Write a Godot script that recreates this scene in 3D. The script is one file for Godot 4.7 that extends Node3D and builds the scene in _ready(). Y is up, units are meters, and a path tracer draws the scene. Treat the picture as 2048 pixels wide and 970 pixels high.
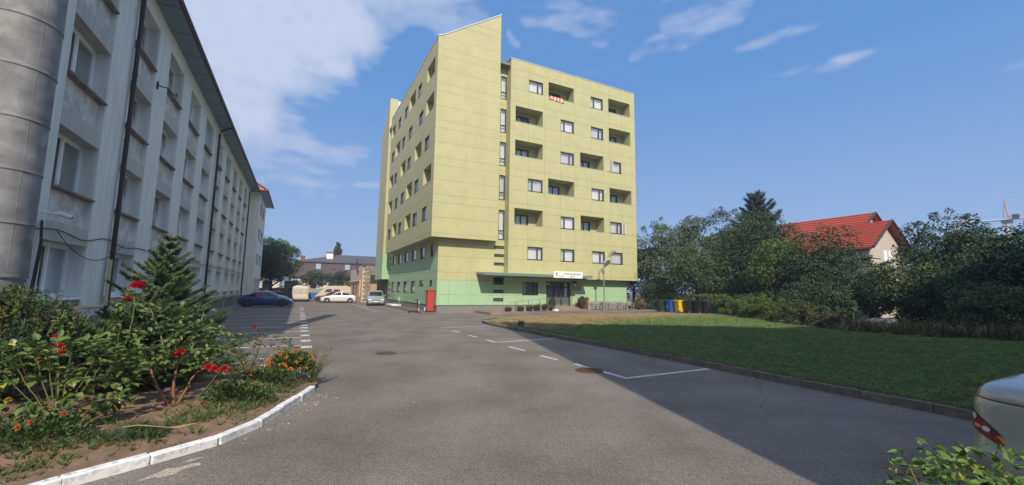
extends Node3D
# A residential yard: a grey four-storey block on the left, a yellow-green tower ahead,
# a car park between them, a lawn and trees on the right. Metres; -z runs along the grey block.

var rng := RandomNumberGenerator.new()
var M := {}
var T := {}

# ---------------------------------------------------------------- mesh building
class MB:
	var v := PackedVector3Array()
	var n := PackedVector3Array()
	var c := PackedColorArray()
	var col := Color(1, 1, 1)
	var xf := Transform3D.IDENTITY
	func tri(a: Vector3, b: Vector3, d: Vector3, ref: Vector3) -> void:
		var nn := (b - a).cross(d - a)
		if nn.length_squared() < 1e-16:
			return
		if nn.dot(ref) < 0.0:
			var t := b; b = d; d = t
			nn = -nn
		nn = (xf.basis * nn).normalized()
		v.append(xf * a); v.append(xf * d); v.append(xf * b)
		for i in 3:
			n.append(nn); c.append(col)
	func tri_s(a: Vector3, b: Vector3, d: Vector3, na: Vector3, nb: Vector3, nd: Vector3) -> void:
		var nn := (b - a).cross(d - a)
		if nn.length_squared() < 1e-16:
			return
		if nn.dot(na + nb + nd) < 0.0:
			var t := b; b = d; d = t
			t = nb; nb = nd; nd = t
		v.append(xf * a); v.append(xf * d); v.append(xf * b)
		n.append((xf.basis * na).normalized()); n.append((xf.basis * nd).normalized()); n.append((xf.basis * nb).normalized())
		for i in 3:
			c.append(col)
	func quad(a: Vector3, b: Vector3, d: Vector3, e: Vector3, ref: Vector3) -> void:
		tri(a, b, d, ref)
		tri(a, d, e, ref)
	func box(lo: Vector3, hi: Vector3) -> void:
		var p := []
		for i in 8:
			p.append(Vector3(hi.x if i & 1 else lo.x, hi.y if i & 2 else lo.y, hi.z if i & 4 else lo.z))
		quad(p[0], p[2], p[3], p[1], Vector3(0, 0, -1)); quad(p[4], p[5], p[7], p[6], Vector3(0, 0, 1))
		quad(p[0], p[4], p[6], p[2], Vector3(-1, 0, 0)); quad(p[1], p[3], p[7], p[5], Vector3(1, 0, 0))
		quad(p[0], p[1], p[5], p[4], Vector3(0, -1, 0)); quad(p[2], p[6], p[7], p[3], Vector3(0, 1, 0))
	func bevel(lo: Vector3, hi: Vector3, r: float) -> void:
		var m := (lo + hi) * 0.5
		var h := (hi - lo) * 0.5
		r = min(r, min(h.x, min(h.y, h.z)) * 0.9)
		for ax in 3:
			var u := (ax + 1) % 3
			var w := (ax + 2) % 3
			for s in [-1.0, 1.0]:
				var q := []
				for k in [[-1, -1], [1, -1], [1, 1], [-1, 1]]:
					var p := Vector3.ZERO
					p[ax] = s * h[ax]; p[u] = k[0] * (h[u] - r); p[w] = k[1] * (h[w] - r)
					q.append(m + p)
				var ref := Vector3.ZERO
				ref[ax] = s
				quad(q[0], q[1], q[2], q[3], ref)
			for s in [-1.0, 1.0]:
				for t in [-1.0, 1.0]:
					var e := []
					for k in [[-1, 0], [1, 0], [1, 1], [-1, 1]]:
						var p := Vector3.ZERO
						p[ax] = k[0] * (h[ax] - r)
						p[u] = s * (h[u] if k[1] == 0 else h[u] - r); p[w] = t * (h[w] - r if k[1] == 0 else h[w])
						e.append(m + p)
					var ref := Vector3.ZERO
					ref[u] = s; ref[w] = t
					quad(e[0], e[1], e[2], e[3], ref)
		for sx in [-1.0, 1.0]:
			for sy in [-1.0, 1.0]:
				for sz in [-1.0, 1.0]:
					tri(m + Vector3(sx * h.x, sy * (h.y - r), sz * (h.z - r)), m + Vector3(sx * (h.x - r), sy * h.y, sz * (h.z - r)), m + Vector3(sx * (h.x - r), sy * (h.y - r), sz * h.z), Vector3(sx, sy, sz))
	func tube(pts: Array, rad: Array, seg := 8, cap := true) -> void:
		var rings := []
		var dirs := []
		for i in pts.size():
			var d: Vector3 = (pts[min(i + 1, pts.size() - 1)] - pts[max(i - 1, 0)]).normalized()
			var a := d.cross(Vector3.UP if abs(d.y) < 0.95 else Vector3.RIGHT).normalized()
			var b := d.cross(a)
			var r: float = rad[i] if i < rad.size() else rad[-1]
			var ring := []
			var dd := []
			for k in seg:
				var w := TAU * k / seg
				var o := a * cos(w) + b * sin(w)
				ring.append(pts[i] + o * r); dd.append(o)
			rings.append(ring); dirs.append(dd)
		for i in pts.size() - 1:
			for k in seg:
				var k2 := (k + 1) % seg
				tri_s(rings[i][k], rings[i][k2], rings[i + 1][k2], dirs[i][k], dirs[i][k2], dirs[i + 1][k2])
				tri_s(rings[i][k], rings[i + 1][k2], rings[i + 1][k], dirs[i][k], dirs[i + 1][k2], dirs[i + 1][k])
		if cap:
			for e in [0, pts.size() - 1]:
				var ref: Vector3 = (pts[0] - pts[1]) if e == 0 else (pts[-1] - pts[-2])
				for k in seg:
					tri(pts[e], rings[e][k], rings[e][(k + 1) % seg], ref)
	func lathe(at: Vector3, prof: Array, seg := 16) -> void:   # prof: Vector2(radius, height)
		for i in prof.size() - 1:
			var p: Vector2 = prof[i]
			var q: Vector2 = prof[i + 1]
			var sl := Vector2(q.y - p.y, p.x - q.x).normalized()
			for k in seg:
				var a := TAU * k / seg
				var b := TAU * (k + 1) / seg
				var da := Vector3(cos(a), 0, sin(a))
				var db := Vector3(cos(b), 0, sin(b))
				var na := da * sl.x + Vector3.UP * sl.y
				var nb := db * sl.x + Vector3.UP * sl.y
				var p0 := at + da * p.x + Vector3.UP * p.y
				var p1 := at + db * p.x + Vector3.UP * p.y
				var q0 := at + da * q.x + Vector3.UP * q.y
				var q1 := at + db * q.x + Vector3.UP * q.y
				tri_s(p0, p1, q1, na, nb, nb)
				tri_s(p0, q1, q0, na, nb, na)
	func prism(poly: PackedVector2Array, O: Vector3, U: Vector3, V: Vector3, W: Vector3) -> void:   # polygon in U,V extruded from 0 to W
		var idx := Geometry2D.triangulate_polygon(poly)
		for i in range(0, idx.size(), 3):
			var a := O + U * poly[idx[i]].x + V * poly[idx[i]].y
			var b := O + U * poly[idx[i + 1]].x + V * poly[idx[i + 1]].y
			var d := O + U * poly[idx[i + 2]].x + V * poly[idx[i + 2]].y
			tri(a, b, d, -W); tri(a + W, b + W, d + W, W)
		var cw := 1.0 if Geometry2D.is_polygon_clockwise(poly) else -1.0
		for i in poly.size():
			var p := poly[i]
			var q := poly[(i + 1) % poly.size()]
			var e := (q - p)
			var o := U * (-e.y * cw) + V * (e.x * cw)
			var a := O + U * p.x + V * p.y
			var b := O + U * q.x + V * q.y
			quad(a, b, b + W, a + W, o)
	func leaf(p: Vector3, dir: Vector3, side: Vector3, L: float, wd: float, fold := 0.15) -> void:   # a pointed leaf of four faces
		var nrm := side.cross(dir).normalized()
		var m1 := p + dir * L * 0.35
		var m2 := p + dir * L * 0.7 - nrm * L * 0.04
		var tip := p + dir * L - nrm * L * 0.12
		var s1 := side * wd * 0.5
		var up := nrm * wd * fold
		tri(p, m1 + s1 + up, m1, nrm); tri(p, m1, m1 - s1 + up, nrm)
		tri(m1, m1 + s1 + up, m2 + s1 * 0.8 + up, nrm); tri(m1, m2 + s1 * 0.8 + up, m2, nrm)
		tri(m1, m2, m2 - s1 * 0.8 + up, nrm); tri(m1, m2 - s1 * 0.8 + up, m1 - s1 + up, nrm)
		tri(m2, m2 + s1 * 0.8 + up, tip, nrm); tri(m2, tip, m2 - s1 * 0.8 + up, nrm)
	func mesh() -> ArrayMesh:
		var am := ArrayMesh.new()
		if v.is_empty():
			return am
		var arr := []
		arr.resize(Mesh.ARRAY_MAX)
		arr[Mesh.ARRAY_VERTEX] = v; arr[Mesh.ARRAY_NORMAL] = n; arr[Mesh.ARRAY_COLOR] = c
		am.add_surface_from_arrays(Mesh.PRIMITIVE_TRIANGLES, arr)
		return am

# ---------------------------------------------------------------- scene tree helpers
func numbered(called: String, parent: Node) -> String:
	if not parent.has_node(NodePath(called)):
		return called
	var key := "_n_" + called
	var k: int = parent.get_meta(key, 0) + 1
	while parent.has_node(NodePath("%s_%03d" % [called, k])):
		k += 1
	parent.set_meta(key, k)
	return "%s_%03d" % [called, k]

func obj(called: String, mb, m: Material, parent: Node = self) -> MeshInstance3D:
	var o := MeshInstance3D.new()
	o.mesh = mb.mesh() if mb is MB else mb
	o.material_override = m
	o.name = numbered(called, parent)
	parent.add_child(o, true)
	return o

func base(called: String, at := Vector3.ZERO, turn := 0.0) -> Node3D:
	var o := Node3D.new()
	o.name = numbered(called, self)
	add_child(o, true)
	o.position = at
	o.rotation.y = turn
	return o

func tag(o: Node, label: String, category := "", group := "", kind := "") -> Node:
	if label: o.set_meta("label", label)
	if category: o.set_meta("category", category)
	if group: o.set_meta("group", group)
	if kind: o.set_meta("kind", kind)
	return o

func struct(called: String, mb, m: Material, parent: Node = self) -> MeshInstance3D:
	var o := obj(called, mb, m, parent)
	if parent == self: o.set_meta("kind", "structure")
	return o

func copy_of(o: Node3D, at: Vector3, turn: float, label := "", group := "") -> Node3D:
	var r: Node3D = o.duplicate()
	r.name = numbered(String(o.name).rstrip("0123456789").rstrip("_"), self)
	add_child(r, true)
	r.position = at
	r.rotation.y = turn
	if label: r.set_meta("label", label)
	if group: r.set_meta("group", group)
	return r

func rf(a: float, b: float) -> float: return rng.randf_range(a, b)
func ss(a: float, b: float, x: float) -> float: return smoothstep(a, b, x)
func rdir() -> Vector3:
	var y := rf(-1, 1)
	var w := rf(0, TAU)
	return Vector3(sqrt(1 - y * y) * cos(w), y, sqrt(1 - y * y) * sin(w))
func ground_h(x: float) -> float: return 0.22 * ss(11.5, 18.0, x)   # the yard rises a little towards the entrance

# ---------------------------------------------------------------- materials
func noise_tex(kind: int, freq: float, lo: float, hi: float, seed_: int, oct := 4, size := 512) -> NoiseTexture2D:
	var f := FastNoiseLite.new()
	f.noise_type = kind; f.frequency = freq; f.seed = seed_; f.fractal_octaves = oct
	var t := NoiseTexture2D.new()
	t.width = size; t.height = size; t.seamless = true; t.noise = f
	var g := Gradient.new()
	g.set_color(0, Color(lo, lo, lo)); g.set_color(1, Color(hi, hi, hi))
	t.color_ramp = g
	return t

func streak_tex(seed_: int, fx: float, fy: float, lo: float, hi: float) -> ImageTexture:   # runs and stains that follow one direction
	var f := FastNoiseLite.new()
	f.seed = seed_; f.frequency = 1.0; f.fractal_octaves = 4
	var S := 256
	var im := Image.create(S, S, false, Image.FORMAT_RGB8)
	for y in S:
		for x in S:
			var u := float(x) / S
			var w := float(y) / S
			var a := f.get_noise_2d(u * fx, w * fy)
			var b := f.get_noise_2d(u * fx, (w - 1.0) * fy)
			var k: float = lerp(a, b, w) * 0.8 + 0.5
			k = lerp(lo, hi, clampf(k, 0, 1))
			im.set_pixel(x, y, Color(k, k, k))
	return ImageTexture.create_from_image(im)

func mat(c: Color, rough := 0.8, tex: Texture2D = null, sc := 1.0, bump := 0.0, bump_tex: Texture2D = null) -> StandardMaterial3D:   # c is a linear base colour
	var m := StandardMaterial3D.new()
	m.albedo_color = c.linear_to_srgb()
	m.roughness = rough
	if tex or bump_tex:
		m.uv1_triplanar = true; m.uv1_world_triplanar = true
		m.uv1_scale = Vector3.ONE * sc
	if tex: m.albedo_texture = tex
	if bump > 0.0:
		m.heightmap_enabled = true; m.heightmap_scale = bump
		m.heightmap_texture = bump_tex if bump_tex else tex
	return m

func detail(m: StandardMaterial3D, tex: Texture2D, sc: float) -> StandardMaterial3D:   # a second, coarser layer
	m.detail_enabled = true
	m.detail_blend_mode = BaseMaterial3D.BLEND_MODE_MUL
	m.detail_albedo = tex
	m.detail_uv_layer = BaseMaterial3D.DETAIL_UV_2
	m.uv2_triplanar = true; m.uv2_world_triplanar = true
	m.uv2_scale = Vector3.ONE * sc
	return m

func vc(m: StandardMaterial3D) -> StandardMaterial3D:
	m.vertex_color_use_as_albedo = true
	return m

func leafy(c: Color, rough := 0.55, bl := 0.35) -> StandardMaterial3D:
	var m := vc(mat(c, rough))
	m.cull_mode = BaseMaterial3D.CULL_DISABLED
	m.backlight_enabled = bl > 0
	m.backlight = Color(bl * 0.9, bl, bl * 0.45)
	return m

func make_materials() -> void:
	T.blot = noise_tex(FastNoiseLite.TYPE_SIMPLEX_SMOOTH, 0.014, 0.66, 1.0, 41, 5)
	T.flake = noise_tex(FastNoiseLite.TYPE_SIMPLEX, 0.02, 0.78, 1.0, 33, 5)
	(T.flake.color_ramp as Gradient).offsets = PackedFloat32Array([0.18, 0.34])
	T.grain = noise_tex(FastNoiseLite.TYPE_SIMPLEX, 0.12, 0.80, 1.0, 3, 3)
	T.mottle = noise_tex(FastNoiseLite.TYPE_SIMPLEX_SMOOTH, 0.012, 0.72, 1.0, 5, 5)
	T.patch = noise_tex(FastNoiseLite.TYPE_SIMPLEX_SMOOTH, 0.008, 0.80, 1.0, 15, 5)
	T.soft = noise_tex(FastNoiseLite.TYPE_SIMPLEX_SMOOTH, 0.01, 0.955, 1.0, 9, 4)
	T.stone = noise_tex(FastNoiseLite.TYPE_CELLULAR, 0.16, 0.66, 1.0, 11, 1)
	((T.stone as NoiseTexture2D).noise as FastNoiseLite).cellular_return_type = FastNoiseLite.RETURN_CELL_VALUE
	T.fine = noise_tex(FastNoiseLite.TYPE_SIMPLEX, 0.3, 0.62, 1.0, 21, 2)
	T.streak = streak_tex(7, 22, 2.2, 0.90, 1.0)
	T.faint = streak_tex(17, 18, 2.0, 0.88, 1.0)
	T.pale = streak_tex(19, 14, 1.2, 0.965, 1.0)
	T.zinc = streak_tex(27, 4, 4, 0.72, 1.0)
	M.asphalt = detail(mat(Color(0.315, 0.272, 0.238), 0.92, T.stone, 1.15, 0.7, T.stone), T.patch, 0.11)
	M.asphalt2 = detail(mat(Color(0.34, 0.29, 0.275), 0.93, T.stone, 1.1, 0.7, T.stone), T.mottle, 0.17)
	M.asphalt3 = detail(mat(Color(0.31, 0.285, 0.265), 0.9, T.stone, 1.3, 0.7, T.stone), T.mottle, 0.2)
	M.crack = mat(Color(0.045, 0.04, 0.037), 1.0)
	M.earth = detail(mat(Color(0.19, 0.165, 0.09), 1.0, T.fine, 1.6), T.mottle, 0.1)
	M.soil = detail(mat(Color(0.44, 0.29, 0.19), 1.0, T.fine, 3.0), T.mottle, 0.5)
	M.paint = detail(mat(Color(0.78, 0.78, 0.76), 0.75, T.flake, 1.6), T.mottle, 0.9)
	M.white_kerb = detail(mat(Color(0.93, 0.93, 0.93), 0.8, T.flake, 0.9, 0.25, T.grain), T.patch, 0.8)
	M.kerb = detail(mat(Color(0.33, 0.285, 0.225), 0.95, T.fine, 3.0, 0.6, T.fine), T.mottle, 0.7)
	M.concrete = detail(mat(Color(0.40, 0.375, 0.34), 0.9, T.grain, 2.0), T.mottle, 0.4)
	M.plinth = detail(mat(Color(0.30, 0.29, 0.275), 0.9, T.grain, 2.0), T.faint, 0.3)
	M.yellow = vc(detail(mat(Color(0.51, 0.492, 0.25), 0.65, T.soft, 0.16), T.pale, 0.07))
	M.green = vc(detail(mat(Color(0.38, 0.565, 0.33), 0.65, T.soft, 0.16), T.pale, 0.07))
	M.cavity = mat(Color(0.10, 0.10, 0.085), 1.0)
	M.frame = mat(Color(0.030, 0.036, 0.038), 0.45)
	M.flash = mat(Color(0.62, 0.64, 0.66), 0.35); M.flash.metallic = 0.5
	M.glass = mat(Color(0.6, 0.7, 0.75), 0.02)
	M.glass.transparency = BaseMaterial3D.TRANSPARENCY_ALPHA
	M.glass.albedo_color.a = 0.10
	M.dark_glass = mat(Color(0.012, 0.016, 0.018), 0.04)
	M.curtain = mat(Color(0.74, 0.74, 0.78), 0.9)
	M.curtain2 = mat(Color(0.55, 0.56, 0.60), 0.9)
	M.plaster = detail(mat(Color(0.86, 0.90, 0.86), 0.92, T.soft, 1.5, 0.3, T.fine), T.streak, 0.16)
	M.plaster2 = detail(mat(Color(0.70, 0.71, 0.68), 0.95, T.grain, 1.5, 0.6, T.fine), T.streak, 0.20)
	M.plaster3 = detail(mat(Color(0.85, 0.86, 0.83), 0.95, T.soft, 1.5, 0.3, T.fine), T.mottle, 0.25)
	M.pvc = mat(Color(0.86, 0.87, 0.88), 0.35)
	M.downpipe = mat(Color(0.030, 0.020, 0.026), 0.5)
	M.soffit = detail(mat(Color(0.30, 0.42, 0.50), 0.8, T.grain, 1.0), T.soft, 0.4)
	M.cable = mat(Color(0.03, 0.03, 0.033), 0.7)
	M.cream = mat(Color(0.58, 0.52, 0.34), 0.6, T.soft, 1.0)
	M.zinc = detail(mat(Color(0.50, 0.50, 0.52), 0.75, T.blot, 0.4), T.zinc, 0.5)
	M.steel = mat(Color(0.42, 0.43, 0.45), 0.4, T.soft, 1.0); M.steel.metallic = 0.6
	M.black = mat(Color(0.018, 0.018, 0.02), 0.55)
	M.rubber = mat(Color(0.022, 0.022, 0.023), 0.85)
	M.clay = detail(mat(Color(0.42, 0.13, 0.075), 0.85, T.grain, 3.0), T.mottle, 0.6)
	M.orange_tile = mat(Color(0.62, 0.15, 0.06), 0.8, T.grain, 2.0)
	M.bark = vc(mat(Color(0.10, 0.075, 0.055), 0.95, T.fine, 3.0))
	M.leaf = leafy(Color(1, 1, 1), 0.85, 0.22)
	M.gloss_leaf = leafy(Color(1, 1, 1), 0.42, 0.45)
	M.needle = leafy(Color(1, 1, 1), 0.8, 0.15)
	M.petal = leafy(Color(1, 1, 1), 0.7, 0.3)
	M.grass = leafy(Color(1, 1, 1), 0.65, 0.3)
	M.col = vc(mat(Color(1, 1, 1), 0.7))
	M.gloss = vc(mat(Color(1, 1, 1), 0.3))
	M.lamp_white = mat(Color(0.8, 0.8, 0.78), 0.25)

# ---------------------------------------------------------------- cladding with openings
func rect_poly(a: float, b: float, c: float, d: float) -> PackedVector2Array:
	return PackedVector2Array([Vector2(a, c), Vector2(b, c), Vector2(b, d), Vector2(a, d)])

func facade(parent: Node, O: Vector3, U: Vector3, N: Vector3, us: Array, vs: Array, openings: Array, tone: Callable, outline := PackedVector2Array(), thick := 0.03, gap := 0.012, called := "cladding_panel") -> void:
	for i in us.size() - 1:
		for j in vs.size() - 1:
			var todo := [rect_poly(us[i] + gap / 2, us[i + 1] - gap / 2, vs[j] + gap / 2, vs[j + 1] - gap / 2)]
			if outline.size():
				todo = Array(Geometry2D.intersect_polygons(todo[0], outline))
			for op in openings:
				if op[1] <= us[i] or op[0] >= us[i + 1] or op[3] <= vs[j] or op[2] >= vs[j + 1]:
					continue
				var inside: bool = op[0] > us[i] and op[1] < us[i + 1] and op[2] > vs[j] and op[3] < vs[j + 1]
				var out := []
				for p in todo:
					var halves := [p]
					if inside:
						var m: float = (op[0] + op[1]) / 2
						halves = Array(Geometry2D.intersect_polygons(p, rect_poly(us[i] - 1, m, -99, 99))) + Array(Geometry2D.intersect_polygons(p, rect_poly(m, us[i + 1] + 1, -99, 99)))
					for h in halves:
						out += Array(Geometry2D.clip_polygons(h, rect_poly(op[0], op[1], op[2], op[3])))
				todo = out
			if todo.is_empty():
				continue
			var vm: float = (vs[j] + vs[j + 1]) / 2
			var pick: Array = tone.call(vm)
			var mb := MB.new()
			var k := rf(0.975, 1.02)
			mb.col = Color(k * rf(0.99, 1.01), k, k * rf(0.98, 1.02))
			for p in todo:
				mb.prism(p, O - N * thick, U, Vector3.UP, N * thick)
			obj(called, mb, pick[0], parent)

func wavy(mb: MB, O: Vector3, U: Vector3, N: Vector3, u0: float, u1: float, v0: float, v1: float, deep: float) -> void:   # a hanging curtain
	var k := int((u1 - u0) / 0.07) + 2
	var pts := []
	for i in k + 1:
		pts.append(O + U * lerpf(u0, u1, float(i) / k) - N * (deep + rf(-0.028, 0.028) + 0.02 * (i % 2)))
	for i in k:
		mb.quad(pts[i] + Vector3.UP * v0, pts[i + 1] + Vector3.UP * v0, pts[i + 1] + Vector3.UP * v1, pts[i] + Vector3.UP * v1, N)

func bar(mb: MB, O: Vector3, U: Vector3, N: Vector3, u0: float, u1: float, v0: float, v1: float, d0: float, d1: float) -> void:   # an axis-aligned bar from depth d0 (outer) to d1
	var a := O + U * u0 + Vector3.UP * v0 - N * d0
	var b := O + U * u1 + Vector3.UP * v1 - N * d1
	mb.box(Vector3(min(a.x, b.x), min(a.y, b.y), min(a.z, b.z)), Vector3(max(a.x, b.x), max(a.y, b.y), max(a.z, b.z)))

func add_window(parent: Node, O: Vector3, U: Vector3, N: Vector3, u0: float, u1: float, v0: float, v1: float, split := 0.66, drape := 1.0, fm: Material = null, inset := 0.06, lowbar := false) -> MeshInstance3D:
	var f := MB.new()
	var w := 0.065
	for s in [[u0, u0 + w], [u1 - w, u1]]:
		bar(f, O, U, N, s[0], s[1], v0, v1, inset, inset + 0.1)
	for s in [[v0, v0 + w], [v1 - w, v1]]:
		bar(f, O, U, N, u0 + w, u1 - w, s[0], s[1], inset + 0.002, inset + 0.1)
	if split > 0:
		var m: float = lerp(u0, u1, split)
		bar(f, O, U, N, m - 0.05, m + 0.05, v0 + w, v1 - w, inset + 0.01, inset + 0.09)
	if lowbar:
		var m: float = lerp(v0, v1, 0.3)
		bar(f, O, U, N, u0 + w, u1 - w, m - 0.05, m + 0.05, inset + 0.012, inset + 0.09)
	# reveals out to the cladding, and a flat metal sill
	bar(f, O, U, N, u0 - 0.012, u0, v0, v1, 0.002, 0.2); bar(f, O, U, N, u1, u1 + 0.012, v0, v1, 0.002, 0.2)
	bar(f, O, U, N, u0 - 0.012, u1 + 0.012, v1, v1 + 0.012, 0.002, 0.2); bar(f, O, U, N, u0 - 0.02, u1 + 0.02, v0 - 0.02, v0, -0.02, 0.2)
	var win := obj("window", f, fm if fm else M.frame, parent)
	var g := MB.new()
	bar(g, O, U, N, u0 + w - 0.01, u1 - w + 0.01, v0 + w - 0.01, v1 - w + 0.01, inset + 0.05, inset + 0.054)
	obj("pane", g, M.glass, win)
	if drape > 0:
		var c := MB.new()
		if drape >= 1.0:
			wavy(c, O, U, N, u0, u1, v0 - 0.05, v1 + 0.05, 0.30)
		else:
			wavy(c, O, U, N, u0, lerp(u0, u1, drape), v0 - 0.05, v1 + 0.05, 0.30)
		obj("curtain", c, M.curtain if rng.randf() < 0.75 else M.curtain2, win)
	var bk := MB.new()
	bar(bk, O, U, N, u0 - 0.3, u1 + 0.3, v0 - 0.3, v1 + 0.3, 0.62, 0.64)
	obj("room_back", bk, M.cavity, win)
	return win

func add_loggia(parent: Node, O: Vector3, U: Vector3, N: Vector3, u0: float, u1: float, v0: float, v1: float, m: Material, wide: float) -> void:
	var b := MB.new()
	var d := 1.25
	var fl := v0 - 0.95
	var A := func(u: float, v: float, dd: float) -> Vector3: return O + U * u + Vector3.UP * v - N * dd
	var s := u0 + 0.72
	bar(b, O, U, N, u0 - 0.05, s, fl, v1 + 0.03, d, d + 0.05)          # rear wall round the window
	bar(b, O, U, N, s + wide, u1 + 0.05, fl, v1 + 0.03, d, d + 0.05)
	bar(b, O, U, N, s, s + wide, v0 + 1.10, v1 + 0.03, d, d + 0.05)
	bar(b, O, U, N, u0 - 0.05, u0, fl, v1, 0.03, d); bar(b, O, U, N, u1, u1 + 0.05, fl, v1, 0.03, d)
	bar(b, O, U, N, u0 - 0.05, u1 + 0.05, v1, v1 + 0.05, 0.03, d)
	bar(b, O, U, N, u0 - 0.05, u1 + 0.05, fl - 0.05, fl, 0.03, d)
	bar(b, O, U, N, u0, u1, fl, v0 - 0.04, 0.031, 0.09)
	obj("loggia", b, m, parent)
	var c := MB.new()
	bar(c, O, U, N, u0 - 0.01, u1 + 0.01, v0 - 0.03, v0, -0.015, 0.14)
	obj("parapet_cap", c, M.flash, parent)
	add_window(parent, O - N * (d - 0.03), U, N, s, s + wide, fl + 0.02, v0 + 1.10, 0.45, 1.0 if rng.randf() < 0.7 else 0.45)

func build_tower() -> void:
	var t := base("residential_tower")
	tag(t, "tall yellow and green panel-clad residence hall with loggias and a sloping roof edge", "building")
	var X := Vector3.RIGHT
	var Z := Vector3.BACK
	var Y := Vector3.UP
	var yel := func(_v: float) -> Array: return [M.yellow]
	var grn := func(_v: float) -> Array: return [M.green]
	var low := func(v: float) -> Array: return [M.green] if v < 4.5 else [M.yellow]
	var finc := func(v: float) -> Array: return [M.green] if v < 6.2 else [M.yellow]
	var rows := [7.54, 10.59, 13.63, 16.73, 19.76]      # sill heights of the upper storeys
	var vs := [5.97, 6.28, 7.52]
	for s in rows:
		vs += [s + 1.17, s + 1.83, s + 3.03]
	vs[-1] = 22.46
	# the overhanging corner with its slanted top
	var O := Vector3(0, 0, -31.5)
	var v2 := vs.duplicate()
	v2[-1] = 22.62; v2 += [23.9, 24.55, 26.4]
	var slant := PackedVector2Array([Vector2(8.88, 5.97), Vector2(14.5, 5.97), Vector2(14.5, 26.2), Vector2(9.2, 22.66), Vector2(8.88, 22.62)])
	facade(t, O, X, Z, [8.88, 11.64, 14.5], v2, [], yel, slant)
	var mb := MB.new()
	mb.col = Color(1.25, 1.25, 1.5)
	mb.box(Vector3(11.59, 6.0, -31.5), Vector3(11.69, 24.15, -31.485))
	obj("joint_cover", mb, M.yellow, t)
	mb = MB.new()
	mb.prism(PackedVector2Array([Vector2(8.86, 22.63), Vector2(9.2, 22.67), Vector2(14.52, 26.21), Vector2(14.52, 26.32), Vector2(9.2, 22.75), Vector2(8.86, 22.71)]), Vector3(0, 0, -33.8), X, Y, Vector3(0, 0, 2.34))
	obj("coping", mb, M.flash, t)
	mb = MB.new()
	mb.prism(PackedVector2Array([Vector2(8.95, 22.0), Vector2(14.46, 22.0), Vector2(14.46, 26.18), Vector2(9.2, 22.64), Vector2(8.95, 22.6)]), Vector3(0, 0, -33.7), X, Y, Vector3(0, 0, 2.15))
	obj("parapet_wall", mb, M.yellow, t)
	facade(t, Vector3(14.5, 0, 0), -Z, X, [31.5, 33.7], v2, [], yel)
	# left face of the overhang: windows and loggias, row by row from the top
	var L := Vector3(8.88, 0, 0)
	var ops := []
	var wins := [
		[19.78, [[-37.8, -36.5], [-43.45, -42.1], [-46.62, -45.28]], [[-34.7, -32.25], [-41.3, -38.82], [-50.5, -48.35]]],
		[16.75, [[-36.95, -35.57], [-41.1, -39.63], [-44.15, -42.77], [-49.8, -48.3]], [[-34.6, -32.25], [-47.6, -45.2]]],
		[13.66, [[-34.6, -33.26], [-41.12, -39.8], [-47.6, -46.2]], [[-38.15, -35.8], [-44.35, -42.05], [-50.6, -48.3]]],
		[10.62, [[-37.77, -36.36], [-43.6, -42.13], [-46.65, -45.25]], [[-34.7, -32.3], [-41.15, -38.8], [-50.5, -48.3]]],
		[7.56, [[-34.63, -33.24], [-37.9, -36.5], [-44.2, -42.77], [-49.8, -48.5]], [[-41.15, -38.88], [-47.45, -45.2]]]]
	for r in wins:
		for w in r[1]: ops.append([w[0], w[1], r[0], r[0] + 1.12])
		for w in r[2]: ops.append([w[0], w[1], r[0], r[0] + 1.42])
	var vl := vs.duplicate()
	vl[-1] = 22.6
	facade(t, L, Z, -X, [-50.9, -47.6, -44.25, -41.1, -37.85, -34.65, -31.5], vl, ops, yel)
	for r in wins:
		for w in r[1]: add_window(t, L, Z, -X, w[0], w[1], r[0], r[0] + 1.12, 0.3 if rng.randf() < 0.5 else 0.68)
		for w in r[2]: add_loggia(t, L, Z, -X, w[0], w[1], r[0], r[0] + 1.42, M.yellow, 1.25)
	mb = MB.new()
	mb.box(Vector3(8.85, 22.6, -50.95), Vector3(9.2, 22.68, -31.52))
	obj("coping", mb, M.flash, t)
	# the wing on the right, one storey lower at its foot
	ops = []
	var fw := [[19.78, [[17.36, 18.85, .66], [24.28, 25.76, .3]], [[19.44, 22.28], [26.46, 29.27]]],
		[16.73, [[20.79, 22.27, .3], [24.29, 25.77, .68]], [[16.05, 18.86], [26.49, 29.28]]],
		[13.63, [[20.79, 22.28, .68], [26.95, 28.0, 0.]], [[16.05, 18.87], [23.0, 25.79]]],
		[10.6, [[17.38, 18.88, .3], [24.32, 25.79, .68]], [[19.45, 22.3], [26.51, 29.3]]],
		[7.54, [[20.81, 22.3, .3], [26.53, 27.97, .68]], [[16.07, 18.91], [23.02, 25.8]]],
		[4.55, [[17.39, 18.91, .68], [20.83, 22.31, .28], [24.33, 25.83, .68], [26.6, 28.03, .0]], []]]
	for r in fw:
		for w in r[1]: ops.append([w[0], w[1], r[0], r[0] + 1.12])
		for w in r[2]: ops.append([w[0], w[1], r[0], r[0] + 1.42])
	facade(t, O, X, Z, [15.55, 17.37, 19.06, 20.79, 22.33, 24.30, 26.5, 28.03, 29.9], [3.0, 3.27, 4.53, 5.68] + vs.slice(1), ops, yel)
	for r in fw:
		for w in r[1]: add_window(t, O, X, Z, w[0], w[1], r[0], r[0] + 1.12, w[2])
		for w in r[2]: add_loggia(t, O, X, Z, w[0], w[1], r[0], r[0] + 1.42, M.yellow, 1.3)
	facade(t, Vector3(15.55, 0, 0), Z, -X, [-32.3, -31.5], [3.0, 4.53] + vs.slice(1), [], yel)
	mb = MB.new()
	mb.box(Vector3(15.5, 22.46, -33.6), Vector3(29.95, 22.53, -31.47))
	obj("coping", mb, M.flash, t)
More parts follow.
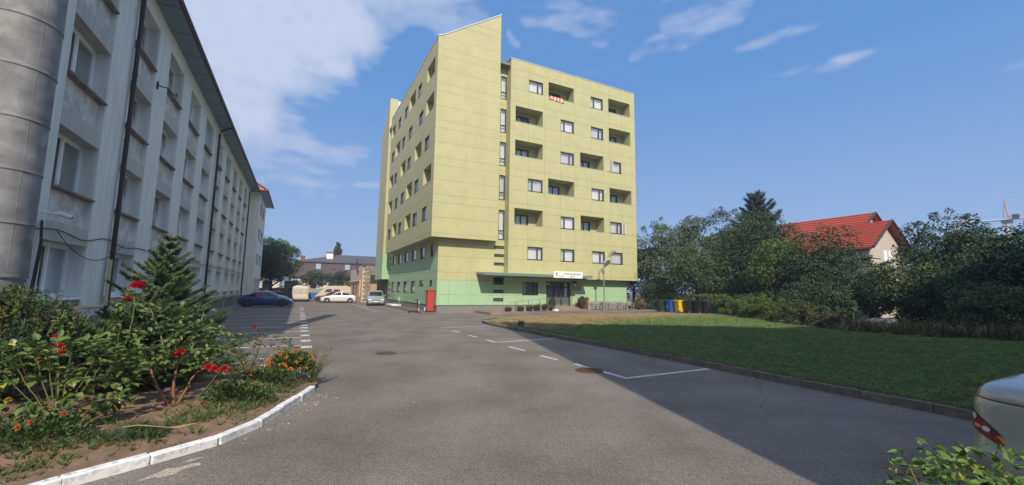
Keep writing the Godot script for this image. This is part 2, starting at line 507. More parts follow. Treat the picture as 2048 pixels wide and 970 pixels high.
	for q in [[26.42, 13.65, 26.9], [28.03, 7.56, 28.42]]:      # two blinds swung out beside their windows
		mb = MB.new()
		mb.col = Color(0.36, 0.30, 0.27)
		mb.box(Vector3(q[0], q[1], -31.47), Vector3(q[2], q[1] + 1.1, -31.44))
		var sh := obj("shutter", mb, M.col, t)
		mb = MB.new()
		for e in [q[0], q[2]]: mb.box(Vector3(e - 0.02, q[1] - 0.02, -31.475), Vector3(e + 0.02, q[1] + 1.12, -31.43))
		obj("frame", mb, M.pvc, sh)
	# dark run marks below the parapet
	mb = MB.new()
	mb.col = Color(0.62, 0.60, 0.52)
	for q in [18.0, 18.1, 18.45, 18.62, 18.7, 19.3, 24.7, 24.76, 25.1, 25.6, 25.9, 21.4, 27.3]:
		var w := rf(0.02, 0.05)
		mb.quad(Vector3(q - w, 21.45, -31.4965), Vector3(q + w, 21.45, -31.4965), Vector3(q + w * 0.4, 21.45 - rf(-0.35, 0.1), -31.4965), Vector3(q - w * 0.3, 21.45 - rf(-0.3, 0.2), -31.4965), Vector3.BACK)
	obj("run_mark", mb, M.yellow, t)
	# recessed stair strip
	var S := Vector3(0, 0, -32.3)
	var sops := []
	for s in [[6.2, 8.82], [9.7, 11.91], [12.75, 14.92], [15.79, 17.97], [18.9, 21.03]]:
		sops.append([14.95, 15.53, s[0], s[1]])
	facade(t, S, X, Z, [14.5, 15.55], [5.97, 7.6, 9.2, 10.6, 12.3, 13.7, 15.4, 16.8, 18.4, 19.9, 21.4, 22.2], sops, yel)
	for s in sops: add_window(t, S, X, Z, s[0], s[1], s[2], s[3], -1.0, 1.0, null, 0.04, true)
	# lower front wall
	sops = []
	for s in [[5.43, 5.67], [4.73, 4.96], [4.0, 4.24]]: sops.append([14.6, 15.53, s[0], s[1]])
	facade(t, S, X, Z, [9.71, 12.61, 15.55], [2.64, 3.27, 4.53, 5.97], sops, yel)
	for s in sops: add_window(t, S, X, Z, s[0], s[1], s[2], s[3], -1.0, 0.0, null, 0.03)
	sops = [[17.38, 18.94, 1.51, 2.62], [19.82, 22.4, 0.3, 2.74]]
	for s in [[2.38, 2.64], [1.68, 1.93], [0.97, 1.23]]: sops.append([14.6, 15.53, s[0], s[1]])
	facade(t, S, X, Z, [9.71, 10.69, 12.61, 14.58], [0.65, 1.48, 2.64], sops, grn)
	facade(t, S, X, Z, [14.58, 15.55, 17.38, 18.94, 19.82, 22.4, 23.6, 25.5, 27.4, 29.19], [0.65, 1.48, 2.64, 3.0], sops, grn)
	add_window(t, S, X, Z, 17.38, 18.94, 1.51, 2.62, 0.72, 0.28)
	for s in sops.slice(2): add_window(t, S, X, Z, s[0], s[1], s[2], s[3], -1.0, 0.0, null, 0.03)
	# lower left wall
	var Q := Vector3(9.71, 0, 0)
	sops = []
	var hi := [[-34.45, -33.72], [-37.78, -36.45], [-41.05, -39.5], [-44.3, -42.85], [-47.55, -46.05], [-50.62, -49.1]]
	for i in 6:
		sops.append([hi[i][0], hi[i][1], 4.6, 5.68])
		sops.append([hi[i][0], hi[i][1], 2.18 if i < 2 else 1.55, 2.64])
	for k in 3: sops.append([-52.3, -51.6, 4.0 + k * 0.7, 4.25 + k * 0.7]); sops.append([-52.3, -51.6, 0.95 + k * 0.7, 1.2 + k * 0.7])
	facade(t, Q, Z, -X, [-52.7, -51.0, -47.6, -44.25, -41.1, -37.85, -34.6, -32.3], [0.6, 1.5, 2.64, 3.3, 4.5, 5.97], sops, low)
	for i in sops.size(): add_window(t, Q, Z, -X, sops[i][0], sops[i][1], sops[i][2], sops[i][3], -1.0, (0.45 if i % 2 else 0.8) if i < 12 else 0.0, null, 0.04)
	facade(t, Q, Z, -X, [-52.7, -50.9], [5.97, 9.0, 12.0, 15.0, 18.0, 22.2], [], yel)
	# rear slab that mirrors the front corner
	var Bf := Vector3(0, 0, -52.7)
	facade(t, Bf, X, Z, [8.88, 9.85], [3.0, 4.53, 6.2, 7.5, 9.4, 10.6, 12.4, 13.6, 15.5, 16.7, 18.5, 19.8, 21.6, 23.5, 26.1], [], finc)
	mb = MB.new()
	mb.box(Vector3(9.87, 22.0, -53.0), Vector3(14.0, 25.9, -52.72))
	obj("roof_sheet", mb, M.flash, t)
	var tail := PackedVector2Array([Vector2(-57.9, 3.0), Vector2(-52.7, 3.0), Vector2(-52.7, 26.1), Vector2(-57.9, 22.4)])
	facade(t, L, Z, -X, [-57.9, -55.3, -52.7], [3.0, 4.53, 6.2, 7.5, 9.4, 10.6, 12.4, 13.6, 15.5, 16.7, 18.5, 19.8, 21.6, 23.5, 26.1], [], finc, tail)
	mb = MB.new()
	mb.prism(PackedVector2Array([Vector2(-57.95, 22.0), Vector2(-52.75, 22.0), Vector2(-52.75, 26.07), Vector2(-57.9, 22.4)]), Vector3(8.93, 0, 0), Z, Y, Vector3(0.9, 0, 0))
	obj("parapet_wall", mb, M.yellow, t)
	mb = MB.new()
	mb.box(Vector3(8.9, 3.0, -57.88), Vector3(9.85, 22.0, -52.75))
	obj("wall", mb, M.yellow, t)
	# soffits, plinth, roof, far walls and the dark inside
	mb = MB.new()
	mb.col = Color(0.85, 0.9, 0.85)
	mb.box(Vector3(8.9, 5.99, -50.88), Vector3(9.75, 6.05, -31.52)); mb.box(Vector3(9.75, 5.99, -32.35), Vector3(14.48, 6.05, -31.52))
	mb.box(Vector3(15.57, 3.02, -32.4), Vector3(29.88, 3.08, -31.52)); mb.box(Vector3(29.1, 3.02, -57.8), Vector3(29.88, 3.08, -32.4)); mb.box(Vector3(8.9, 3.0, -57.88), Vector3(9.8, 3.06, -52.72))
	obj("soffit", mb, M.yellow, t)
	mb = MB.new()
	mb.box(Vector3(9.76, -0.3, -57.0), Vector3(29.14, 0.62, -32.35))
	obj("plinth", mb, M.plinth, t)
	mb = MB.new()
	mb.box(Vector3(8.95, 21.8, -57.8), Vector3(29.85, 22.0, -31.6))
	obj("roof", mb, M.concrete, t)
	mb = MB.new()
	mb.box(Vector3(29.86, 3.0, -57.9), Vector3(29.9, 22.46, -31.54)); mb.box(Vector3(29.15, 0.62, -57.0), Vector3(29.19, 3.02, -32.33)); mb.box(Vector3(9.86, 3.0, -57.9), Vector3(29.86, 22.4, -57.86))
	obj("wall", mb, M.yellow, t)
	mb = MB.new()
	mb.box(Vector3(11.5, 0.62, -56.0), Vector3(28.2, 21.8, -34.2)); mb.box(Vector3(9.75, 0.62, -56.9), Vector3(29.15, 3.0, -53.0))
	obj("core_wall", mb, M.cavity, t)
	# the entrance doors
	mb = MB.new()
	for s in [[19.82, 19.9], [20.66, 20.74], [21.42, 21.5], [22.3, 22.4]]: mb.box(Vector3(s[0], 0.52, -32.5), Vector3(s[1], 2.74, -32.34))
	for s in [[0.5, 0.6], [2.2, 2.27], [2.64, 2.74]]: mb.box(Vector3(19.9, s[0], -32.49), Vector3(22.3, s[1], -32.36))
	var d := obj("door", mb, M.frame, t)
	mb = MB.new(); mb.box(Vector3(19.9, 0.6, -32.44), Vector3(22.3, 2.64, -32.43))
	obj("pane", mb, M.glass, d)
	mb = MB.new(); mb.tube([Vector3(20.8, 1.1, -32.28), Vector3(20.8, 1.9, -32.28)], [0.02]); mb.tube([Vector3(21.36, 1.1, -32.28), Vector3(21.36, 1.9, -32.28)], [0.02])
	obj("handle", mb, M.steel, d)
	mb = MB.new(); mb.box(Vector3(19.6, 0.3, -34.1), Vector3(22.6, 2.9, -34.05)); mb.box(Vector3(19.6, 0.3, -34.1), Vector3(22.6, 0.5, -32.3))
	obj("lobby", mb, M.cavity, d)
	for s in [[21.85, 2.2, 2.62], [21.87, 1.82, 2.17], [21.86, 1.35, 1.78], [20.0, 2.45, 2.6]]:
		mb = MB.new(); mb.col = Color(0.55, 0.56, 0.52)
		mb.box(Vector3(s[0], s[1], -32.425), Vector3(s[0] + 0.22, s[2], -32.42))
		obj("notice", mb, M.col, d)
	mb = MB.new(); mb.col = Color(0.28, 0.27, 0.12)
	mb.box(Vector3(22.42, 0.5, -32.6), Vector3(22.62, 2.9, -32.28))
	obj("door_post", mb, M.col, t)
	# a flat canopy over the entrance, its face green
	mb = MB.new()
	mb.col = Color(0.30, 0.36, 0.32)
	mb.prism(PackedVector2Array([Vector2(0, 3.24), Vector2(1.73, 3.09), Vector2(1.73, 3.28), Vector2(0, 3.4)]), Vector3(13.0, 0, -32.29), Z, Y, Vector3(10.6, 0, 0))
	var cn := obj("canopy", mb, M.col, t)
	mb = MB.new(); mb.col = Color(0.145, 0.215, 0.18)
	mb.bevel(Vector3(12.98, 3.07, -30.57), Vector3(23.62, 3.30, -30.53), 0.008)
	obj("fascia", mb, M.col, cn)

func text_mesh(parent: Node, called: String, s: String, at: Vector3, h: float, m: Material, serif := true, turn := 0.0) -> MeshInstance3D:
	var f := SystemFont.new()
	f.font_names = PackedStringArray(["Droid Serif" if serif else "Droid Sans"])
	var tm := TextMesh.new()
	tm.text = s; tm.font = f; tm.font_size = 64; tm.depth = 0.006; tm.pixel_size = h / 64.0
	var o := obj(called, tm, m, parent)
	o.position = at
	o.rotation.y = turn
	return o

func build_entrance() -> void:
	var mb := MB.new()
	mb.bevel(Vector3(-1.52, -0.28, -0.05), Vector3(1.52, 0.29, 0.05), 0.01)
	var s := tag(base("sign_board", Vector3(20.9, 3.30, -30.44)), "long white name board over the entrance reading Cămin studențesc Nr. 2", "sign")
	obj("panel", mb, M.lamp_white, s)
	var ink := mat(Color(0.03, 0.03, 0.045), 0.7)
	text_mesh(s, "lettering", "Cămin-studenţesc", Vector3(0.42, 0.09, 0.056), 0.21, ink)
	text_mesh(s, "lettering", "Nr. 2", Vector3(0.42, -0.14, 0.056), 0.2, ink)
	text_mesh(s, "lettering", "I.T.A.M.", Vector3(-0.78, -0.12, 0.056), 0.15, ink)
	mb = MB.new()
	mb.prism(PackedVector2Array([Vector2(-1.28, -0.16), Vector2(-1.22, -0.16), Vector2(-1.22, 0.02), Vector2(-1.13, 0.08), Vector2(-1.22, 0.2), Vector2(-1.28, 0.1)]), Vector3(0, 0, 0.055), Vector3.RIGHT, Vector3.UP, Vector3(0, 0, 0.006))
	obj("emblem", mb, ink, s)
	# paving, steps and ramp
	mb = MB.new()
	mb.box(Vector3(13.0, -0.2, -32.36), Vector3(18.0, 0.2, -29.2)); mb.box(Vector3(18.0, -0.2, -32.36), Vector3(31.2, 0.235, -29.35))
	struct("entrance_pavement", mb, detail(mat(Color(0.42, 0.32, 0.25), 0.9, T.grain, 2.0), T.mottle, 0.5))
	var st := tag(base("entrance_steps", Vector3(21.0, 0.23, -30.9)), "three low tan tiled steps up to the glass doors", "steps")
	var tan_ := detail(mat(Color(0.50, 0.36, 0.27), 0.8, T.grain, 2.0), T.mottle, 0.8)
	for k in 3:
		mb = MB.new()
		mb.bevel(Vector3(-2.0 + k * 0.25, 0.1 * k + 0.0, -1.38), Vector3(1.9 - k * 0.2, 0.1 * (k + 1), 0.35 - k * 0.38), 0.012)
		obj("step", mb, tan_, st)
	var ra := tag(base("access_ramp", Vector3(16.9, 0.2, -31.0)), "tan ramp rising along the green wall to the entrance", "ramp")
	mb = MB.new()
	mb.prism(PackedVector2Array([Vector2(-2.9, 0), Vector2(2.05, 0), Vector2(2.05, 0.31), Vector2(-2.9, 0.02)]), Vector3(0, 0, -1.28), Vector3.RIGHT, Vector3.UP, Vector3(0, 0, 1.75))
	obj("slope", mb, tan_, ra)
	var rl := tag(base("handrail", Vector3(16.9, 0.2, -30.45)), "thin steel handrail with three posts along the ramp", "handrail")
	mb = MB.new()
	mb.tube([Vector3(-2.3, 0.05, 0), Vector3(-2.2, 0.6, 0), Vector3(-1.7, 0.7, 0), Vector3(1.85, 1.08, 0), Vector3(2.05, 1.0, 0), Vector3(2.2, 0.7, 0.03), Vector3(2.28, 0.02, 0.05)], [0.022])
	obj("rail", mb, M.steel, rl)
	mb = MB.new()
	mb.tube([Vector3(-1.7, 0.4, 0), Vector3(1.9, 0.78, 0)], [0.012])
	obj("rail", mb, M.steel, rl)
	for q in [[-1.1, 0.76], [0.05, 0.88], [1.16, 1.0]]:
		mb = MB.new()
		mb.tube([Vector3(q[0], 0, 0), Vector3(q[0], q[1], 0)], [0.02])
		obj("post", mb, M.black, rl)
	# planters along the ramp
	var where := ["lowest on the ramp, farthest from the door", "second up the ramp, beside the first rail post", "in the middle of the ramp", "second down from the ramp's top", "highest on the ramp, nearest the door"]
	var px := [15.1, 16.2, 17.05, 17.72, 18.5]
	for i in 5:
		var gy: float = 0.21 + max(0.0, (px[i] - 14.0) / 4.95 * 0.29)
		var p := tag(base("planter_box", Vector3(px[i], gy, -30.42 + 0.02 * i)), "dark planter box with green plants, " + where[i], "planter", "planters along the ramp")
		mb = MB.new()
		mb.bevel(Vector3(-0.28, 0, -0.1), Vector3(0.28, 0.2, 0.1), 0.015)
		obj("box", mb, M.black, p)
		mb = MB.new()
		for k in 90:
			mb.col = Color(rf(0.05, 0.11), rf(0.11, 0.19), rf(0.02, 0.05))
			var d := (rdir() + Vector3.UP * 0.9).normalized()
			mb.leaf(Vector3(rf(-0.25, 0.25), 0.18, rf(-0.08, 0.08)) + d * rf(0, 0.12), d, d.cross(rdir()).normalized(), rf(0.07, 0.14), 0.05)
		obj("plant", mb, M.leaf, p)
	for i in 2:
		var p := tag(base("potted_conifer", Vector3([19.15, 22.62][i], [0.26, 0.36][i], [-30.25, -30.75][i])), ["egg-shaped clipped conifer in a pot left of the steps", "egg-shaped clipped conifer right of the steps by the tan pier"][i], "shrub", "clipped conifers by the steps")
		mb = MB.new()
		mb.lathe(Vector3.ZERO, [Vector2(0.16, 0), Vector2(0.2, 0.24), Vector2(0.18, 0.24), Vector2(0, 0.22)], 12)
		obj("pot", mb, M.black, p)
		mb = MB.new()
		leaf_ball(mb, Vector3(0, 0.66, 0), Vector3(0.27, 0.44, 0.27), 1300, 0.085, Color(0.085, 0.10, 0.035), 0.3)
		for k in 400:
			var d := rdir()
			var c := Vector3(d.x * 0.3, 0.62 + d.y * 0.46, d.z * 0.3)
			mb.col = Color(rf(0.07, 0.12), rf(0.09, 0.15), rf(0.03, 0.05))
			var dd := (d + Vector3.UP * 0.8 + rdir() * 0.3).normalized()
			mb.leaf(c - dd * 0.05, dd, dd.cross(rdir()).normalized(), 0.09, 0.03)
		obj("foliage", mb, M.leaf, p)
	mb = MB.new()
	mb.bevel(Vector3(-0.2, 0, -0.2), Vector3(0.2, 0.16, 0.2), 0.02)
	tag(obj("footing_block", mb, M.white_kerb), "white concrete block at the foot of the left clipped conifer", "block").position = Vector3(19.25, 0.22, -29.9)
	mb = MB.new()
	mb.bevel(Vector3(-0.17, 0, -1.0), Vector3(0.17, 0.72, 0.25), 0.015)
	tag(obj("stair_pier", mb, tan_), "low tan pier ending the steps beside the benches", "pier").position = Vector3(23.35, 0.22, -30.9)
	var pt := tag(base("flower_pot", Vector3(23.25, 0.945, -30.9)), "terracotta flower pot standing on the tan pier", "flower pot")
	mb = MB.new()
	mb.lathe(Vector3.ZERO, [Vector2(0, 0), Vector2(0.13, 0), Vector2(0.2, 0.3), Vector2(0.22, 0.3), Vector2(0.22, 0.38), Vector2(0.19, 0.38), Vector2(0.17, 0.33), Vector2(0, 0.33)], 16)
	obj("pot", mb, M.clay, pt)
	mb = MB.new()
	for k in 40:
		mb.col = Color(rf(0.10, 0.2), rf(0.10, 0.16), 0.04)
		var d := (rdir() + Vector3.UP * 1.2).normalized()
		mb.leaf(Vector3(rf(-0.1, 0.1), 0.32, rf(-0.1, 0.1)), d, d.cross(rdir()).normalized(), rf(0.1, 0.2), 0.05)
	obj("plant", mb, M.leaf, pt)
	mb = MB.new(); mb.col = Color(0.30, 0.22, 0.18)
	mb.bevel(Vector3(-0.44, -0.29, 0), Vector3(0.44, 0.29, 0.04), 0.01)
	tag(obj("notice_board", mb, M.col), "brown notice board on the green wall right of the door", "notice board").position = Vector3(23.15, 2.22, -32.3)
	var wl := tag(base("wall_lantern", Vector3(22.85, 2.5, -32.28)), "small wall lantern between the door and the notice board", "wall lamp")
	mb = MB.new(); mb.box(Vector3(-0.16, 0.12, 0), Vector3(0.16, 0.3, 0.2))
	obj("bracket", mb, M.black, wl)
	mb = MB.new(); mb.lathe(Vector3(0, -0.1, 0.12), [Vector2(0.04, -0.08), Vector2(0.1, 0), Vector2(0.1, 0.14), Vector2(0.03, 0.22)], 10)
	obj("glass", mb, M.lamp_white, wl)
	var bn := tag(base("waste_bin", Vector3(22.95, 0.53, -31.7)), "slim dark bin against the wall right of the doors", "bin")
	mb = MB.new(); mb.lathe(Vector3.ZERO, [Vector2(0, 0), Vector2(0.13, 0), Vector2(0.14, 0.62), Vector2(0, 0.62)], 12)
	obj("body", mb, M.black, bn)
	mb = MB.new(); mb.lathe(Vector3(0, 0.66, 0), [Vector2(0.15, 0), Vector2(0.15, 0.05), Vector2(0.05, 0.12), Vector2(0, 0.12)], 12)
	obj("lid", mb, M.frame, bn)
	# benches in front of the wall
	var grey := mat(Color(0.34, 0.31, 0.30), 0.7, T.grain, 3.0)
	var be := base("garden_bench", Vector3(24.35, 0.235, -30.75))
	tag(be, "grey two-seat bench left of the lamp post, next to the tan pier", "bench", "grey benches by the wall")
	for x in [-0.72, 0.72]:
		mb = MB.new()
		mb.bevel(Vector3(x - 0.03, 0, 0.22), Vector3(x + 0.03, 0.62, 0.28), 0.006); mb.bevel(Vector3(x - 0.03, 0, -0.3), Vector3(x + 0.03, 0.74, -0.24), 0.006)
		obj("leg", mb, grey, be)
		mb = MB.new(); mb.bevel(Vector3(x - 0.04, 0.6, -0.3), Vector3(x + 0.04, 0.64, 0.3), 0.008)
		obj("armrest", mb, grey, be)
	mb = MB.new()
	for k in 5: mb.bevel(Vector3(-0.7, 0.40, -0.24 + k * 0.1), Vector3(0.7, 0.43, -0.15 + k * 0.1), 0.005)
	obj("seat", mb, grey, be)
	mb = MB.new()
	for k in 4: mb.bevel(Vector3(-0.7, 0.47 + k * 0.075, -0.28), Vector3(0.7, 0.535 + k * 0.075, -0.255), 0.005)
	obj("backrest", mb, grey, be)
	copy_of(be, Vector3(26.15, 0.235, -30.7), 0.0, "grey two-seat bench directly right of the lamp post")
	var ch := base("garden_chair", Vector3(25.15, 0.235, -30.8), 0.1)
	tag(ch, "grey garden chair behind the lamp post, between the benches", "chair", "grey chairs by the wall")
	for x in [-0.3, 0.3]:
		mb = MB.new()
		mb.bevel(Vector3(x - 0.025, 0, 0.22), Vector3(x + 0.025, 0.6, 0.27), 0.006); mb.bevel(Vector3(x - 0.025, 0, -0.3), Vector3(x + 0.025, 0.74, -0.25), 0.006)
		obj("leg", mb, grey, ch)
		mb = MB.new(); mb.bevel(Vector3(x - 0.03, 0.58, -0.28), Vector3(x + 0.03, 0.62, 0.28), 0.008)
		obj("armrest", mb, grey, ch)
	mb = MB.new()
	for k in 5: mb.bevel(Vector3(-0.28, 0.40, -0.24 + k * 0.1), Vector3(0.28, 0.43, -0.15 + k * 0.1), 0.005)
	obj("seat", mb, grey, ch)
	mb = MB.new()
	for k in 4: mb.bevel(Vector3(-0.28, 0.47 + k * 0.075, -0.28), Vector3(0.28, 0.535 + k * 0.075, -0.255), 0.005)
	obj("backrest", mb, grey, ch)
	copy_of(ch, Vector3(27.25, 0.235, -30.75), -0.1, "grey garden chair next to the right-hand bench")
	copy_of(ch, Vector3(28.1, 0.235, -30.7), -0.35, "grey garden chair at the right end of the row, by the low shrub")
	# street lamp
	var lp := tag(base("lamp_post", Vector3(24.83, 0.2, -30.45)), "slender grey lamp post with an angled arm in front of the benches", "street lamp")
	mb = MB.new(); mb.tube([Vector3.ZERO, Vector3(0, 4.3, 0)], [0.065, 0.045], 12)
	obj("pole", mb, M.steel, lp)
	mb = MB.new(); mb.tube([Vector3(0, 4.25, 0), Vector3(0.08, 4.45, 0), Vector3(0.7, 5.0, 0)], [0.04, 0.035, 0.03], 10)
	obj("arm", mb, M.steel, lp)
	mb = MB.new(); mb.col = Color(0.22, 0.17, 0.12)
	mb.tube([Vector3(0.6, 4.9, 0), Vector3(0.75, 5.08, 0), Vector3(1.1, 5.36, 0), Vector3(1.3, 5.42, 0), Vector3(1.42, 5.38, 0)], [0.06, 0.13, 0.17, 0.14, 0.04], 12)
	obj("lamp_head", mb, M.gloss, lp)
	mb = MB.new(); mb.tube([Vector3(-0.02, 3.52, -0.09), Vector3(-0.02, 3.52, -0.06)], [0.2], 20)
	obj("disc", mb, M.steel, lp)
	# banner over a top-floor loggia
	mb = MB.new()
	for k in 9:
		mb.col = Color(0.62, 0.13, 0.07) if k % 2 == 0 else Color(0.72, 0.62, 0.5)
		var a := 19.5 + k * 0.18
		var z0 := -31.44 + 0.03 * sin(k * 1.7)
		var z1 := -31.44 + 0.03 * sin(k * 1.7 + 1.7)
		var b0 := 19.55 - 0.012 * k
		mb.quad(Vector3(a, b0, z0), Vector3(a + 0.18, b0 - 0.012, z1), Vector3(a + 0.18, 19.86, -31.46), Vector3(a, 19.86, -31.46), Vector3.BACK)
		mb.quad(Vector3(a, 19.86, -31.46), Vector3(a + 0.18, 19.86, -31.46), Vector3(a + 0.18, 19.82, -31.62), Vector3(a, 19.82, -31.62), Vector3.UP)
	tag(obj("striped_cloth", mb, M.petal), "orange and white striped cloth hung over a top-floor loggia parapet", "cloth")
	mb = MB.new()
	mb.col = Color(0.75, 0.76, 0.76)
	mb.bevel(Vector3(-0.1, -0.06, -0.2), Vector3(0.1, 0.06, 0.1), 0.02)
	tag(obj("security_camera", mb, M.gloss), "small white camera at the lower right corner of the yellow wing", "camera").position = Vector3(29.98, 3.12, -31.4)

# ---------------------------------------------------------------- the grey block on the left
func sash(mb: MB, u0: float, u1: float, v0: float, v1: float, w: float, dep: float) -> void:   # in local axes: u along -z, depth along -x
	mb.box(Vector3(-dep, v0, -u0 - w), Vector3(0, v1, -u0)); mb.box(Vector3(-dep, v0, -u1), Vector3(0, v1, -u1 + w))
	mb.box(Vector3(-dep + 0.004, v0, -u1 + w), Vector3(-0.003, v0 + w, -u0 - w)); mb.box(Vector3(-dep + 0.004, v1 - w, -u1 + w), Vector3(-0.003, v1, -u0 - w))

func build_grey_block() -> void:
	var b := tag(base("apartment_block"), "long grey-green plastered four-storey block with deep-set white windows and dark downpipes", "building")
	var fx := -5.75
	var storeys := [[1.5, 3.0], [4.42, 6.0], [7.48, 9.09], [10.55, 12.24]]
	var bays := []
	for k in 10: bays.append(14.47 + 4.05 * k)
	var mb := MB.new()
	mb.box(Vector3(-18, 0, -14.3), Vector3(fx, 13.0, -4.2))
	obj("wall", mb, M.plaster, b)
	for k in 10:
		var e: float = bays[k + 1] if k < 9 else 57.0
		mb = MB.new()
		mb.bevel(Vector3(-6.6, 0.9, -e), Vector3(fx, 13.0, -(bays[k] + 2.43)), 0.02)
		obj("pilaster", mb, M.plaster, b)
	mb = MB.new(); mb.bevel(Vector3(-6.6, 0.9, -14.47), Vector3(fx, 13.0, -14.28), 0.02)
	obj("pilaster", mb, M.plaster, b)
	mb = MB.new(); mb.box(Vector3(-6.6, 0, -57.0), Vector3(fx + 0.03, 0.9, -14.3))
	obj("plinth", mb, M.plinth, b)
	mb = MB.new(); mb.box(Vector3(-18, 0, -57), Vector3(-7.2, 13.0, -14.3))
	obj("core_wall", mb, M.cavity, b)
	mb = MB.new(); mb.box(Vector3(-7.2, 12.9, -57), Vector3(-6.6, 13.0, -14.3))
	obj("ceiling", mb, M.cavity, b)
	for k in 10:
		var u0: float = bays[k]
		var u1 := u0 + 2.43
		for s in 4:
			var y0: float = storeys[s][0]
			var y1: float = storeys[s][1]
			var top: float = 13.0 if s == 3 else y1 + 0.51
			mb = MB.new(); mb.box(Vector3(-6.6, y1, -u1), Vector3(fx - (0.0 if s == 3 else 0.02), top, -u0))
			obj("lintel", mb, M.plaster if s == 3 else M.plaster2, b)
			var low: float = 0.9 if s == 0 else storeys[s - 1][1] + 0.51
			mb = MB.new(); mb.box(Vector3(-6.6, low, -u1), Vector3(fx - 0.16, y0 - 0.06, -u0))
			if s > 0:
				mb.quad(Vector3(fx - 0.16, low + 0.06, -u0), Vector3(fx - 0.16, low + 0.06, -u1), Vector3(fx - 0.02, low, -u1), Vector3(fx - 0.02, low, -u0), Vector3(1, 1, 0))
			obj("spandrel", mb, M.plaster3, b)
			mb = MB.new(); mb.bevel(Vector3(-6.2, y0 - 0.06, -u1 + 0.004), Vector3(fx + 0.05, y0, -u0 - 0.004), 0.008)
			obj("sill", mb, M.pvc if s == 0 else M.concrete, b)
			# window: outer frame, two sashes, panes
			var f := MB.new()
			sash(f, u0, u1, y0, y1, 0.06, 0.09)
			var m := u0 + 1.28
			f.box(Vector3(-0.085, y0 + 0.06, -m - 0.045), Vector3(-0.002, y1 - 0.06, -m + 0.045))
			f.xf = Transform3D.IDENTITY
			var w := obj("window", f, M.pvc, b)
			w.position = Vector3(-6.13, 0, 0)
			for h in 2:
				var a := u0 + 0.06 if h == 0 else m + 0.045
				var c := m - 0.045 if h == 0 else u1 - 0.06
				var sm := MB.new()
				var gm := MB.new()
				sash(sm, a, c, 0.0, y1 - y0 - 0.12, 0.055, 0.06)
				gm.box(Vector3(-0.035, 0.05, -c + 0.05), Vector3(-0.03, y1 - y0 - 0.17, -a - 0.05))
				var sn := obj("sash", sm, M.pvc, w)
				var pn := obj("pane", gm, M.dark_glass if h == 0 else M.glass, w)
				for q in [sn, pn]:
					q.position = Vector3(-0.02, y0 + 0.06, 0)
					if h == 1 and rng.randf() < 0.001: q.rotation.z = 0.1
				if h == 1 and (k * 7 + s * 3) % 3 != 0 and s > 0:
					sn.rotation.z = 0.13; pn.rotation.z = 0.13
				elif h == 0 and rng.randf() < 0.5 and s < 3:
					var cm := MB.new()
					cm.box(Vector3(-0.028, (y1 - y0) * rf(0.3, 0.6), -c + 0.05), Vector3(-0.024, y1 - y0 - 0.17, -a - 0.05))
			if (k * 3 + s * 2) % 5 < 2:
				var cu := MB.new()
				wavy(cu, Vector3(-6.13, 0, 0), Vector3.FORWARD, Vector3.RIGHT, u0 if (k + s) % 2 else u0 + 1.3, u1, y0, y1, 0.25)
				obj("curtain", cu, M.curtain, w).position = Vector3(6.13, 0, 0)
	# the end pavilion standing forward, with loggias
	mb = MB.new(); mb.box(Vector3(-16, 0, -57.3), Vector3(-4.87, 13.0, -57.0)); mb.box(Vector3(-16, 0, -67.0), Vector3(-4.87, 13.0, -66.7))
	for s in [[0.0, 1.0, -57.3, -66.7], [2.9, 4.5, -57.3, -66.7], [5.9, 7.5, -57.3, -66.7], [9.0, 10.6, -57.3, -66.7], [12.1, 13.0, -57.3, -66.7]]:
		mb.box(Vector3(-5.1, s[0], s[3]), Vector3(-4.87, s[1], s[2]))
	for s in [[-59.0, -57.3], [-62.6, -61.4], [-66.7, -65.4]]:
		mb.box(Vector3(-5.1, 0.0, s[0]), Vector3(-4.872, 13.0, s[1]))
	obj("wall", mb, M.plaster, b)
	mb = MB.new()
	mb.box(Vector3(-6.9, 0, -66.7), Vector3(-6.8, 13.0, -57.3))
	for y in [1.0, 4.2, 7.2, 10.3]: mb.box(Vector3(-6.8, y - 0.1, -66.7), Vector3(-5.1, y, -57.3))
	obj("loggia", mb, mat(Color(0.36, 0.50, 0.50), 0.9, T.grain, 1.5), b)
	for y in [1.0, 4.5, 7.5, 10.6]:
		for z in [[-61.4, -59.0], [-65.4, -62.6]]:
			mb = MB.new()
			for q in 3: mb.box(Vector3(-5.0, y, z[0] + (z[1] - z[0]) * q / 2.0 - 0.03), Vector3(-4.95, y + 1.4, z[0] + (z[1] - z[0]) * q / 2.0 + 0.03))
			if y == 1.0:
				mb.box(Vector3(-5.0, y + 0.7, z[0]), Vector3(-4.95, y + 0.76, z[1])); obj("glazing_bar", mb, M.pvc, b)
	# eaves, gutter, roofs
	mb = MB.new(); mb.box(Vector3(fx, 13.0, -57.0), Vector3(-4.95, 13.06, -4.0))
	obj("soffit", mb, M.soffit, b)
	for k in 26:
		mb = MB.new(); mb.box(Vector3(fx, 12.99, -6.0 - k * 2.02), Vector3(-4.96, 13.0, -5.98 - k * 2.02))
		obj("soffit_joint", mb, M.cable, b)
	mb = MB.new(); mb.tube([Vector3(-4.9, 13.06, -57.0), Vector3(-4.9, 13.06, -4.0)], [0.1], 10)
	obj("gutter", mb, mat(Color(0.05, 0.03, 0.05), 0.5), b)
	var ro := MB.new()
	ro.prism(PackedVector2Array([Vector2(-5.0, 13.08), Vector2(-11.9, 17.6), Vector2(-18.8, 13.08)]), Vector3(0, 0, -57.0), Vector3.RIGHT, Vector3.UP, Vector3(0, 0, 53.0))
	obj("roof", ro, M.orange_tile, b)
	mb = MB.new()
	var e := [Vector3(-4.05, 13.1, -56.1), Vector3(-16.5, 13.1, -56.1), Vector3(-4.05, 13.1, -68), Vector3(-16.5, 13.1, -68)]
	var r0 := Vector3(-10.2, 17.8, -61.0)
	var r1 := Vector3(-10.2, 17.8, -63.0)
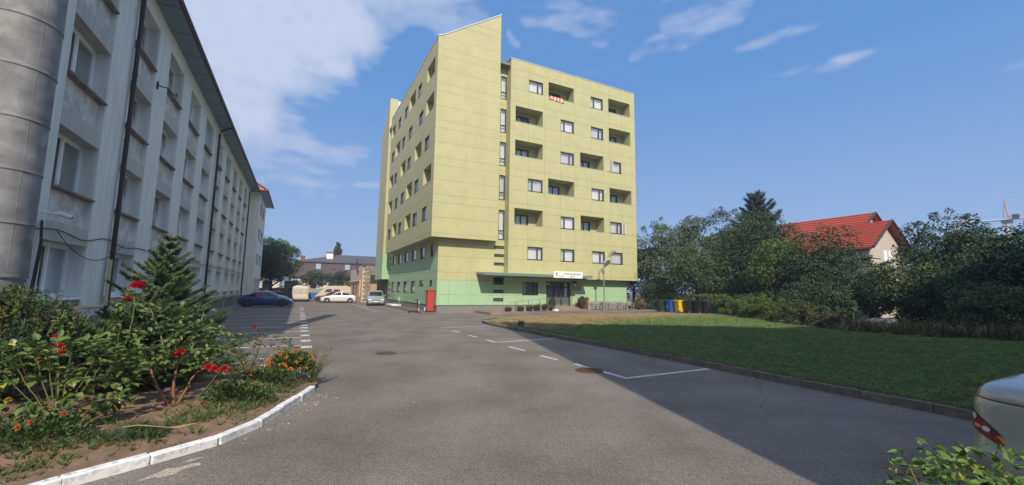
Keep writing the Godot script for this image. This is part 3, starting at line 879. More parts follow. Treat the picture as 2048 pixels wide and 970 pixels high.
	mb.tri(e[0], e[1], r0, Vector3(0, 1, 1)); mb.quad(e[0], e[2], r1, r0, Vector3(1, 1, 0)); mb.tri(e[2], e[3], r1, Vector3(0, 1, -1)); mb.quad(e[1], e[3], r1, r0, Vector3(-1, 1, 0))
	mb.quad(e[0], e[1], e[3], e[2], Vector3.DOWN)
	var hr := obj("roof", mb, M.orange_tile, b)
	mb = MB.new()
	for k in 11:                                                 # courses of tiles on the sunlit hip
		var f := k / 11.0
		var a: Vector3 = e[0].lerp(r0, f) + Vector3(0, 0.02, 0.03)
		var c: Vector3 = e[1].lerp(r0, f) + Vector3(0, 0.02, 0.03)
		mb.tube([a, c], [0.05], 6)
	obj("tile_course", mb, M.orange_tile, hr)
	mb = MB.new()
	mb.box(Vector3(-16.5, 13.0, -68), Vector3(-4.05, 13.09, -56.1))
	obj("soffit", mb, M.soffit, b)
	mb = MB.new(); mb.tube([Vector3(-5.0, 13.06, -56.05), Vector3(-4.0, 13.06, -56.05), Vector3(-4.0, 13.06, -68)], [0.1], 8)
	mb.tube([e[0] + Vector3(0, 0.05, 0), r0 + Vector3(0, 0.05, 0)], [0.11], 8)
	obj("gutter", mb, mat(Color(0.05, 0.03, 0.05), 0.5), b)
	# downpipes
	for q in [-18.42, -34.35, -54.3]:
		mb = MB.new()
		mb.tube([Vector3(-4.95, 13.0, q - 0.1), Vector3(-5.2, 12.85, q), Vector3(-5.56, 12.65, q), Vector3(-5.62, 12.4, q), Vector3(-5.62, 0.1, q)], [0.068], 12)
		for y in [2.0, 4.4, 6.8, 9.2, 11.4]: mb.tube([Vector3(-5.62, y, q), Vector3(-5.62, y + 0.05, q)], [0.08], 12)
		obj("downpipe", mb, M.downpipe, b)
	# things fixed to the wall
	mb = MB.new()
	var pts := []
	for i in 90:
		var z := -13.9 - i * 0.48
		pts.append(Vector3(-5.70, 3.28 + 0.10 * sin(i * 0.9) * (0.5 + 0.5 * sin(i * 0.23)) - 0.1 * exp(-i * 0.2), z))
	mb.tube(pts, [0.016], 6)
	tag(obj("wall_cable", mb, M.cable), "black cable running in waves along the grey block above the ground-floor windows", "cable")
	mb = MB.new()
	pts = []
	for i in 25:
		var f := i / 24.0
		pts.append(Vector3(-5.69, 3.25 - 2.6 * f * (1 - f) * (1.0 if f < 0.5 else 1.0) + 0.05 * f, -14.9 - 4.6 * f))
	mb.tube(pts, [0.011], 6)
	tag(obj("sagging_cable", mb, M.cable), "thin black cable sagging in front of the nearest ground-floor window", "cable")
	mb = MB.new()
	mb.tube([Vector3(-5.7, 3.42, -14.14), Vector3(-5.66, 2.9, -14.12), Vector3(-5.70, 1.0, -14.02)], [0.018], 6)
	mb.tube([Vector3(-5.7, 3.42, -14.19), Vector3(-5.66, 2.8, -14.2), Vector3(-5.70, 1.0, -14.12)], [0.018], 6)
	tag(obj("drop_cable", mb, M.cable), "pair of black cables dropping down beside the metal chimney", "cable")
	var cam := tag(base("security_camera", Vector3(-5.55, 3.62, -14.2)), "white bullet camera on the grey block above the nearest ground-floor window", "camera")
	mb = MB.new(); mb.tube([Vector3(0.06, 0.02, -0.06), Vector3(0.22, -0.04, -0.3)], [0.06], 12)
	obj("body", mb, M.lamp_white, cam)
	mb = MB.new(); mb.tube([Vector3(0.22, -0.04, -0.3), Vector3(0.238, -0.045, -0.325)], [0.05], 12)
	obj("lens", mb, M.black, cam)
	mb = MB.new(); mb.tube([Vector3(-0.2, 0.02, 0), Vector3(0.08, 0.0, -0.08)], [0.025], 8)
	obj("bracket", mb, M.pvc, cam)
	mb = MB.new()
	mb.tube([Vector3(-5.6, 1.22, -15.5), Vector3(-5.6, 1.2, -18.0), Vector3(-5.6, 1.2, -18.25), Vector3(-5.6, 2.7, -18.25)], [0.045], 10)
	tag(obj("gas_pipe", mb, M.cream), "cream gas pipe turning up the grey block beside the nearest downpipe", "pipe")
	mb = MB.new()
	mb.tube([Vector3(-5.5, 1.08, -35.0), Vector3(-5.5, 1.08, -54.0)], [0.045], 10)
	for z in [-36, -42, -48]: mb.tube([Vector3(-5.5, 0.1, z), Vector3(-5.5, 1.08, z)], [0.03], 8)
	tag(obj("gas_pipe", mb, M.cream), "long cream gas pipe along the foot of the far half of the grey block", "pipe")
	mb = MB.new(); mb.tube([Vector3(-5.75, 10.05, -21.2), Vector3(-5.4, 10.0, -21.2), Vector3(-5.3, 10.02, -22.1), Vector3(-5.35, 10.25, -22.3)], [0.025], 8); mb.box(Vector3(-5.75, 9.9, -21.26), Vector3(-5.70, 10.2, -21.14))
	tag(obj("wall_bracket", mb, M.frame), "bent dark bracket under a top-floor window near the first downpipe", "bracket")
	mb = MB.new(); mb.bevel(Vector3(-5.55, 0.1, -15.75), Vector3(-5.3, 1.22, -15.5), 0.015)
	tag(obj("meter_box", mb, M.steel), "narrow grey gas meter cabinet on the pavement before the near window", "cabinet")
	# free-standing metal-clad chimney
	var ch := tag(base("flue_chimney", Vector3(-4.23, 0, -9.2)), "tall round chimney clad in weathered grey metal sheets at the left edge", "chimney")
	for k in 21:
		mb = MB.new()
		var y := 1.98 + k * 0.81
		mb.lathe(Vector3.ZERO, [Vector2(0.437, y - 0.012), Vector2(0.443, y), Vector2(0.437, y + 0.05), Vector2(0.431, y + 0.81)], 40)
		obj("metal_sheet", mb, M.zinc, ch)
		mb = MB.new()
		mb.tube([Vector3(0.341, y, 0.270), Vector3(0.339, y + 0.8, 0.268)], [0.004], 5)
		obj("seam", mb, M.zinc, ch)
	mb = MB.new(); mb.lathe(Vector3.ZERO, [Vector2(0.45, 0), Vector2(0.42, 1.96), Vector2(0, 1.96)], 24)
	obj("base_block", mb, M.plinth, ch)

# ---------------------------------------------------------------- ground
func clip_grid(poly: PackedVector2Array, step: float, hf: Callable, cf: Callable) -> MB:
	var mb := MB.new()
	var lo := poly[0]
	var hi := poly[0]
	for p in poly: lo = lo.min(p); hi = hi.max(p)
	var nx := int(ceil((hi.x - lo.x) / step))
	var ny := int(ceil((hi.y - lo.y) / step))
	for i in nx:
		for j in ny:
			var a := lo + Vector2(i, j) * step
			var cell := rect_poly(a.x, a.x + step, a.y, a.y + step)
			for q in Geometry2D.intersect_polygons(cell, poly):
				mb.col = cf.call(a + Vector2.ONE * step / 2)
				for k in range(1, q.size() - 1):
					var ps := []
					var ns := []
					for w in [q[0], q[k], q[k + 1]]:
						var h: float = hf.call(w)
						ps.append(Vector3(w.x, h, w.y))
						ns.append(Vector3(h - hf.call(w + Vector2(0.1, 0)), 0.1, h - hf.call(w + Vector2(0, 0.1))))
					mb.tri_s(ps[0], ps[1], ps[2], ns[0], ns[1], ns[2])
	return mb

var lawn_poly := PackedVector2Array([Vector2(9.66, 8), Vector2(9.6, 0), Vector2(9.55, -4), Vector2(9.58, -7.4), Vector2(9.62, -11.2), Vector2(9.5, -14.5), Vector2(9.42, -17.3), Vector2(9.38, -20), Vector2(9.55, -22.2), Vector2(10.1, -23.5), Vector2(11.8, -25), Vector2(13.6, -25.6), Vector2(15.5, -25.2), Vector2(18, -24.6), Vector2(21, -24.3), Vector2(25, -24.1), Vector2(28.8, -23.6), Vector2(29.6, -22.2), Vector2(24.9, -16.4), Vector2(22.4, -13), Vector2(21.3, -10.7), Vector2(20.9, -9), Vector2(21.3, -7), Vector2(23, -5), Vector2(25, 0), Vector2(25, 8)])
var bed_poly := PackedVector2Array([Vector2(-5.7, -3.0), Vector2(-4.0, -4.15), Vector2(-3.0, -4.85), Vector2(-2.3, -5.38), Vector2(-1.7, -5.80), Vector2(-1.2, -6.08), Vector2(-0.88, -6.3), Vector2(-0.47, -6.86), Vector2(-0.14, -7.69), Vector2(0.15, -8.35), Vector2(0.36, -9.0), Vector2(0.3, -9.5), Vector2(-0.1, -10.3), Vector2(-0.6, -10.95), Vector2(-1.8, -12.6), Vector2(-4.6, -13.2), Vector2(-5.7, -13.2)])
var bumps := FastNoiseLite.new()
func lawn_h(p: Vector2) -> float:
	return ground_h(p.x) + lerpf(0.15, 0.06, ss(-20.0, -24.0, p.y)) + 0.05 * bumps.get_noise_2d(p.x * 2.0, p.y * 2.0) * ss(9.5, 11.0, p.x)
func bed_h(p: Vector2) -> float:
	var e := 9.0
	for i in 10: e = minf(e, p.distance_to(Geometry2D.get_closest_point_to_segment(p, bed_poly[i], bed_poly[i + 1])))
	if not Geometry2D.is_point_in_polygon(p, bed_poly): e = 0.0
	return 0.088 + ss(0.0, 0.9, e) * (0.10 + 0.05 * bumps.get_noise_2d(p.x * 6, p.y * 6)) + 0.022 * bumps.get_noise_2d(p.x * 22, p.y * 22) * ss(0.03, 0.3, e)

func dryness(p: Vector2) -> float:
	var e := 0.62 + 0.25 * bumps.get_noise_2d(p.x * 1.3, p.y * 1.3)
	return clampf(ss(-15.6, -20.0, p.y + 0.18 * (p.x - 12.0) + 2.2 * bumps.get_noise_2d(p.x * 3, p.y * 3)) * ss(31.0, 26.0, p.x) * (0.55 + e * 0.7), 0, 1)

func along(pts: PackedVector2Array, step: float) -> Array:
	var out := [pts[0]]
	var left := step
	for i in pts.size() - 1:
		var d := pts[i].distance_to(pts[i + 1])
		var s := 0.0
		while d - s >= left:
			s += left
			out.append(pts[i].lerp(pts[i + 1], s / d))
			left = step
		left -= d - s
	return out

func kerb(called: String, pts: PackedVector2Array, step: float, w: float, h: float, m: Material, label: String) -> void:
	var k := base(called)
	k.set_meta("kind", "structure")
	k.set_meta("label", label)
	var p := along(pts, step)
	for i in p.size() - 1:
		var a: Vector2 = p[i]
		var b: Vector2 = p[i + 1]
		var mb := MB.new()
		var L := a.distance_to(b)
		mb.bevel(Vector3(-w / 2, -0.1, -L / 2 + 0.002), Vector3(w / 2, h + rf(-0.006, 0.006), L / 2 - 0.002), 0.014)
		var o := obj("kerb_stone", mb, m, k)
		var mid := (a + b) / 2
		o.position = Vector3(mid.x + rf(-0.006, 0.006), ground_h(mid.x), mid.y)
		o.rotation = Vector3(rf(-0.012, 0.012), atan2(b.x - a.x, b.y - a.y) + rf(-0.012, 0.012), rf(-0.03, 0.03))

func line(parent: Node, a: Vector2, b: Vector2, w: float, called := "painted_line") -> void:
	var d := (b - a).normalized()
	var s := Vector2(-d.y, d.x) * w / 2
	var mb := MB.new()
	var n := int(a.distance_to(b) / 0.35) + 1
	var y := 0.004
	for i in n:                                    # worn edges
		var p := a.lerp(b, float(i) / n)
		var q := a.lerp(b, float(i + 1) / n)
		var t0 := s * rf(0.86, 1.0)
		var t1 := s * rf(0.86, 1.0)
		mb.quad(Vector3(p.x + t0.x, y, p.y + t0.y), Vector3(q.x + t1.x, y, q.y + t1.y), Vector3(q.x - t1.x, y, q.y - t1.y), Vector3(p.x - t0.x, y, p.y - t0.y), Vector3.UP)
	obj(called, mb, M.paint, parent)

func build_ground() -> void:
	bumps.seed = 4; bumps.frequency = 0.35; bumps.fractal_octaves = 3
	var mb := MB.new()
	var xs := [-900.0, -60.0, 0.0, 11.5, 12.5, 13.5, 14.5, 15.5, 16.5, 18.0, 60.0, 900.0]
	for i in xs.size() - 1:
		var a := ground_h(xs[i]) - 0.05
		var b := ground_h(xs[i + 1]) - 0.05
		mb.quad(Vector3(xs[i], a, -900), Vector3(xs[i + 1], b, -900), Vector3(xs[i + 1], b, 300), Vector3(xs[i], a, 300), Vector3.UP)
	struct("ground", mb, M.earth)
	mb = MB.new()
	xs = [-30.0, -4.0, 0.0, 4.0, 8.0, 11.5, 12.2, 12.9, 13.6, 14.3, 15.0, 15.7, 16.4, 17.1, 18.0, 22.0, 31.5]
	for i in xs.size() - 1:
		for j in 12:
			var a := ground_h(xs[i])
			var b := ground_h(xs[i + 1])
			var z0 := 30.0 - j * 8.8
			mb.quad(Vector3(xs[i], a, z0 - 8.8), Vector3(xs[i + 1], b, z0 - 8.8), Vector3(xs[i + 1], b, z0), Vector3(xs[i], a, z0), Vector3.UP)
	var road := struct("car_park", mb, M.asphalt)
	mb = MB.new()
	mb.box(Vector3(-5.78, -0.1, -66), Vector3(-4.55, 0.1, -13.25))
	struct("pavement", mb, M.concrete)
	mb = MB.new()
	mb.box(Vector3(8.45, -0.1, -57), Vector3(9.80, 0.09, -32.0))
	struct("tower_pavement", mb, detail(mat(Color(0.33, 0.28, 0.22), 0.95, T.fine, 2.0), T.mottle, 0.5))
	# markings: bays on the left
	for z in [-11.0, -13.1, -15.65, -18.05, -20.5, -22.95, -25.4, -28.2, -31.0, -33.8, -36.2, -38.7, -41.2]:
		line(road, Vector2(-4.45, z), Vector2(0.2, z + 0.05), 0.14)
	for z in [-13.2, -15.1, -16.85, -18.7, -20.6, -22.2, -23.65, -25.6, -28.0, -30.0, -31.4, -33.0, -35.4, -38.0, -40.4, -42.4, -44.6]:
		line(road, Vector2(0.33, z - 0.27), Vector2(0.33, z + 0.27), 0.34, "painted_block")
	# bays on the right
	line(road, Vector2(6.52, -14.95), Vector2(6.52, -14.1), 0.13); line(road, Vector2(6.46, -14.12), Vector2(9.35, -14.5), 0.13)
	line(road, Vector2(6.6, -9.3), Vector2(6.6, -7.35), 0.13); line(road, Vector2(6.54, -7.36), Vector2(9.4, -7.42), 0.13)
	for z in [[-12.9, -11.9], [-10.85, -10.05], [-16.7, -15.95], [-18.75, -17.95]]:
		line(road, Vector2(6.46, z[0]), Vector2(6.52, z[1]), 0.13)
	line(road, Vector2(6.3, -20.3), Vector2(9.2, -20.8), 0.12)
	line(road, Vector2(11.4, -30.6), Vector2(13.2, -30.9), 0.12)
	# bays along the tower
	for z in [-36.0, -38.6, -41.2, -43.8, -46.4, -49.0]:
		line(road, Vector2(5.9, z), Vector2(8.4, z + 0.05), 0.11)
	for k in 13: line(road, Vector2(5.8, -36.2 - k * 1.3), Vector2(5.8, -36.75 - k * 1.3), 0.2, "painted_block")
	# worn patches of paint and pale dust on the near asphalt
	
	# darker repaired strip in the left bays
	mb = MB.new()
	mb.quad(Vector3(-4.4, 0.002, -17.9), Vector3(-0.75, 0.002, -17.6), Vector3(-0.55, 0.002, -12.2), Vector3(-4.4, 0.002, -11.6), Vector3.UP)
	obj("repaired_patch", mb, M.asphalt2, road)
	# cracks and patched cuts in the old asphalt
	for q in [[Vector2(1.2, -13.5), Vector2(5.6, -12.2), 0.2], [Vector2(1.0, -18), Vector2(5.4, -22.5), 0.4], [Vector2(7.0, -4.6), Vector2(9.3, -6.2), 0.2], [Vector2(-3.6, -19.0), Vector2(-0.4, -21.6), 0.2]]:
		var m3 := MB.new()
		var a: Vector2 = q[0]
		var b: Vector2 = q[1]
		var n := int(a.distance_to(b) / 0.12)
		var d := (b - a).normalized()
		var nr := Vector2(-d.y, d.x)
		var last := a
		var lw := 0.004
		var off := 0.0
		for i in range(1, n + 1):
			off += rf(-0.05, 0.05)
			off *= 0.97
			var p := a.lerp(b, float(i) / n) + nr * off
			var w := rf(0.002, 0.007)
			m3.quad(Vector3(last.x + nr.x * lw, 0.003, last.y + nr.y * lw), Vector3(p.x + nr.x * w, 0.003, p.y + nr.y * w), Vector3(p.x - nr.x * w, 0.003, p.y - nr.y * w), Vector3(last.x - nr.x * lw, 0.003, last.y - nr.y * lw), Vector3.UP)
			last = p
			lw = w
		obj("crack", m3, M.crack, road)
	for q in [[2.2, -16.6, 2.4, 1.1, 0.2], [3.0, -25.0, 0.8, 4.6, 0.1]]:
		var m3 := MB.new()
		m3.xf = Transform3D(Basis(Vector3.UP, q[4]), Vector3(q[0], 0.0, q[1]))
		m3.quad(Vector3(-q[2] / 2, 0.0024, -q[3] / 2), Vector3(q[2] / 2, 0.0024, -q[3] / 2 + 0.1), Vector3(q[2] / 2 - 0.08, 0.0024, q[3] / 2), Vector3(-q[2] / 2, 0.0024, q[3] / 2 - 0.06), Vector3.UP)
		obj("repaired_patch", m3, M.asphalt3, road)
	var wp := MB.new()
	for q in [[Vector2(-1.05, -5.60), 0.24, 0.09, 0.55], [Vector2(-0.92, -5.86), 0.10, 0.03, 0.5]]:
		for i in 12:
			var a := TAU * i / 12
			var b := TAU * (i + 1) / 12
			var ra := 1.0 + 0.35 * sin(i * 2.3)
			var rb := 1.0 + 0.35 * sin((i + 1) % 12 * 2.3)
			var m := Vector3(q[0].x, 0.003, q[0].y)
			var u: Vector3 = Vector3(cos(q[3]), 0, -sin(q[3])) * q[1]
			var w: Vector3 = Vector3(sin(q[3]), 0, cos(q[3])) * q[2]
			wp.tri(m, m + (u * cos(a) + w * sin(a)) * ra, m + (u * cos(b) + w * sin(b)) * rb, Vector3.UP)
	obj("worn_paint", wp, detail(mat(Color(0.60, 0.55, 0.44), 0.9, T.flake, 3.0), T.stone, 1.5), road)
	var lit := MB.new()
	for i in 150:                                    # grit and scraps lying about, thicker along the kerbs
		var p := Vector2(rf(-0.5, 9.2), rf(-24, -3.4))
		if i % 3 == 0: p = Vector2(9.25 + rf(-0.3, 0.08), rf(-20, -2))
		elif i % 3 == 1:
			var bp := along(PackedVector2Array([Vector2(-1.15, -5.75), Vector2(-0.35, -6.6), Vector2(0.05, -7.5), Vector2(0.45, -8.7)]), 0.05)
			var bq: Vector2 = bp[rng.randi() % bp.size()]
			p = bq + Vector2(rf(0.0, 0.3), rf(-0.05, 0.25))
		var r := rf(0.004, 0.016)
		lit.col = [Color(0.5, 0.47, 0.42), Color(0.30, 0.22, 0.12), Color(0.2, 0.19, 0.17)][i % 3 if i % 2 else 0]
		lit.xf = Transform3D(Basis(Vector3.UP, rf(0, 6)), Vector3(p.x, 0.003, p.y))
		lit.tri(Vector3(-r, 0, -r), Vector3(r * 1.4, 0, 0), Vector3(0, r, 0), Vector3.UP); lit.tri(Vector3(r * 1.4, 0, 0), Vector3(-r, 0, r), Vector3(0, r, 0), Vector3.UP); lit.tri(Vector3(-r, 0, r), Vector3(-r, 0, -r), Vector3(0, r, 0), Vector3.UP)
	tag(obj("road_grit", lit, M.col), "small stones and dry scraps scattered over the asphalt and along the kerbs", "grit", "", "stuff")
	# rusty drain and a flush cover
	var dr := tag(base("drain_cover", Vector3(6.38, 0, -8.4)), "round rusty drain cover beside the long white corner line", "drain cover")
	var rust := detail(mat(Color(0.20, 0.10, 0.055), 0.85, T.fine, 6.0), T.mottle, 1.5)
	mb = MB.new(); mb.lathe(Vector3.ZERO, [Vector2(0.34, 0.0), Vector2(0.34, 0.012), Vector2(0.29, 0.012), Vector2(0.29, 0.004), Vector2(0, 0.004)], 28)
	obj("rim", mb, rust, dr)
	mb = MB.new()
	for i in range(-5, 6):
		var h := sqrt(0.285 * 0.285 - pow(i * 0.05, 2))
		mb.bevel(Vector3(i * 0.05 - 0.016, 0.003, -h), Vector3(i * 0.05 + 0.016, 0.012, h), 0.003)
	obj("grate", mb, rust, dr)
	mb = MB.new(); mb.lathe(Vector3(2.4, 0, -12.87), [Vector2(0.3, 0.0), Vector2(0.3, 0.012), Vector2(0.25, 0.012), Vector2(0.25, 0.008), Vector2(0, 0.01)], 24)
	tag(obj("manhole_cover", mb, detail(mat(Color(0.16, 0.13, 0.10), 0.9, T.fine, 5.0), T.mottle, 1.5)), "small round dark cover flush with the asphalt in the middle of the yard", "manhole cover")
	# the lawn and the flower bed
	var lawn_m := vc(detail(mat(Color(1, 1, 1), 1.0, T.fine, 2.2, 3.0, T.fine), T.mottle, 0.35))
	struct("lawn", clip_grid(lawn_poly, 0.5, lawn_h, func(p: Vector2) -> Color:
		var d := dryness(p)
		return Color(0.15, 0.235, 0.08).lerp(Color(0.50, 0.37, 0.19), d)), lawn_m)
	struct("bed_soil", clip_grid(Geometry2D.offset_polygon(bed_poly, 0.075)[0], 0.13, bed_h, func(_p: Vector2) -> Color: return Color(1, 1, 1)), M.soil)
	kerb("lawn_kerb", PackedVector2Array([Vector2(9.6, 8), Vector2(9.53, 0), Vector2(9.48, -4), Vector2(9.51, -7.4), Vector2(9.55, -11.2), Vector2(9.43, -14.5), Vector2(9.35, -17.3), Vector2(9.31, -20), Vector2(9.48, -22.3), Vector2(10.05, -23.6), Vector2(11.8, -25.07)]), 1.02, 0.13, 0.15, M.kerb, "worn grey concrete kerb along the lawn")
	kerb("bed_kerb", PackedVector2Array([Vector2(-5.66, -2.94), Vector2(-3.96, -4.09), Vector2(-2.96, -4.79), Vector2(-2.26, -5.32), Vector2(-1.66, -5.74), Vector2(-1.15, -6.02), Vector2(-0.82, -6.24), Vector2(-0.41, -6.81), Vector2(-0.07, -7.66), Vector2(0.22, -8.33), Vector2(0.43, -9.0)]), 0.66, 0.11, 0.105, M.white_kerb, "white-painted kerb along the flower bed")
	kerb("bed_rear_kerb", PackedVector2Array([Vector2(0.3, -9.55), Vector2(-0.1, -10.36), Vector2(-0.6, -11.02), Vector2(-1.8, -12.67), Vector2(-4.6, -13.27)]), 0.8, 0.12, 0.15, M.white_kerb, "white-painted kerb at the rear of the flower bed")

# ---------------------------------------------------------------- things farther off
func build_far() -> void:
	# brick outbuilding behind the tower
	var b := tag(base("brick_outbuilding"), "old flat-roofed outbuilding of pale brick with a stained plaster side and yellow gas pipe", "building")
	var brick := vc(detail(mat(Color(1, 1, 1), 0.95, T.fine, 2.0), T.mottle, 0.4))
	var mb := MB.new()
	mb.prism(PackedVector2Array([Vector2(-75.5, 0), Vector2(-60.75, 0), Vector2(-60.75, 4.6), Vector2(-61.4, 5.0), Vector2(-63.0, 5.05), Vector2(-66, 4.85), Vector2(-75.5, 4.75)]), Vector3(7.66, 0, 0), Vector3.BACK, Vector3.UP, Vector3(6, 0, 0))
	obj("wall", mb, detail(mat(Color(0.80, 0.66, 0.55), 0.95, T.grain, 1.0), T.streak, 0.12), b)
	mb = MB.new()
	for r in 16:
		var x := 7.75 + (0.25 if r % 2 else 0.0)
		while x < 13.2:
			var w := rf(0.42, 0.6)
			var k := rf(0.7, 1.1)
			mb.col = Color(0.66 * k, 0.54 * k, 0.40 * k)
			mb.bevel(Vector3(x, 0.12 + r * 0.3, -60.77), Vector3(x + w, 0.385 + r * 0.3, -60.68 + rf(-0.02, 0.02)), 0.02)
			x += w + 0.035
	obj("brick_courses", mb, brick, b).set_meta("kind", "stuff")
	mb = MB.new(); mb.col = Color(0.30, 0.26, 0.20); mb.box(Vector3(7.6, 4.95, -61.2), Vector3(13.4, 5.12, -60.62))
	obj("coping", mb, brick, b)
	mb = MB.new(); mb.box(Vector3(8.7, 2.55, -60.75), Vector3(9.6, 3.75, -60.60))
	obj("window", mb, M.frame, b)
	mb = MB.new(); mb.col = Color(0.40, 0.30, 0.16); mb.box(Vector3(8.78, 1.5, -60.75), Vector3(9.6, 2.5, -60.63))
	obj("board_panel", mb, M.col, b)
	mb = MB.new(); mb.col = Color(0.30, 0.25, 0.2); mb.box(Vector3(7.9, 3.15, -60.75), Vector3(8.65, 3.7, -60.64))
	obj("plaster_patch", mb, M.col, b)
	mb = MB.new(); mb.col = Color(0.05, 0.045, 0.04); mb.box(Vector3(7.6, 0.1, -71.2), Vector3(7.68, 2.5, -69.6)); mb.box(Vector3(7.6, 0.1, -67.0), Vector3(7.68, 2.4, -66.4))
	var dr := obj("door", mb, M.col, b)
	mb = MB.new(); mb.col = Color(0.40, 0.06, 0.04); mb.box(Vector3(7.57, 0.3, -69.6), Vector3(7.64, 2.2, -68.9))
	obj("door_leaf", mb, M.col, dr)
	mb = MB.new(); mb.tube([Vector3(7.5, 6.2, -66.4), Vector3(7.5, 4.5, -65.7), Vector3(7.5, 4.25, -65.4), Vector3(7.66, 4.2, -64.9)], [0.11], 10)
	obj("stove_pipe", mb, M.black, b)
	mb = MB.new(); mb.tube([Vector3(7.55, 2.4, -76.0), Vector3(7.55, 2.86, -76.0), Vector3(7.55, 2.9, -62.2), Vector3(7.55, 2.9, -61.9), Vector3(7.55, 0.7, -61.9), Vector3(7.3, 0.45, -62.2), Vector3(7.1, 0.2, -62.8)], [0.09], 10)
	obj("gas_pipe", mb, mat(Color(0.75, 0.45, 0.06), 0.5), b)
	# house with the dark mansard roof
	b = tag(base("mansard_house"), "long white house with a dark brown tiled mansard roof and two roof windows", "building")
	mb = MB.new(); mb.box(Vector3(-1.8, 0, -104), Vector3(19, 4.3, -95.3))
	obj("wall", mb, mat(Color(0.66, 0.64, 0.60), 0.9, T.soft, 0.3), b)
	var tile := mat(Color(0.115, 0.085, 0.09), 0.75, T.grain, 1.0)
	mb = MB.new()
	mb.quad(Vector3(-2.7, 4.0, -94.7), Vector3(19.6, 4.0, -94.7), Vector3(19.0, 7.2, -96.0), Vector3(-0.9, 7.2, -96.0), Vector3(0, 0.3, 1))
	mb.quad(Vector3(-2.7, 4.0, -94.7), Vector3(-0.9, 7.2, -96.0), Vector3(-0.9, 7.2, -103.5), Vector3(-2.7, 4.0, -104.7), Vector3(-1, 0.3, 0))
	var ms := obj("roof_skirt", mb, tile, b)
	mb = MB.new()
	for k in 62:
		var f := k / 61.0
		mb.tube([Vector3(lerpf(-2.7, 19.6, f), 4.0, -94.68), Vector3(lerpf(-0.9, 19.0, f), 7.2, -95.98)], [0.085], 5)
	obj("tile_rib", mb, tile, ms)
	mb = MB.new()
	var pk := Vector3(7.5, 9.1, -100)
	var pk2 := Vector3(17.5, 9.1, -100)
	mb.quad(Vector3(-1.1, 7.25, -95.7), Vector3(19.4, 7.25, -95.7), pk2, pk, Vector3(0, 1, 1)); mb.tri(Vector3(-1.1, 7.25, -95.7), Vector3(-1.1, 7.25, -104), pk, Vector3(-1, 1, 0)); mb.tri(Vector3(19.4, 7.25, -95.7), Vector3(19.4, 7.25, -104), pk2, Vector3(1, 1, 0)); mb.quad(Vector3(-1.1, 7.25, -104), Vector3(19.4, 7.25, -104), pk2, pk, Vector3(0, 1, -1))
	mb.box(Vector3(-1.2, 7.05, -95.8), Vector3(19.4, 7.22, -95.55))
	obj("roof", mb, mat(Color(0.10, 0.092, 0.105), 0.6, T.grain, 1.0), b)
	for x in [2.8, 8.4]:
		mb = MB.new(); mb.box(Vector3(x, 5.65, -95.7), Vector3(x + 0.95, 6.75, -95.2))
		obj("roof_window", mb, mat(Color(0.35, 0.42, 0.5), 0.15), b)
	for q in [[4.8, 6.1, 9.4, -97.5], [-0.1, 0.7, 8.4, -98.0]]:
		mb = MB.new(); mb.box(Vector3(q[0], 7.3, q[3] - 0.8), Vector3(q[1], q[2] - 0.25, q[3]))
		var cst := obj("chimney", mb, M.lamp_white if q[0] > 1 else M.clay, b)
		mb = MB.new(); mb.bevel(Vector3(q[0] - 0.05, q[2] - 0.25, q[3] - 0.85), Vector3(q[1] + 0.05, q[2] + 0.1, q[3] + 0.05), 0.03)
		obj("cap", mb, M.clay, cst)
	for x in [2.0, 5.5, 9.0]:
		mb = MB.new(); mb.box(Vector3(x, 1.3, -95.4), Vector3(x + 1.1, 2.8, -95.26))
		obj("window", mb, M.dark_glass, b)
	# a red-roofed white house behind the big tree
	b = tag(base("red_roof_house"), "white house with a red tiled roof mostly hidden behind the large leafy tree", "building")
	mb = MB.new(); mb.box(Vector3(-15, 0, -96), Vector3(-3.2, 4.6, -88))
	obj("wall", mb, mat(Color(0.68, 0.66, 0.62), 0.9, T.soft, 0.3), b)
	mb = MB.new(); mb.prism(PackedVector2Array([Vector2(-96.5, 4.6), Vector2(-87.5, 4.6), Vector2(-92, 8.0)]), Vector3(-15.4, 0, 0), Vector3.BACK, Vector3.UP, Vector3(12.6, 0, 0))
	obj("roof", mb, M.orange_tile, b)
	for x in [-12.0, -9.0, -6.0]:
		mb = MB.new(); mb.box(Vector3(x, 1.4, -88.1), Vector3(x + 1.2, 3.0, -87.96))
		obj("window", mb, M.dark_glass, b)
	mb = MB.new(); mb.box(Vector3(-16, 0, -78.2), Vector3(7.5, 1.7, -78))
	tag(obj("boundary_wall", mb, detail(mat(Color(0.55, 0.52, 0.47), 0.95, T.fine, 1.0), T.streak, 0.2)), "low pale boundary wall behind the parked caravans", "wall")
	mb = MB.new()
	for i in 40: mb.box(Vector3(-4.5, 0.4, -77.6 + i * 0.09), Vector3(-4.46, 2.2, -77.53 + i * 0.09))
	mb = MB.new(); mb.col = Color(0.40, 0.22, 0.06)
	mb.box(Vector3(-2.2, 0.6, -77.9), Vector3(-0.2, 2.9, -77.7))
	tag(obj("wooden_gate", mb, M.col), "small orange-brown wooden gate in the low wall left of the caravan", "gate")
	# red-roofed house on the right, behind the trees
	b = tag(base("gabled_house"), "pale house with a bright red tiled double-gabled roof rising behind the trees", "building")
	var ren := mat(Color(0.52, 0.46, 0.40), 0.9, T.soft, 0.4)
	var red := mat(Color(0.50, 0.082, 0.045), 0.7, T.grain, 1.2)
	mb = MB.new()
	mb.prism(PackedVector2Array([Vector2(41.3, 0), Vector2(50.2, 0), Vector2(50.2, 6.0), Vector2(45.7, 9.2), Vector2(41.3, 6.0)]), Vector3(0, 0, -26.0), Vector3.RIGHT, Vector3.UP, Vector3(0, 0, 7.3))
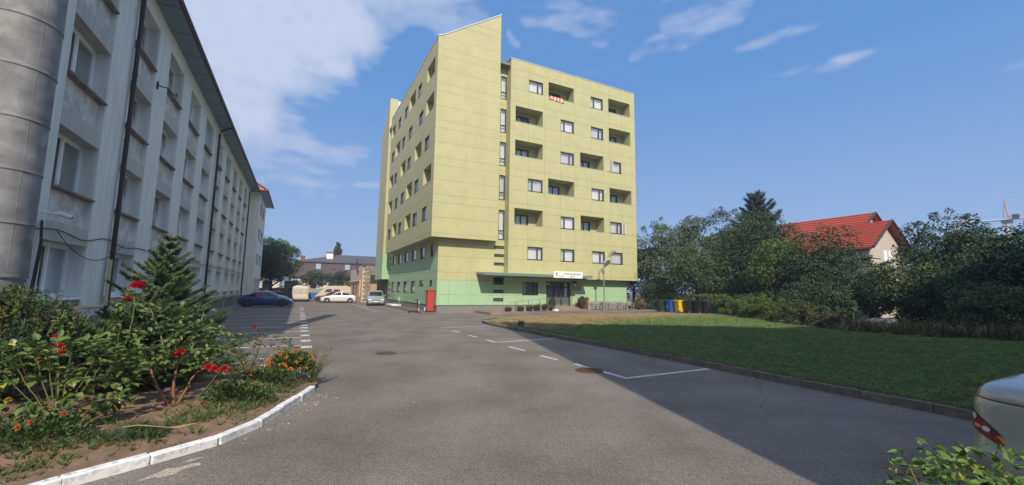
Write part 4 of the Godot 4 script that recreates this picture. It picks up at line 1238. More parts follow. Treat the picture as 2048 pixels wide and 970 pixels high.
	mb.prism(PackedVector2Array([Vector2(40.5, 0), Vector2(45.2, 0), Vector2(45.2, 6.2), Vector2(43.1, 7.9), Vector2(40.5, 6.0)]), Vector3(0, 0, -19.0), Vector3.RIGHT, Vector3.UP, Vector3(0, 0, 2.3))
	obj("wall", mb, ren, b)
	for q in [[45.7, 9.35, 40.4, 5.55, -26.4, -18.3], [45.7, 9.35, 51.0, 5.55, -26.4, -18.3], [43.1, 8.12, 39.7, 5.75, -20.5, -16.2], [43.1, 8.12, 46.4, 5.75, -20.5, -16.2]]:
		mb = MB.new()
		mb.prism(PackedVector2Array([Vector2(q[0], q[1]), Vector2(q[2], q[3]), Vector2(q[2], q[3] - 0.16), Vector2(q[0], q[1] - 0.2)]), Vector3(0, 0, q[4]), Vector3.RIGHT, Vector3.UP, Vector3(0, 0, q[5] - q[4]))
		var rr := obj("roof", mb, red, b)
		mb = MB.new()
		for k in 14:
			var f := (k + 0.5) / 14.0
			mb.tube([Vector3(lerpf(q[0], q[2], f), lerpf(q[1], q[3], f) + 0.015, q[4]), Vector3(lerpf(q[0], q[2], f), lerpf(q[1], q[3], f) + 0.015, q[5])], [0.045], 5)
		obj("tile_course", mb, red, rr)
		mb = MB.new(); mb.col = Color(0.05, 0.03, 0.035)
		mb.tube([Vector3(q[0], q[1] - 0.02, q[5] + 0.03), Vector3(q[2], q[3] - 0.06, q[5] + 0.03)], [0.1], 6)
		obj("barge_board", mb, M.col, rr)
	mb = MB.new(); mb.box(Vector3(42.5, 4.7, -16.74), Vector3(43.8, 5.6, -16.66))
	var wn := obj("window", mb, M.pvc, b)
	mb = MB.new(); mb.box(Vector3(43.1, 4.72, -16.67), Vector3(43.16, 5.58, -16.63)); mb.box(Vector3(42.42, 4.62, -16.72), Vector3(43.88, 4.7, -16.6))
	obj("frame", mb, M.concrete, wn)
	mb = MB.new(); mb.box(Vector3(42.3, 6.7, -16.74), Vector3(42.55, 7.1, -16.66))
	obj("vent", mb, M.black, b)
	mb = MB.new(); mb.box(Vector3(40.0, 4.9, -17.5), Vector3(42.0, 5.75, -16.62))
	obj("balcony", mb, ren, b)
	mb = MB.new(); mb.tube([Vector3(45.3, 6.0, -16.6), Vector3(45.3, 0.2, -16.6)], [0.06], 8)
	obj("downpipe", mb, mat(Color(0.16, 0.03, 0.05), 0.5), b)
	# tower crane on the horizon
	b = tag(base("tower_crane", Vector3(225, 0, -52)), "distant white and red tower crane over the trees with a lettered banner on its mast", "crane")
	var cw := mat(Color(0.62, 0.62, 0.64), 0.6)
	var cr := mat(Color(0.46, 0.28, 0.28), 0.6)
	mb = MB.new()
	for sx in [-0.8, 0.8]:
		for sz in [-0.8, 0.8]:
			mb.box(Vector3(sx - 0.12, 0, sz - 0.12), Vector3(sx + 0.12, 28.5, sz + 0.12))
	for k in 18:
		for s in [-0.8, 0.8]:
			mb.tube([Vector3(-0.8, k * 1.6, s), Vector3(0.8, k * 1.6 + 1.6, s)], [0.08], 5); mb.tube([Vector3(s, k * 1.6, -0.8), Vector3(s, k * 1.6 + 1.6, 0.8)], [0.08], 5)
	obj("mast", mb, cw, b)
	mb = MB.new(); mb.box(Vector3(-1.0, 19.5, -0.9), Vector3(-0.92, 27.8, 0.9))
	var bn := obj("banner", mb, M.lamp_white, b)
	var ink := mat(Color(0.1, 0.1, 0.14), 0.8)
	for i in 4: text_mesh(bn, "lettering", ["I", "L", "A", "X"][i], Vector3(-1.02, 26.6 - i * 2.1, 0), 2.2, ink, false, -PI / 2)
	mb = MB.new()
	mb.box(Vector3(-1.2, 28.5, -1.2), Vector3(1.2, 29.6, 1.2)); mb.box(Vector3(-0.7, 29.6, 1.4), Vector3(0.8, 31.4, 3.0))
	obj("cab", mb, M.frame, b)
	mb = MB.new()
	mb.tube([Vector3(-0.6, 29.5, -0.6), Vector3(0, 37, 0)], [0.16], 6); mb.tube([Vector3(0.6, 29.5, 0.6), Vector3(0, 37, 0)], [0.16], 6); mb.tube([Vector3(-0.6, 29.5, 0.6), Vector3(0, 37, 0)], [0.16], 6)
	obj("apex", mb, cr, b)
	mb = MB.new()
	for s in [-0.5, 0.5]: mb.tube([Vector3(s, 29.8, 0), Vector3(s - 2.0, 29.8, -13.0)], [0.30], 6)
	for k in 8: mb.tube([Vector3(0.5 - k * 0.25, 29.8, -1.6 * k), Vector3(-0.7 - k * 0.25, 29.8, -1.6 * k - 1.6)], [0.12], 5)
	obj("counter_jib", mb, cw, b)
	mb = MB.new(); mb.box(Vector3(-3.2, 28.6, -13.5), Vector3(-1.3, 30.4, -10.5))
	obj("counterweight", mb, cr, b)
	mb = MB.new()
	for s in [-0.5, 0.5]: mb.tube([Vector3(s, 29.8, 0), Vector3(s + 5, 29.8, 40)], [0.26], 6)
	mb.tube([Vector3(0, 31.2, 0), Vector3(5, 31.0, 40)], [0.15], 6)
	for k in 20: mb.tube([Vector3(0.5 + k * 0.25, 29.8, 2.0 * k), Vector3(0.12 + k * 0.25, 31.2, 2.0 * k + 1.0)], [0.1], 5)
	mb.tube([Vector3(0, 37, 0), Vector3(3, 31.2, 25)], [0.06], 5); mb.tube([Vector3(0, 37, 0), Vector3(-1.5, 29.9, -11)], [0.06], 5)
	obj("jib", mb, cw, b)
	# the tall block behind the viewer whose shadow lies over the right of the yard
	b = tag(base("rear_apartment_block"), "tall yellow-green apartment block with a slanted roof edge standing behind the viewpoint", "building")
	mb = MB.new()
	mb.prism(PackedVector2Array([Vector2(2.6, 0), Vector2(46, 0), Vector2(46, 14.4), Vector2(14.2, 14.4), Vector2(2.6, 22.5)]), Vector3(0, 0, 5.3), Vector3.RIGHT, Vector3.UP, Vector3(0, 0, 14))
	obj("wall", mb, M.yellow, b)
	for r in 6:
		for k in 5:
			mb = MB.new(); mb.box(Vector3(3.8 + k * 2.1, 1.4 + r * 3.0, 5.22), Vector3(5.0 + k * 2.1, 2.7 + r * 3.0, 5.28))
			if 2.7 + r * 3.0 < 22.0 - k * 1.5: obj("window", mb, M.dark_glass, b)

# ---------------------------------------------------------------- vehicles
class Car:   # rows of [height, rear x, front x, half width, corner radius, end bulge], x forward
	var rows := []
	func at(y: float) -> Array:
		for i in rows.size() - 1:
			if y <= rows[i + 1][0]:
				var t: float = clampf((y - rows[i][0]) / maxf(rows[i + 1][0] - rows[i][0], 1e-5), 0, 1)
				var o := []
				for k in 6: o.append(lerp(rows[i][k], rows[i + 1][k], t))
				return o
		return rows[-1]
	func side_z(y: float, x: float) -> float:
		var r := at(y)
		var d: float = maxf(maxf(r[1] + r[5] + r[4] - x, x - (r[2] - r[5] - r[4])), 0.0)
		return r[3] - r[4] + sqrt(maxf(r[4] * r[4] - d * d, 0.0))
	func end_x(y: float, z: float, front: bool) -> float:
		var r := at(y)
		var inner: float = maxf(r[3] - r[4], 0.01)
		var a := absf(z)
		var e: float = r[5] * pow(minf(a, inner) / inner, 2)
		if a > inner: e += r[4] - sqrt(maxf(r[4] * r[4] - pow(a - inner, 2), 0.0))
		return r[2] - e if front else r[1] + e
	func ring(y: float, n: int) -> Array:
		var o := []
		var r := at(y)
		for e in [true, false]:                       # down the front from +z to -z, then the rear back
			for i in n:
				var f := float(i) / n
				var z: float = r[3] * sin((0.5 - f) * PI) * (1.0 if e else -1.0)
				o.append(Vector3(end_x(y, z, e), y, z))
		return o
	func skin(mb: MB, y0: float, y1: float, step: float, n := 22) -> void:
		var ys := []
		for r in rows:
			if r[0] >= y0 - 1e-4 and r[0] <= y1 + 1e-4: ys.append(r[0])
		var all := []
		for i in ys.size() - 1:
			var k := int(ceil((ys[i + 1] - ys[i]) / step))
			for j in k: all.append(lerpf(ys[i], ys[i + 1], float(j) / k))
		all.append(ys[-1])
		var rings := []
		for y in all: rings.append(ring(y, n))
		var norms := []
		for i in rings.size():
			var nn := []
			var N: int = rings[i].size()
			for k in N:
				var t: Vector3 = rings[i][(k + 1) % N] - rings[i][(k - 1 + N) % N]
				var u: Vector3 = rings[mini(i + 1, rings.size() - 1)][k] - rings[maxi(i - 1, 0)][k]
				var q := t.cross(u).normalized()
				if q.dot(rings[i][k] - Vector3((rows[0][1] + rows[0][2]) / 2, rings[i][k].y - 0.3, 0)) < 0: q = -q
				nn.append(q)
			norms.append(nn)
		for i in rings.size() - 1:
			var N: int = rings[i].size()
			for k in N:
				var k2 := (k + 1) % N
				mb.tri_s(rings[i][k], rings[i][k2], rings[i + 1][k2], norms[i][k], norms[i][k2], norms[i + 1][k2])
				mb.tri_s(rings[i][k], rings[i + 1][k2], rings[i + 1][k], norms[i][k], norms[i + 1][k2], norms[i + 1][k])
		var top: Array = rings[-1]
		for k in range(1, int(top.size() / 2.0)):
			mb.quad(top[k - 1], top[k], top[top.size() - k - 1], top[top.size() - k] if k > 1 else top[0], Vector3.UP)
	func side_patch(mb: MB, s: float, ys: float, ye: float, bot: Array, top: Array, off := 0.006) -> void:   # a pane or light on the flank between two spans of x
		var n := 8
		for i in n:
			for j in 4:
				var q := []
				for c in [[i, j], [i + 1, j], [i + 1, j + 1], [i, j + 1]]:
					var b: float = c[1] / 4.0
					var x: float = lerp(lerp(bot[0], bot[1], float(c[0]) / n), lerp(top[0], top[1], float(c[0]) / n), b)
					var y: float = lerp(ys, ye, b)
					q.append(Vector3(x, y, s * (side_z(y, x) + off)))
				mb.quad(q[0], q[1], q[2], q[3], Vector3(0, 0.2, s))
	func end_patch(mb: MB, front: bool, ys: float, ye: float, bot: Array, top: Array, off := 0.006) -> void:
		var n := 10
		var sg := 1.0 if front else -1.0
		for i in n:
			for j in 4:
				var q := []
				for c in [[i, j], [i + 1, j], [i + 1, j + 1], [i, j + 1]]:
					var b: float = c[1] / 4.0
					var z: float = lerp(lerp(bot[0], bot[1], float(c[0]) / n), lerp(top[0], top[1], float(c[0]) / n), b)
					var y: float = lerp(ys, ye, b)
					q.append(Vector3(end_x(y, z, front) + sg * off, y + 0.002, z))
				mb.quad(q[0], q[1], q[2], q[3], Vector3(sg, 0.2, 0))

func paint(c: Color) -> StandardMaterial3D:
	var m := mat(c, 0.35)
	m.metallic = 0.15
	m.clearcoat_enabled = true; m.clearcoat = 0.8; m.clearcoat_roughness = 0.08
	return m

func wheel(parent: Node, x: float, z: float, r: float, hub: Material) -> void:
	var s := signf(z)
	var mb := MB.new()
	var pr := [Vector2(r * 0.62, -0.10), Vector2(r * 0.93, -0.10), Vector2(r, -0.06), Vector2(r, 0.06), Vector2(r * 0.93, 0.10), Vector2(r * 0.62, 0.10)]
	mb.xf = Transform3D(Basis(Vector3.RIGHT, PI / 2 * s), Vector3(x, r, z))
	mb.lathe(Vector3.ZERO, pr, 24)
	var w := obj("wheel", mb, M.rubber, parent)
	mb = MB.new()
	mb.xf = Transform3D(Basis(Vector3.RIGHT, PI / 2 * s), Vector3(x, r, z))
	mb.lathe(Vector3.ZERO, [Vector2(r * 0.66, 0.085), Vector2(r * 0.6, 0.095), Vector2(r * 0.55, 0.06)], 24)
	for k in 6:
		var a := TAU * k / 6
		mb.tube([Vector3(0, 0.08, 0), Vector3(cos(a) * r * 0.6, 0.085, sin(a) * r * 0.6)], [r * 0.12, r * 0.09], 6)
	mb.lathe(Vector3.ZERO, [Vector2(r * 0.2, 0.07), Vector2(r * 0.18, 0.1), Vector2(0, 0.105)], 12)
	mb.lathe(Vector3.ZERO, [Vector2(r * 0.62, 0.03), Vector2(0, 0.03)], 18)
	obj("rim", mb, hub, w)

func car(called: String, label: String, at: Vector3, turn: float, rows: Array, body: Material, glass_y: Array, side_w: Array, wheels: Array, r: float, hub: Material) -> Node3D:
	var n := tag(base(called, at, turn), label, "car")
	var c := Car.new()
	c.rows = rows
	var mb := MB.new()
	c.skin(mb, rows[0][0], rows[-1][0], 0.05)
	obj("body", mb, body, n)
	mb = MB.new()
	mb.box(Vector3(rows[0][1] + 0.25, rows[0][0] - 0.06, -rows[0][3] + 0.2), Vector3(rows[0][2] - 0.25, rows[0][0] + 0.02, rows[0][3] - 0.2))
	obj("underbody", mb, M.black, n)
	for s in [-1.0, 1.0]:
		for w in side_w:
			mb = MB.new()
			c.side_patch(mb, s, glass_y[0], glass_y[1], w[0], w[1])
			obj("side_window", mb, M.dark_glass, n)
		for w in wheels:
			mb = MB.new()
			var arch := []
			for k in 13:
				var a := PI * k / 12.0
				arch.append(Vector2(w + cos(a) * (r + 0.055), r + sin(a) * (r + 0.055)))
			var zz := c.side_z(r + 0.05, w) + 0.004
			for k in 12: mb.tri(Vector3(w, r * 0.6, s * zz), Vector3(arch[k].x, arch[k].y, s * (c.side_z(arch[k].y, arch[k].x) + 0.005)), Vector3(arch[k + 1].x, arch[k + 1].y, s * (c.side_z(arch[k + 1].y, arch[k + 1].x) + 0.005)), Vector3(0, 0, s))
			mb.quad(Vector3(w - r - 0.055, r, s * zz), Vector3(w + r + 0.055, r, s * zz), Vector3(w + r, rows[0][0] - 0.02, s * (zz - 0.01)), Vector3(w - r, rows[0][0] - 0.02, s * (zz - 0.01)), Vector3(0, 0, s))
			obj("wheel_arch", mb, M.black, n)
			wheel(n, w, s * (rows[1][3] - 0.06), r, hub)
		mb = MB.new(); mb.bevel(Vector3(side_w[-1][0][1] - 0.22, glass_y[0] - 0.02, s * (rows[2][3] + 0.02) - 0.07), Vector3(side_w[-1][0][1] - 0.08, glass_y[0] + 0.1, s * (rows[2][3] + 0.02) + 0.07), 0.03)
		obj("mirror", mb, body, n)
		mb = MB.new(); mb.box(Vector3(-0.4, glass_y[0] - 0.13, s * (c.side_z(glass_y[0] - 0.12, -0.4)) - 0.012), Vector3(-0.22, glass_y[0] - 0.10, s * (c.side_z(glass_y[0] - 0.12, -0.4)) + 0.02))
		obj("handle", mb, body, n)
	for fr in [true, false]:
		mb = MB.new()
		var w0 := c.at(glass_y[0])
		var w1 := c.at(glass_y[1])
		c.end_patch(mb, fr, glass_y[0] + 0.01, glass_y[1] + 0.01, [-w0[3] + 0.13, w0[3] - 0.13], [-w1[3] + 0.13, w1[3] - 0.13])
		obj("windscreen" if fr else "rear_window", mb, M.dark_glass, n)
		for s in [-1.0, 1.0]:
			mb = MB.new()
			var lw: float = c.at(0.66)[3]
			c.end_patch(mb, fr, 0.60, 0.74, [s * (lw - 0.42), s * (lw - 0.08)], [s * (lw - 0.36), s * (lw - 0.06)], 0.01)
			obj("headlight" if fr else "tail_light", mb, M.lens if fr else M.red_lens, n)
		mb = MB.new()
		c.end_patch(mb, fr, 0.44, 0.53, [-0.26, 0.26], [-0.26, 0.26], 0.012)
		obj("number_plate", mb, M.lamp_white, n)
		mb = MB.new()
		c.end_patch(mb, fr, 0.28, 0.36, [-0.5, 0.5], [-0.5, 0.5], 0.008)
		if fr: c.end_patch(mb, fr, 0.58, 0.66, [-0.34, 0.34], [-0.34, 0.34], 0.008)
		obj("grille", mb, M.black, n)
	return n

func build_objects() -> void:
	M.lens = mat(Color(0.55, 0.57, 0.58), 0.08)
	M.red_lens = mat(Color(0.13, 0.012, 0.018), 0.15)
	var hub := mat(Color(0.36, 0.37, 0.38), 0.4); hub.metallic = 0.6
	var hub_dark := mat(Color(0.06, 0.06, 0.065), 0.5)
	var liftback := [[0.2, -2.2, 2.2, 0.78, 0.25, 0.08], [0.34, -2.32, 2.33, 0.87, 0.32, 0.10], [0.55, -2.33, 2.30, 0.89, 0.34, 0.11], [0.68, -2.30, 2.20, 0.89, 0.36, 0.12], [0.80, -2.26, 1.95, 0.88, 0.36, 0.12], [0.90, -2.22, 1.45, 0.86, 0.34, 0.12], [0.96, -2.15, 1.15, 0.83, 0.3, 0.12], [1.10, -1.75, 0.90, 0.77, 0.25, 0.10], [1.26, -1.20, 0.62, 0.70, 0.22, 0.10], [1.37, -0.75, 0.38, 0.64, 0.22, 0.10], [1.42, -0.35, 0.10, 0.54, 0.2, 0.08], [1.43, -0.25, 0.0, 0.40, 0.15, 0.05]]
	var sedan := [[0.2, -2.0, 2.05, 0.74, 0.22, 0.06], [0.34, -2.14, 2.18, 0.82, 0.26, 0.08], [0.6, -2.14, 2.16, 0.84, 0.26, 0.09], [0.72, -2.12, 2.05, 0.84, 0.26, 0.09], [0.82, -2.1, 1.5, 0.83, 0.26, 0.09], [0.90, -2.05, 1.05, 0.82, 0.24, 0.08], [0.95, -1.75, 0.92, 0.79, 0.22, 0.08], [1.10, -1.35, 0.70, 0.74, 0.2, 0.07], [1.27, -1.0, 0.42, 0.68, 0.18, 0.07], [1.37, -0.75, 0.20, 0.62, 0.18, 0.06], [1.40, -0.55, 0.0, 0.5, 0.15, 0.05]]
	var mpv := [[0.2, -2.05, 2.05, 0.80, 0.22, 0.08], [0.36, -2.16, 2.2, 0.88, 0.3, 0.10], [0.62, -2.18, 2.18, 0.90, 0.32, 0.12], [0.78, -2.18, 2.02, 0.90, 0.32, 0.14], [0.92, -2.17, 1.6, 0.89, 0.32, 0.14], [1.02, -2.16, 1.22, 0.87, 0.3, 0.12], [1.2, -2.10, 0.95, 0.82, 0.25, 0.1], [1.42, -2.0, 0.58, 0.76, 0.22, 0.1], [1.58, -1.85, 0.28, 0.70, 0.2, 0.1], [1.65, -1.6, 0.0, 0.58, 0.2, 0.08]]
	var b := car("parked_car", "dark blue liftback parked across the shaded left bays beyond the grey block", Vector3(-2.72, 0, -46.6), 0.0, liftback, paint(Color(0.016, 0.038, 0.20)), [0.97, 1.34], [[[-1.45, -0.25], [-0.95, -0.25]], [[-0.18, 1.0], [-0.18, 0.42]]], [-1.4, 1.35], 0.32, hub_dark)
	var mb := MB.new(); mb.col = Color(0.5, 0.08, 0.06)
	mb.box(Vector3(-0.85, 1.0, 0.80), Vector3(-0.45, 1.28, 0.83))
	obj("window_sticker", mb, M.col, b)
	var w := car("parked_car", "white four-door saloon parked sideways in front of the beige camper", Vector3(4.55, 0, -57.2), PI - 0.1, sedan, paint(Color(0.72, 0.71, 0.70)), [0.96, 1.31], [[[-1.4, -0.35], [-1.0, -0.35]], [[-0.28, 0.78], [-0.28, 0.36]]], [-1.32, 1.34], 0.30, hub)
	w.set_meta("group", "parked cars")
	b.set_meta("group", "parked cars")
	var v := car("parked_car", "silver people carrier parked nose-out beside the green tower wall", Vector3(7.75, 0, -49.3), -PI / 2 - 0.12, mpv, paint(Color(0.33, 0.345, 0.37)), [1.05, 1.5], [[[-1.9, -0.9], [-1.75, -0.9]], [[-0.82, 0.15], [-0.82, 0.15]], [[0.22, 1.05], [0.22, 0.52]]], [-1.38, 1.38], 0.32, hub)
	v.set_meta("group", "parked cars")
	mb = MB.new(); mb.bevel(Vector3(-1.6, 1.63, -0.68), Vector3(0.0, 1.68, -0.63), 0.02); mb.bevel(Vector3(-1.6, 1.63, 0.63), Vector3(0.0, 1.68, 0.68), 0.02)
	obj("roof_rail", mb, M.black, v)
	car("parked_car", "dark red saloon half hidden between the white car and the beige camper", Vector3(4.0, 0, -60.3), PI - 0.05, sedan, paint(Color(0.115, 0.010, 0.018)), [0.96, 1.31], [[[-1.4, -0.35], [-1.0, -0.35]], [[-0.28, 0.78], [-0.28, 0.36]]], [-1.32, 1.34], 0.30, hub).set_meta("group", "parked cars")
	car("parked_car", "white hatchback showing only its roof behind the dark blue liftback", Vector3(-3.4, 0, -58.5), 0.15, liftback, paint(Color(0.7, 0.7, 0.71)), [0.97, 1.34], [[[-1.45, -0.25], [-0.95, -0.25]], [[-0.18, 1.0], [-0.18, 0.42]]], [-1.4, 1.35], 0.32, hub).set_meta("group", "parked cars")
	car("parked_car", "bright red car showing only its tail behind the dark rubbish container", Vector3(-2.6, 0, -66.0), 0.0, sedan, paint(Color(0.30, 0.02, 0.03)), [0.96, 1.31], [[[-1.4, -0.35], [-1.0, -0.35]], [[-0.28, 0.78], [-0.28, 0.36]]], [-1.32, 1.34], 0.30, hub).set_meta("group", "parked cars")
	# the near silver car, nose to the kerb
	var near := [[0.22, -2.12, 2.15, 0.74, 0.34, 0.10], [0.34, -2.22, 2.28, 0.82, 0.42, 0.14], [0.50, -2.26, 2.28, 0.85, 0.44, 0.16], [0.56, -2.25, 2.26, 0.86, 0.44, 0.16], [0.70, -2.20, 2.15, 0.865, 0.44, 0.17], [0.84, -2.165, 1.85, 0.865, 0.42, 0.17], [0.96, -2.14, 1.3, 0.85, 0.40, 0.17], [1.0, -2.13, 1.15, 0.84, 0.40, 0.17], [1.012, -2.12, 1.12, 0.835, 0.40, 0.17], [1.02, -2.13, 1.1, 0.83, 0.40, 0.17], [1.07, -2.11, 1.02, 0.81, 0.38, 0.17], [1.11, -2.04, 0.97, 0.78, 0.36, 0.16], [1.135, -1.92, 0.95, 0.745, 0.34, 0.15], [1.155, -1.45, 0.9, 0.72, 0.3, 0.12], [1.163, -1.2, 0.88, 0.71, 0.3, 0.12], [1.25, -1.0, 0.72, 0.67, 0.25, 0.1], [1.38, -0.75, 0.45, 0.61, 0.22, 0.1], [1.45, -0.5, 0.15, 0.52, 0.2, 0.08], [1.47, -0.45, 0.0, 0.4, 0.15, 0.05]]
	var at := Vector3(7.33, 0, -0.78)
	var s := car("parked_car", "pale silver saloon cut off by the right edge, its rounded tail and red lamp", at, -0.02, near, paint(Color(0.25, 0.245, 0.205)), [1.17, 1.40], [[[-1.25, -0.35], [-0.85, -0.35]], [[-0.28, 0.75], [-0.28, 0.3]]], [-1.38, 1.32], 0.31, hub)
	s.set_meta("group", "parked cars")
	for q in s.get_children():
		if String(q.name).begins_with("tail_light"): s.remove_child(q); q.free()
	var c := Car.new()
	c.rows = near
	# pointed tail lamp: wide at the corner, tapering to the middle of the tail
	for sg in [-1.0, 1.0]:
		for k in 2:
			mb = MB.new()
			var g := 0.012 if k == 0 else 0.0
			for i in 18:
				var q := []
				for e in [i, i + 1]:
					var f: float = e / 18.0
					var a: float = lerp(0.845 + g, 0.585 - g, f)              # distance from the middle
					var hi: float = lerp(0.895 + g, 0.735 + g, pow(f, 1.15)) - 0.03 * pow(f, 8.0)
					var lo: float = lerp(0.765 - g, 0.665 - g, pow(f, 0.9)) + 0.02 * pow(f, 8.0)
					for y in [lo, (lo + hi) / 2, hi]: q.append(Vector3(c.end_x(y, a, false) - (0.003 if k == 0 else 0.008), y, sg * a))
				mb.quad(q[0], q[3], q[4], q[1], Vector3(-1, 0, 0.3 * sg)); mb.quad(q[1], q[4], q[5], q[2], Vector3(-1, 0, 0.3 * sg))
			obj("lamp_seal" if k == 0 else "tail_light", mb, M.black if k == 0 else M.red_lens, s)
		for p in [[0.82, 0.775, 0.815, 0.87, Color(0.5, 0.5, 0.52)], [0.73, 0.665, 0.745, 0.785, Color(0.5, 0.5, 0.52)], [0.80, 0.735, 0.757, 0.785, Color(0.75, 0.22, 0.02)]]:
			mb = MB.new(); mb.col = p[4]
			var ring := []
			for i in 14:
				var w2 := TAU * i / 14
				var a: float = (p[0] + p[1]) / 2 + cos(w2) * (p[0] - p[1]) / 2
				var y: float = (p[2] + p[3]) / 2 + sin(w2) * (p[3] - p[2]) / 2
				ring.append(Vector3(c.end_x(y, a, false) - 0.011, y, sg * a))
			var mid: Vector3 = (ring[0] + ring[7]) / 2
			for i in 14: mb.tri(mid + Vector3(-0.002, 0, 0), ring[i], ring[(i + 1) % 14], Vector3(-1, 0, 0))
			obj("lamp_lens", mb, M.gloss, s)
	mb = MB.new()
	var lid := []
	for i in 40:
		var a := lerpf(-0.80, 0.80, i / 39.0)
		lid.append(Vector3(c.end_x(1.011, a, false) - 0.002, 1.011, a))
	mb.tube(lid, [0.006], 5)
	obj("boot_seam", mb, M.black, s)
	# caravan, camper, containers
	var cream := mat(Color(0.62, 0.56, 0.46), 0.5, T.soft, 1.0)
	var cv := tag(base("caravan", Vector3(0.2, 0, -63.0)), "small cream touring caravan with a wide rear window between the blue and white cars", "caravan")
	mb = MB.new(); mb.bevel(Vector3(-0.96, 0.32, -1.9), Vector3(0.96, 2.02, 1.9), 0.16)
	obj("body", mb, cream, cv)
	mb = MB.new(); mb.bevel(Vector3(-0.97, 0.3, -1.91), Vector3(0.97, 0.62, 1.91), 0.05)
	obj("skirt", mb, mat(Color(0.50, 0.42, 0.33), 0.5), cv)
	mb = MB.new(); mb.bevel(Vector3(-0.72, 1.08, 1.86), Vector3(0.75, 1.66, 1.925), 0.03)
	var wf := obj("window", mb, mat(Color(0.25, 0.18, 0.16), 0.5), cv)
	mb = MB.new(); mb.bevel(Vector3(-0.68, 1.12, 1.9), Vector3(0.0, 1.62, 1.935), 0.03); mb.bevel(Vector3(0.04, 1.12, 1.9), Vector3(0.71, 1.62, 1.935), 0.03)
	obj("pane", mb, mat(Color(0.5, 0.48, 0.48), 0.1), wf)
	mb = MB.new(); mb.bevel(Vector3(-0.6, 2.0, -0.6), Vector3(0.3, 2.12, 0.4), 0.04)
	obj("roof_vent", mb, cream, cv)
	mb = MB.new(); mb.box(Vector3(-0.9, 0.12, -1.8), Vector3(0.9, 0.34, 1.8)); mb.tube([Vector3(0, 0.3, 1.9), Vector3(0, 0.3, 2.7), Vector3(0, 0, 2.75)], [0.04], 6)
	obj("chassis", mb, M.black, cv)
	for x in [-0.9, 0.9]: wheel(cv, 0.0, x, 0.28, hub_dark); cv.get_child(cv.get_child_count() - 1).rotation.y = PI / 2
	var cp := tag(base("camper_van", Vector3(4.4, 0, -64.8), PI), "beige camper van with a sloping nose standing behind the dark red and white cars", "camper van")
	mb = MB.new()
	mb.prism(PackedVector2Array([Vector2(-2.2, 0.4), Vector2(2.3, 0.4), Vector2(2.3, 0.75), Vector2(1.25, 1.75), Vector2(0.95, 2.05), Vector2(0.4, 2.15), Vector2(-1.8, 2.15), Vector2(-2.15, 1.95)]), Vector3(0, 0, -0.95), Vector3.RIGHT, Vector3.UP, Vector3(0, 0, 1.9))
	obj("body", mb, mat(Color(0.60, 0.51, 0.40), 0.5, T.soft, 1.0), cp)
	mb = MB.new()
	for z in [-0.957, 0.953]:
		mb.prism(PackedVector2Array([Vector2(0.25, 1.25), Vector2(1.25, 1.25), Vector2(0.95, 1.68), Vector2(0.3, 1.68)]), Vector3(0, 0, z), Vector3.RIGHT, Vector3.UP, Vector3(0, 0, 0.004)); mb.prism(PackedVector2Array([Vector2(-0.75, 1.32), Vector2(0.05, 1.32), Vector2(0.05, 1.65), Vector2(-0.75, 1.65)]), Vector3(0, 0, z), Vector3.RIGHT, Vector3.UP, Vector3(0, 0, 0.004))
	obj("side_window", mb, mat(Color(0.12, 0.06, 0.06), 0.2), cp)
	for x in [-1.3, 1.4]:
		for z in [-0.88, 0.88]: wheel(cp, x, z, 0.3, hub_dark)
	var sk := tag(base("rubbish_container", Vector3(1.9, 0, -66.0)), "blue steel rubbish container between the caravan and the camper", "container", "rubbish containers behind the cars")
	var blue := mat(Color(0.03, 0.12, 0.36), 0.55, T.soft, 1.0)
	mb = MB.new(); mb.prism(PackedVector2Array([Vector2(-0.8, 0.25), Vector2(0.8, 0.25), Vector2(0.95, 1.05), Vector2(-0.95, 1.05)]), Vector3(0, 0, -0.6), Vector3.RIGHT, Vector3.UP, Vector3(0, 0, 1.2))
	obj("body", mb, blue, sk)
	mb = MB.new(); mb.bevel(Vector3(-1.0, 1.05, -0.65), Vector3(1.0, 1.16, 0.65), 0.04)
	obj("lid", mb, blue, sk)
	mb = MB.new()
	for x in [-0.6, 0.6]:
		for z in [-0.4, 0.4]: mb.tube([Vector3(x - 0.04, 0.12, z), Vector3(x + 0.04, 0.12, z)], [0.12], 10)
	obj("castors", mb, M.rubber, sk)
	var s2 := copy_of(sk, Vector3(-1.5, 0, -63.6), 0.1, "dark grey rubbish container left of the caravan behind the blue car")
	for q in s2.get_children():
		if not String(q.name).begins_with("castor"): q.material_override = M.frame
	# along the tower
	var cb := tag(base("red_cabinet", Vector3(9.38, 0.09, -33.0)), "tall red metal cabinet at the corner of the green tower wall", "cabinet")
	var redm := mat(Color(0.47, 0.055, 0.03), 0.45, T.soft, 1.0)
	mb = MB.new(); mb.bevel(Vector3(-0.28, 0.06, -0.28), Vector3(0.28, 1.66, 0.28), 0.03)
	obj("body", mb, redm, cb)
	mb = MB.new(); mb.bevel(Vector3(-0.34, 1.66, -0.34), Vector3(0.34, 1.74, 0.34), 0.03)
	obj("cap", mb, redm, cb)
	mb = MB.new(); mb.box(Vector3(-0.24, 0.0, -0.24), Vector3(0.24, 0.06, 0.24))
	obj("foot", mb, M.black, cb)
	mb = MB.new(); mb.bevel(Vector3(-0.22, 0.16, 0.275), Vector3(0.22, 1.58, 0.295), 0.01)
	var dr := obj("door", mb, redm, cb)
	mb = MB.new(); mb.box(Vector3(0.13, 0.85, 0.29), Vector3(0.16, 0.98, 0.315))
	obj("handle", mb, M.black, dr)
	var bo := tag(base("bollard", Vector3(8.62, 0.09, -33.4)), "thin post with a white top between the scooter and the red cabinet", "bollard", "white-topped posts along the tower")
	mb = MB.new(); mb.tube([Vector3.ZERO, Vector3(0, 0.68, 0)], [0.03], 10)
	obj("post", mb, M.steel, bo)
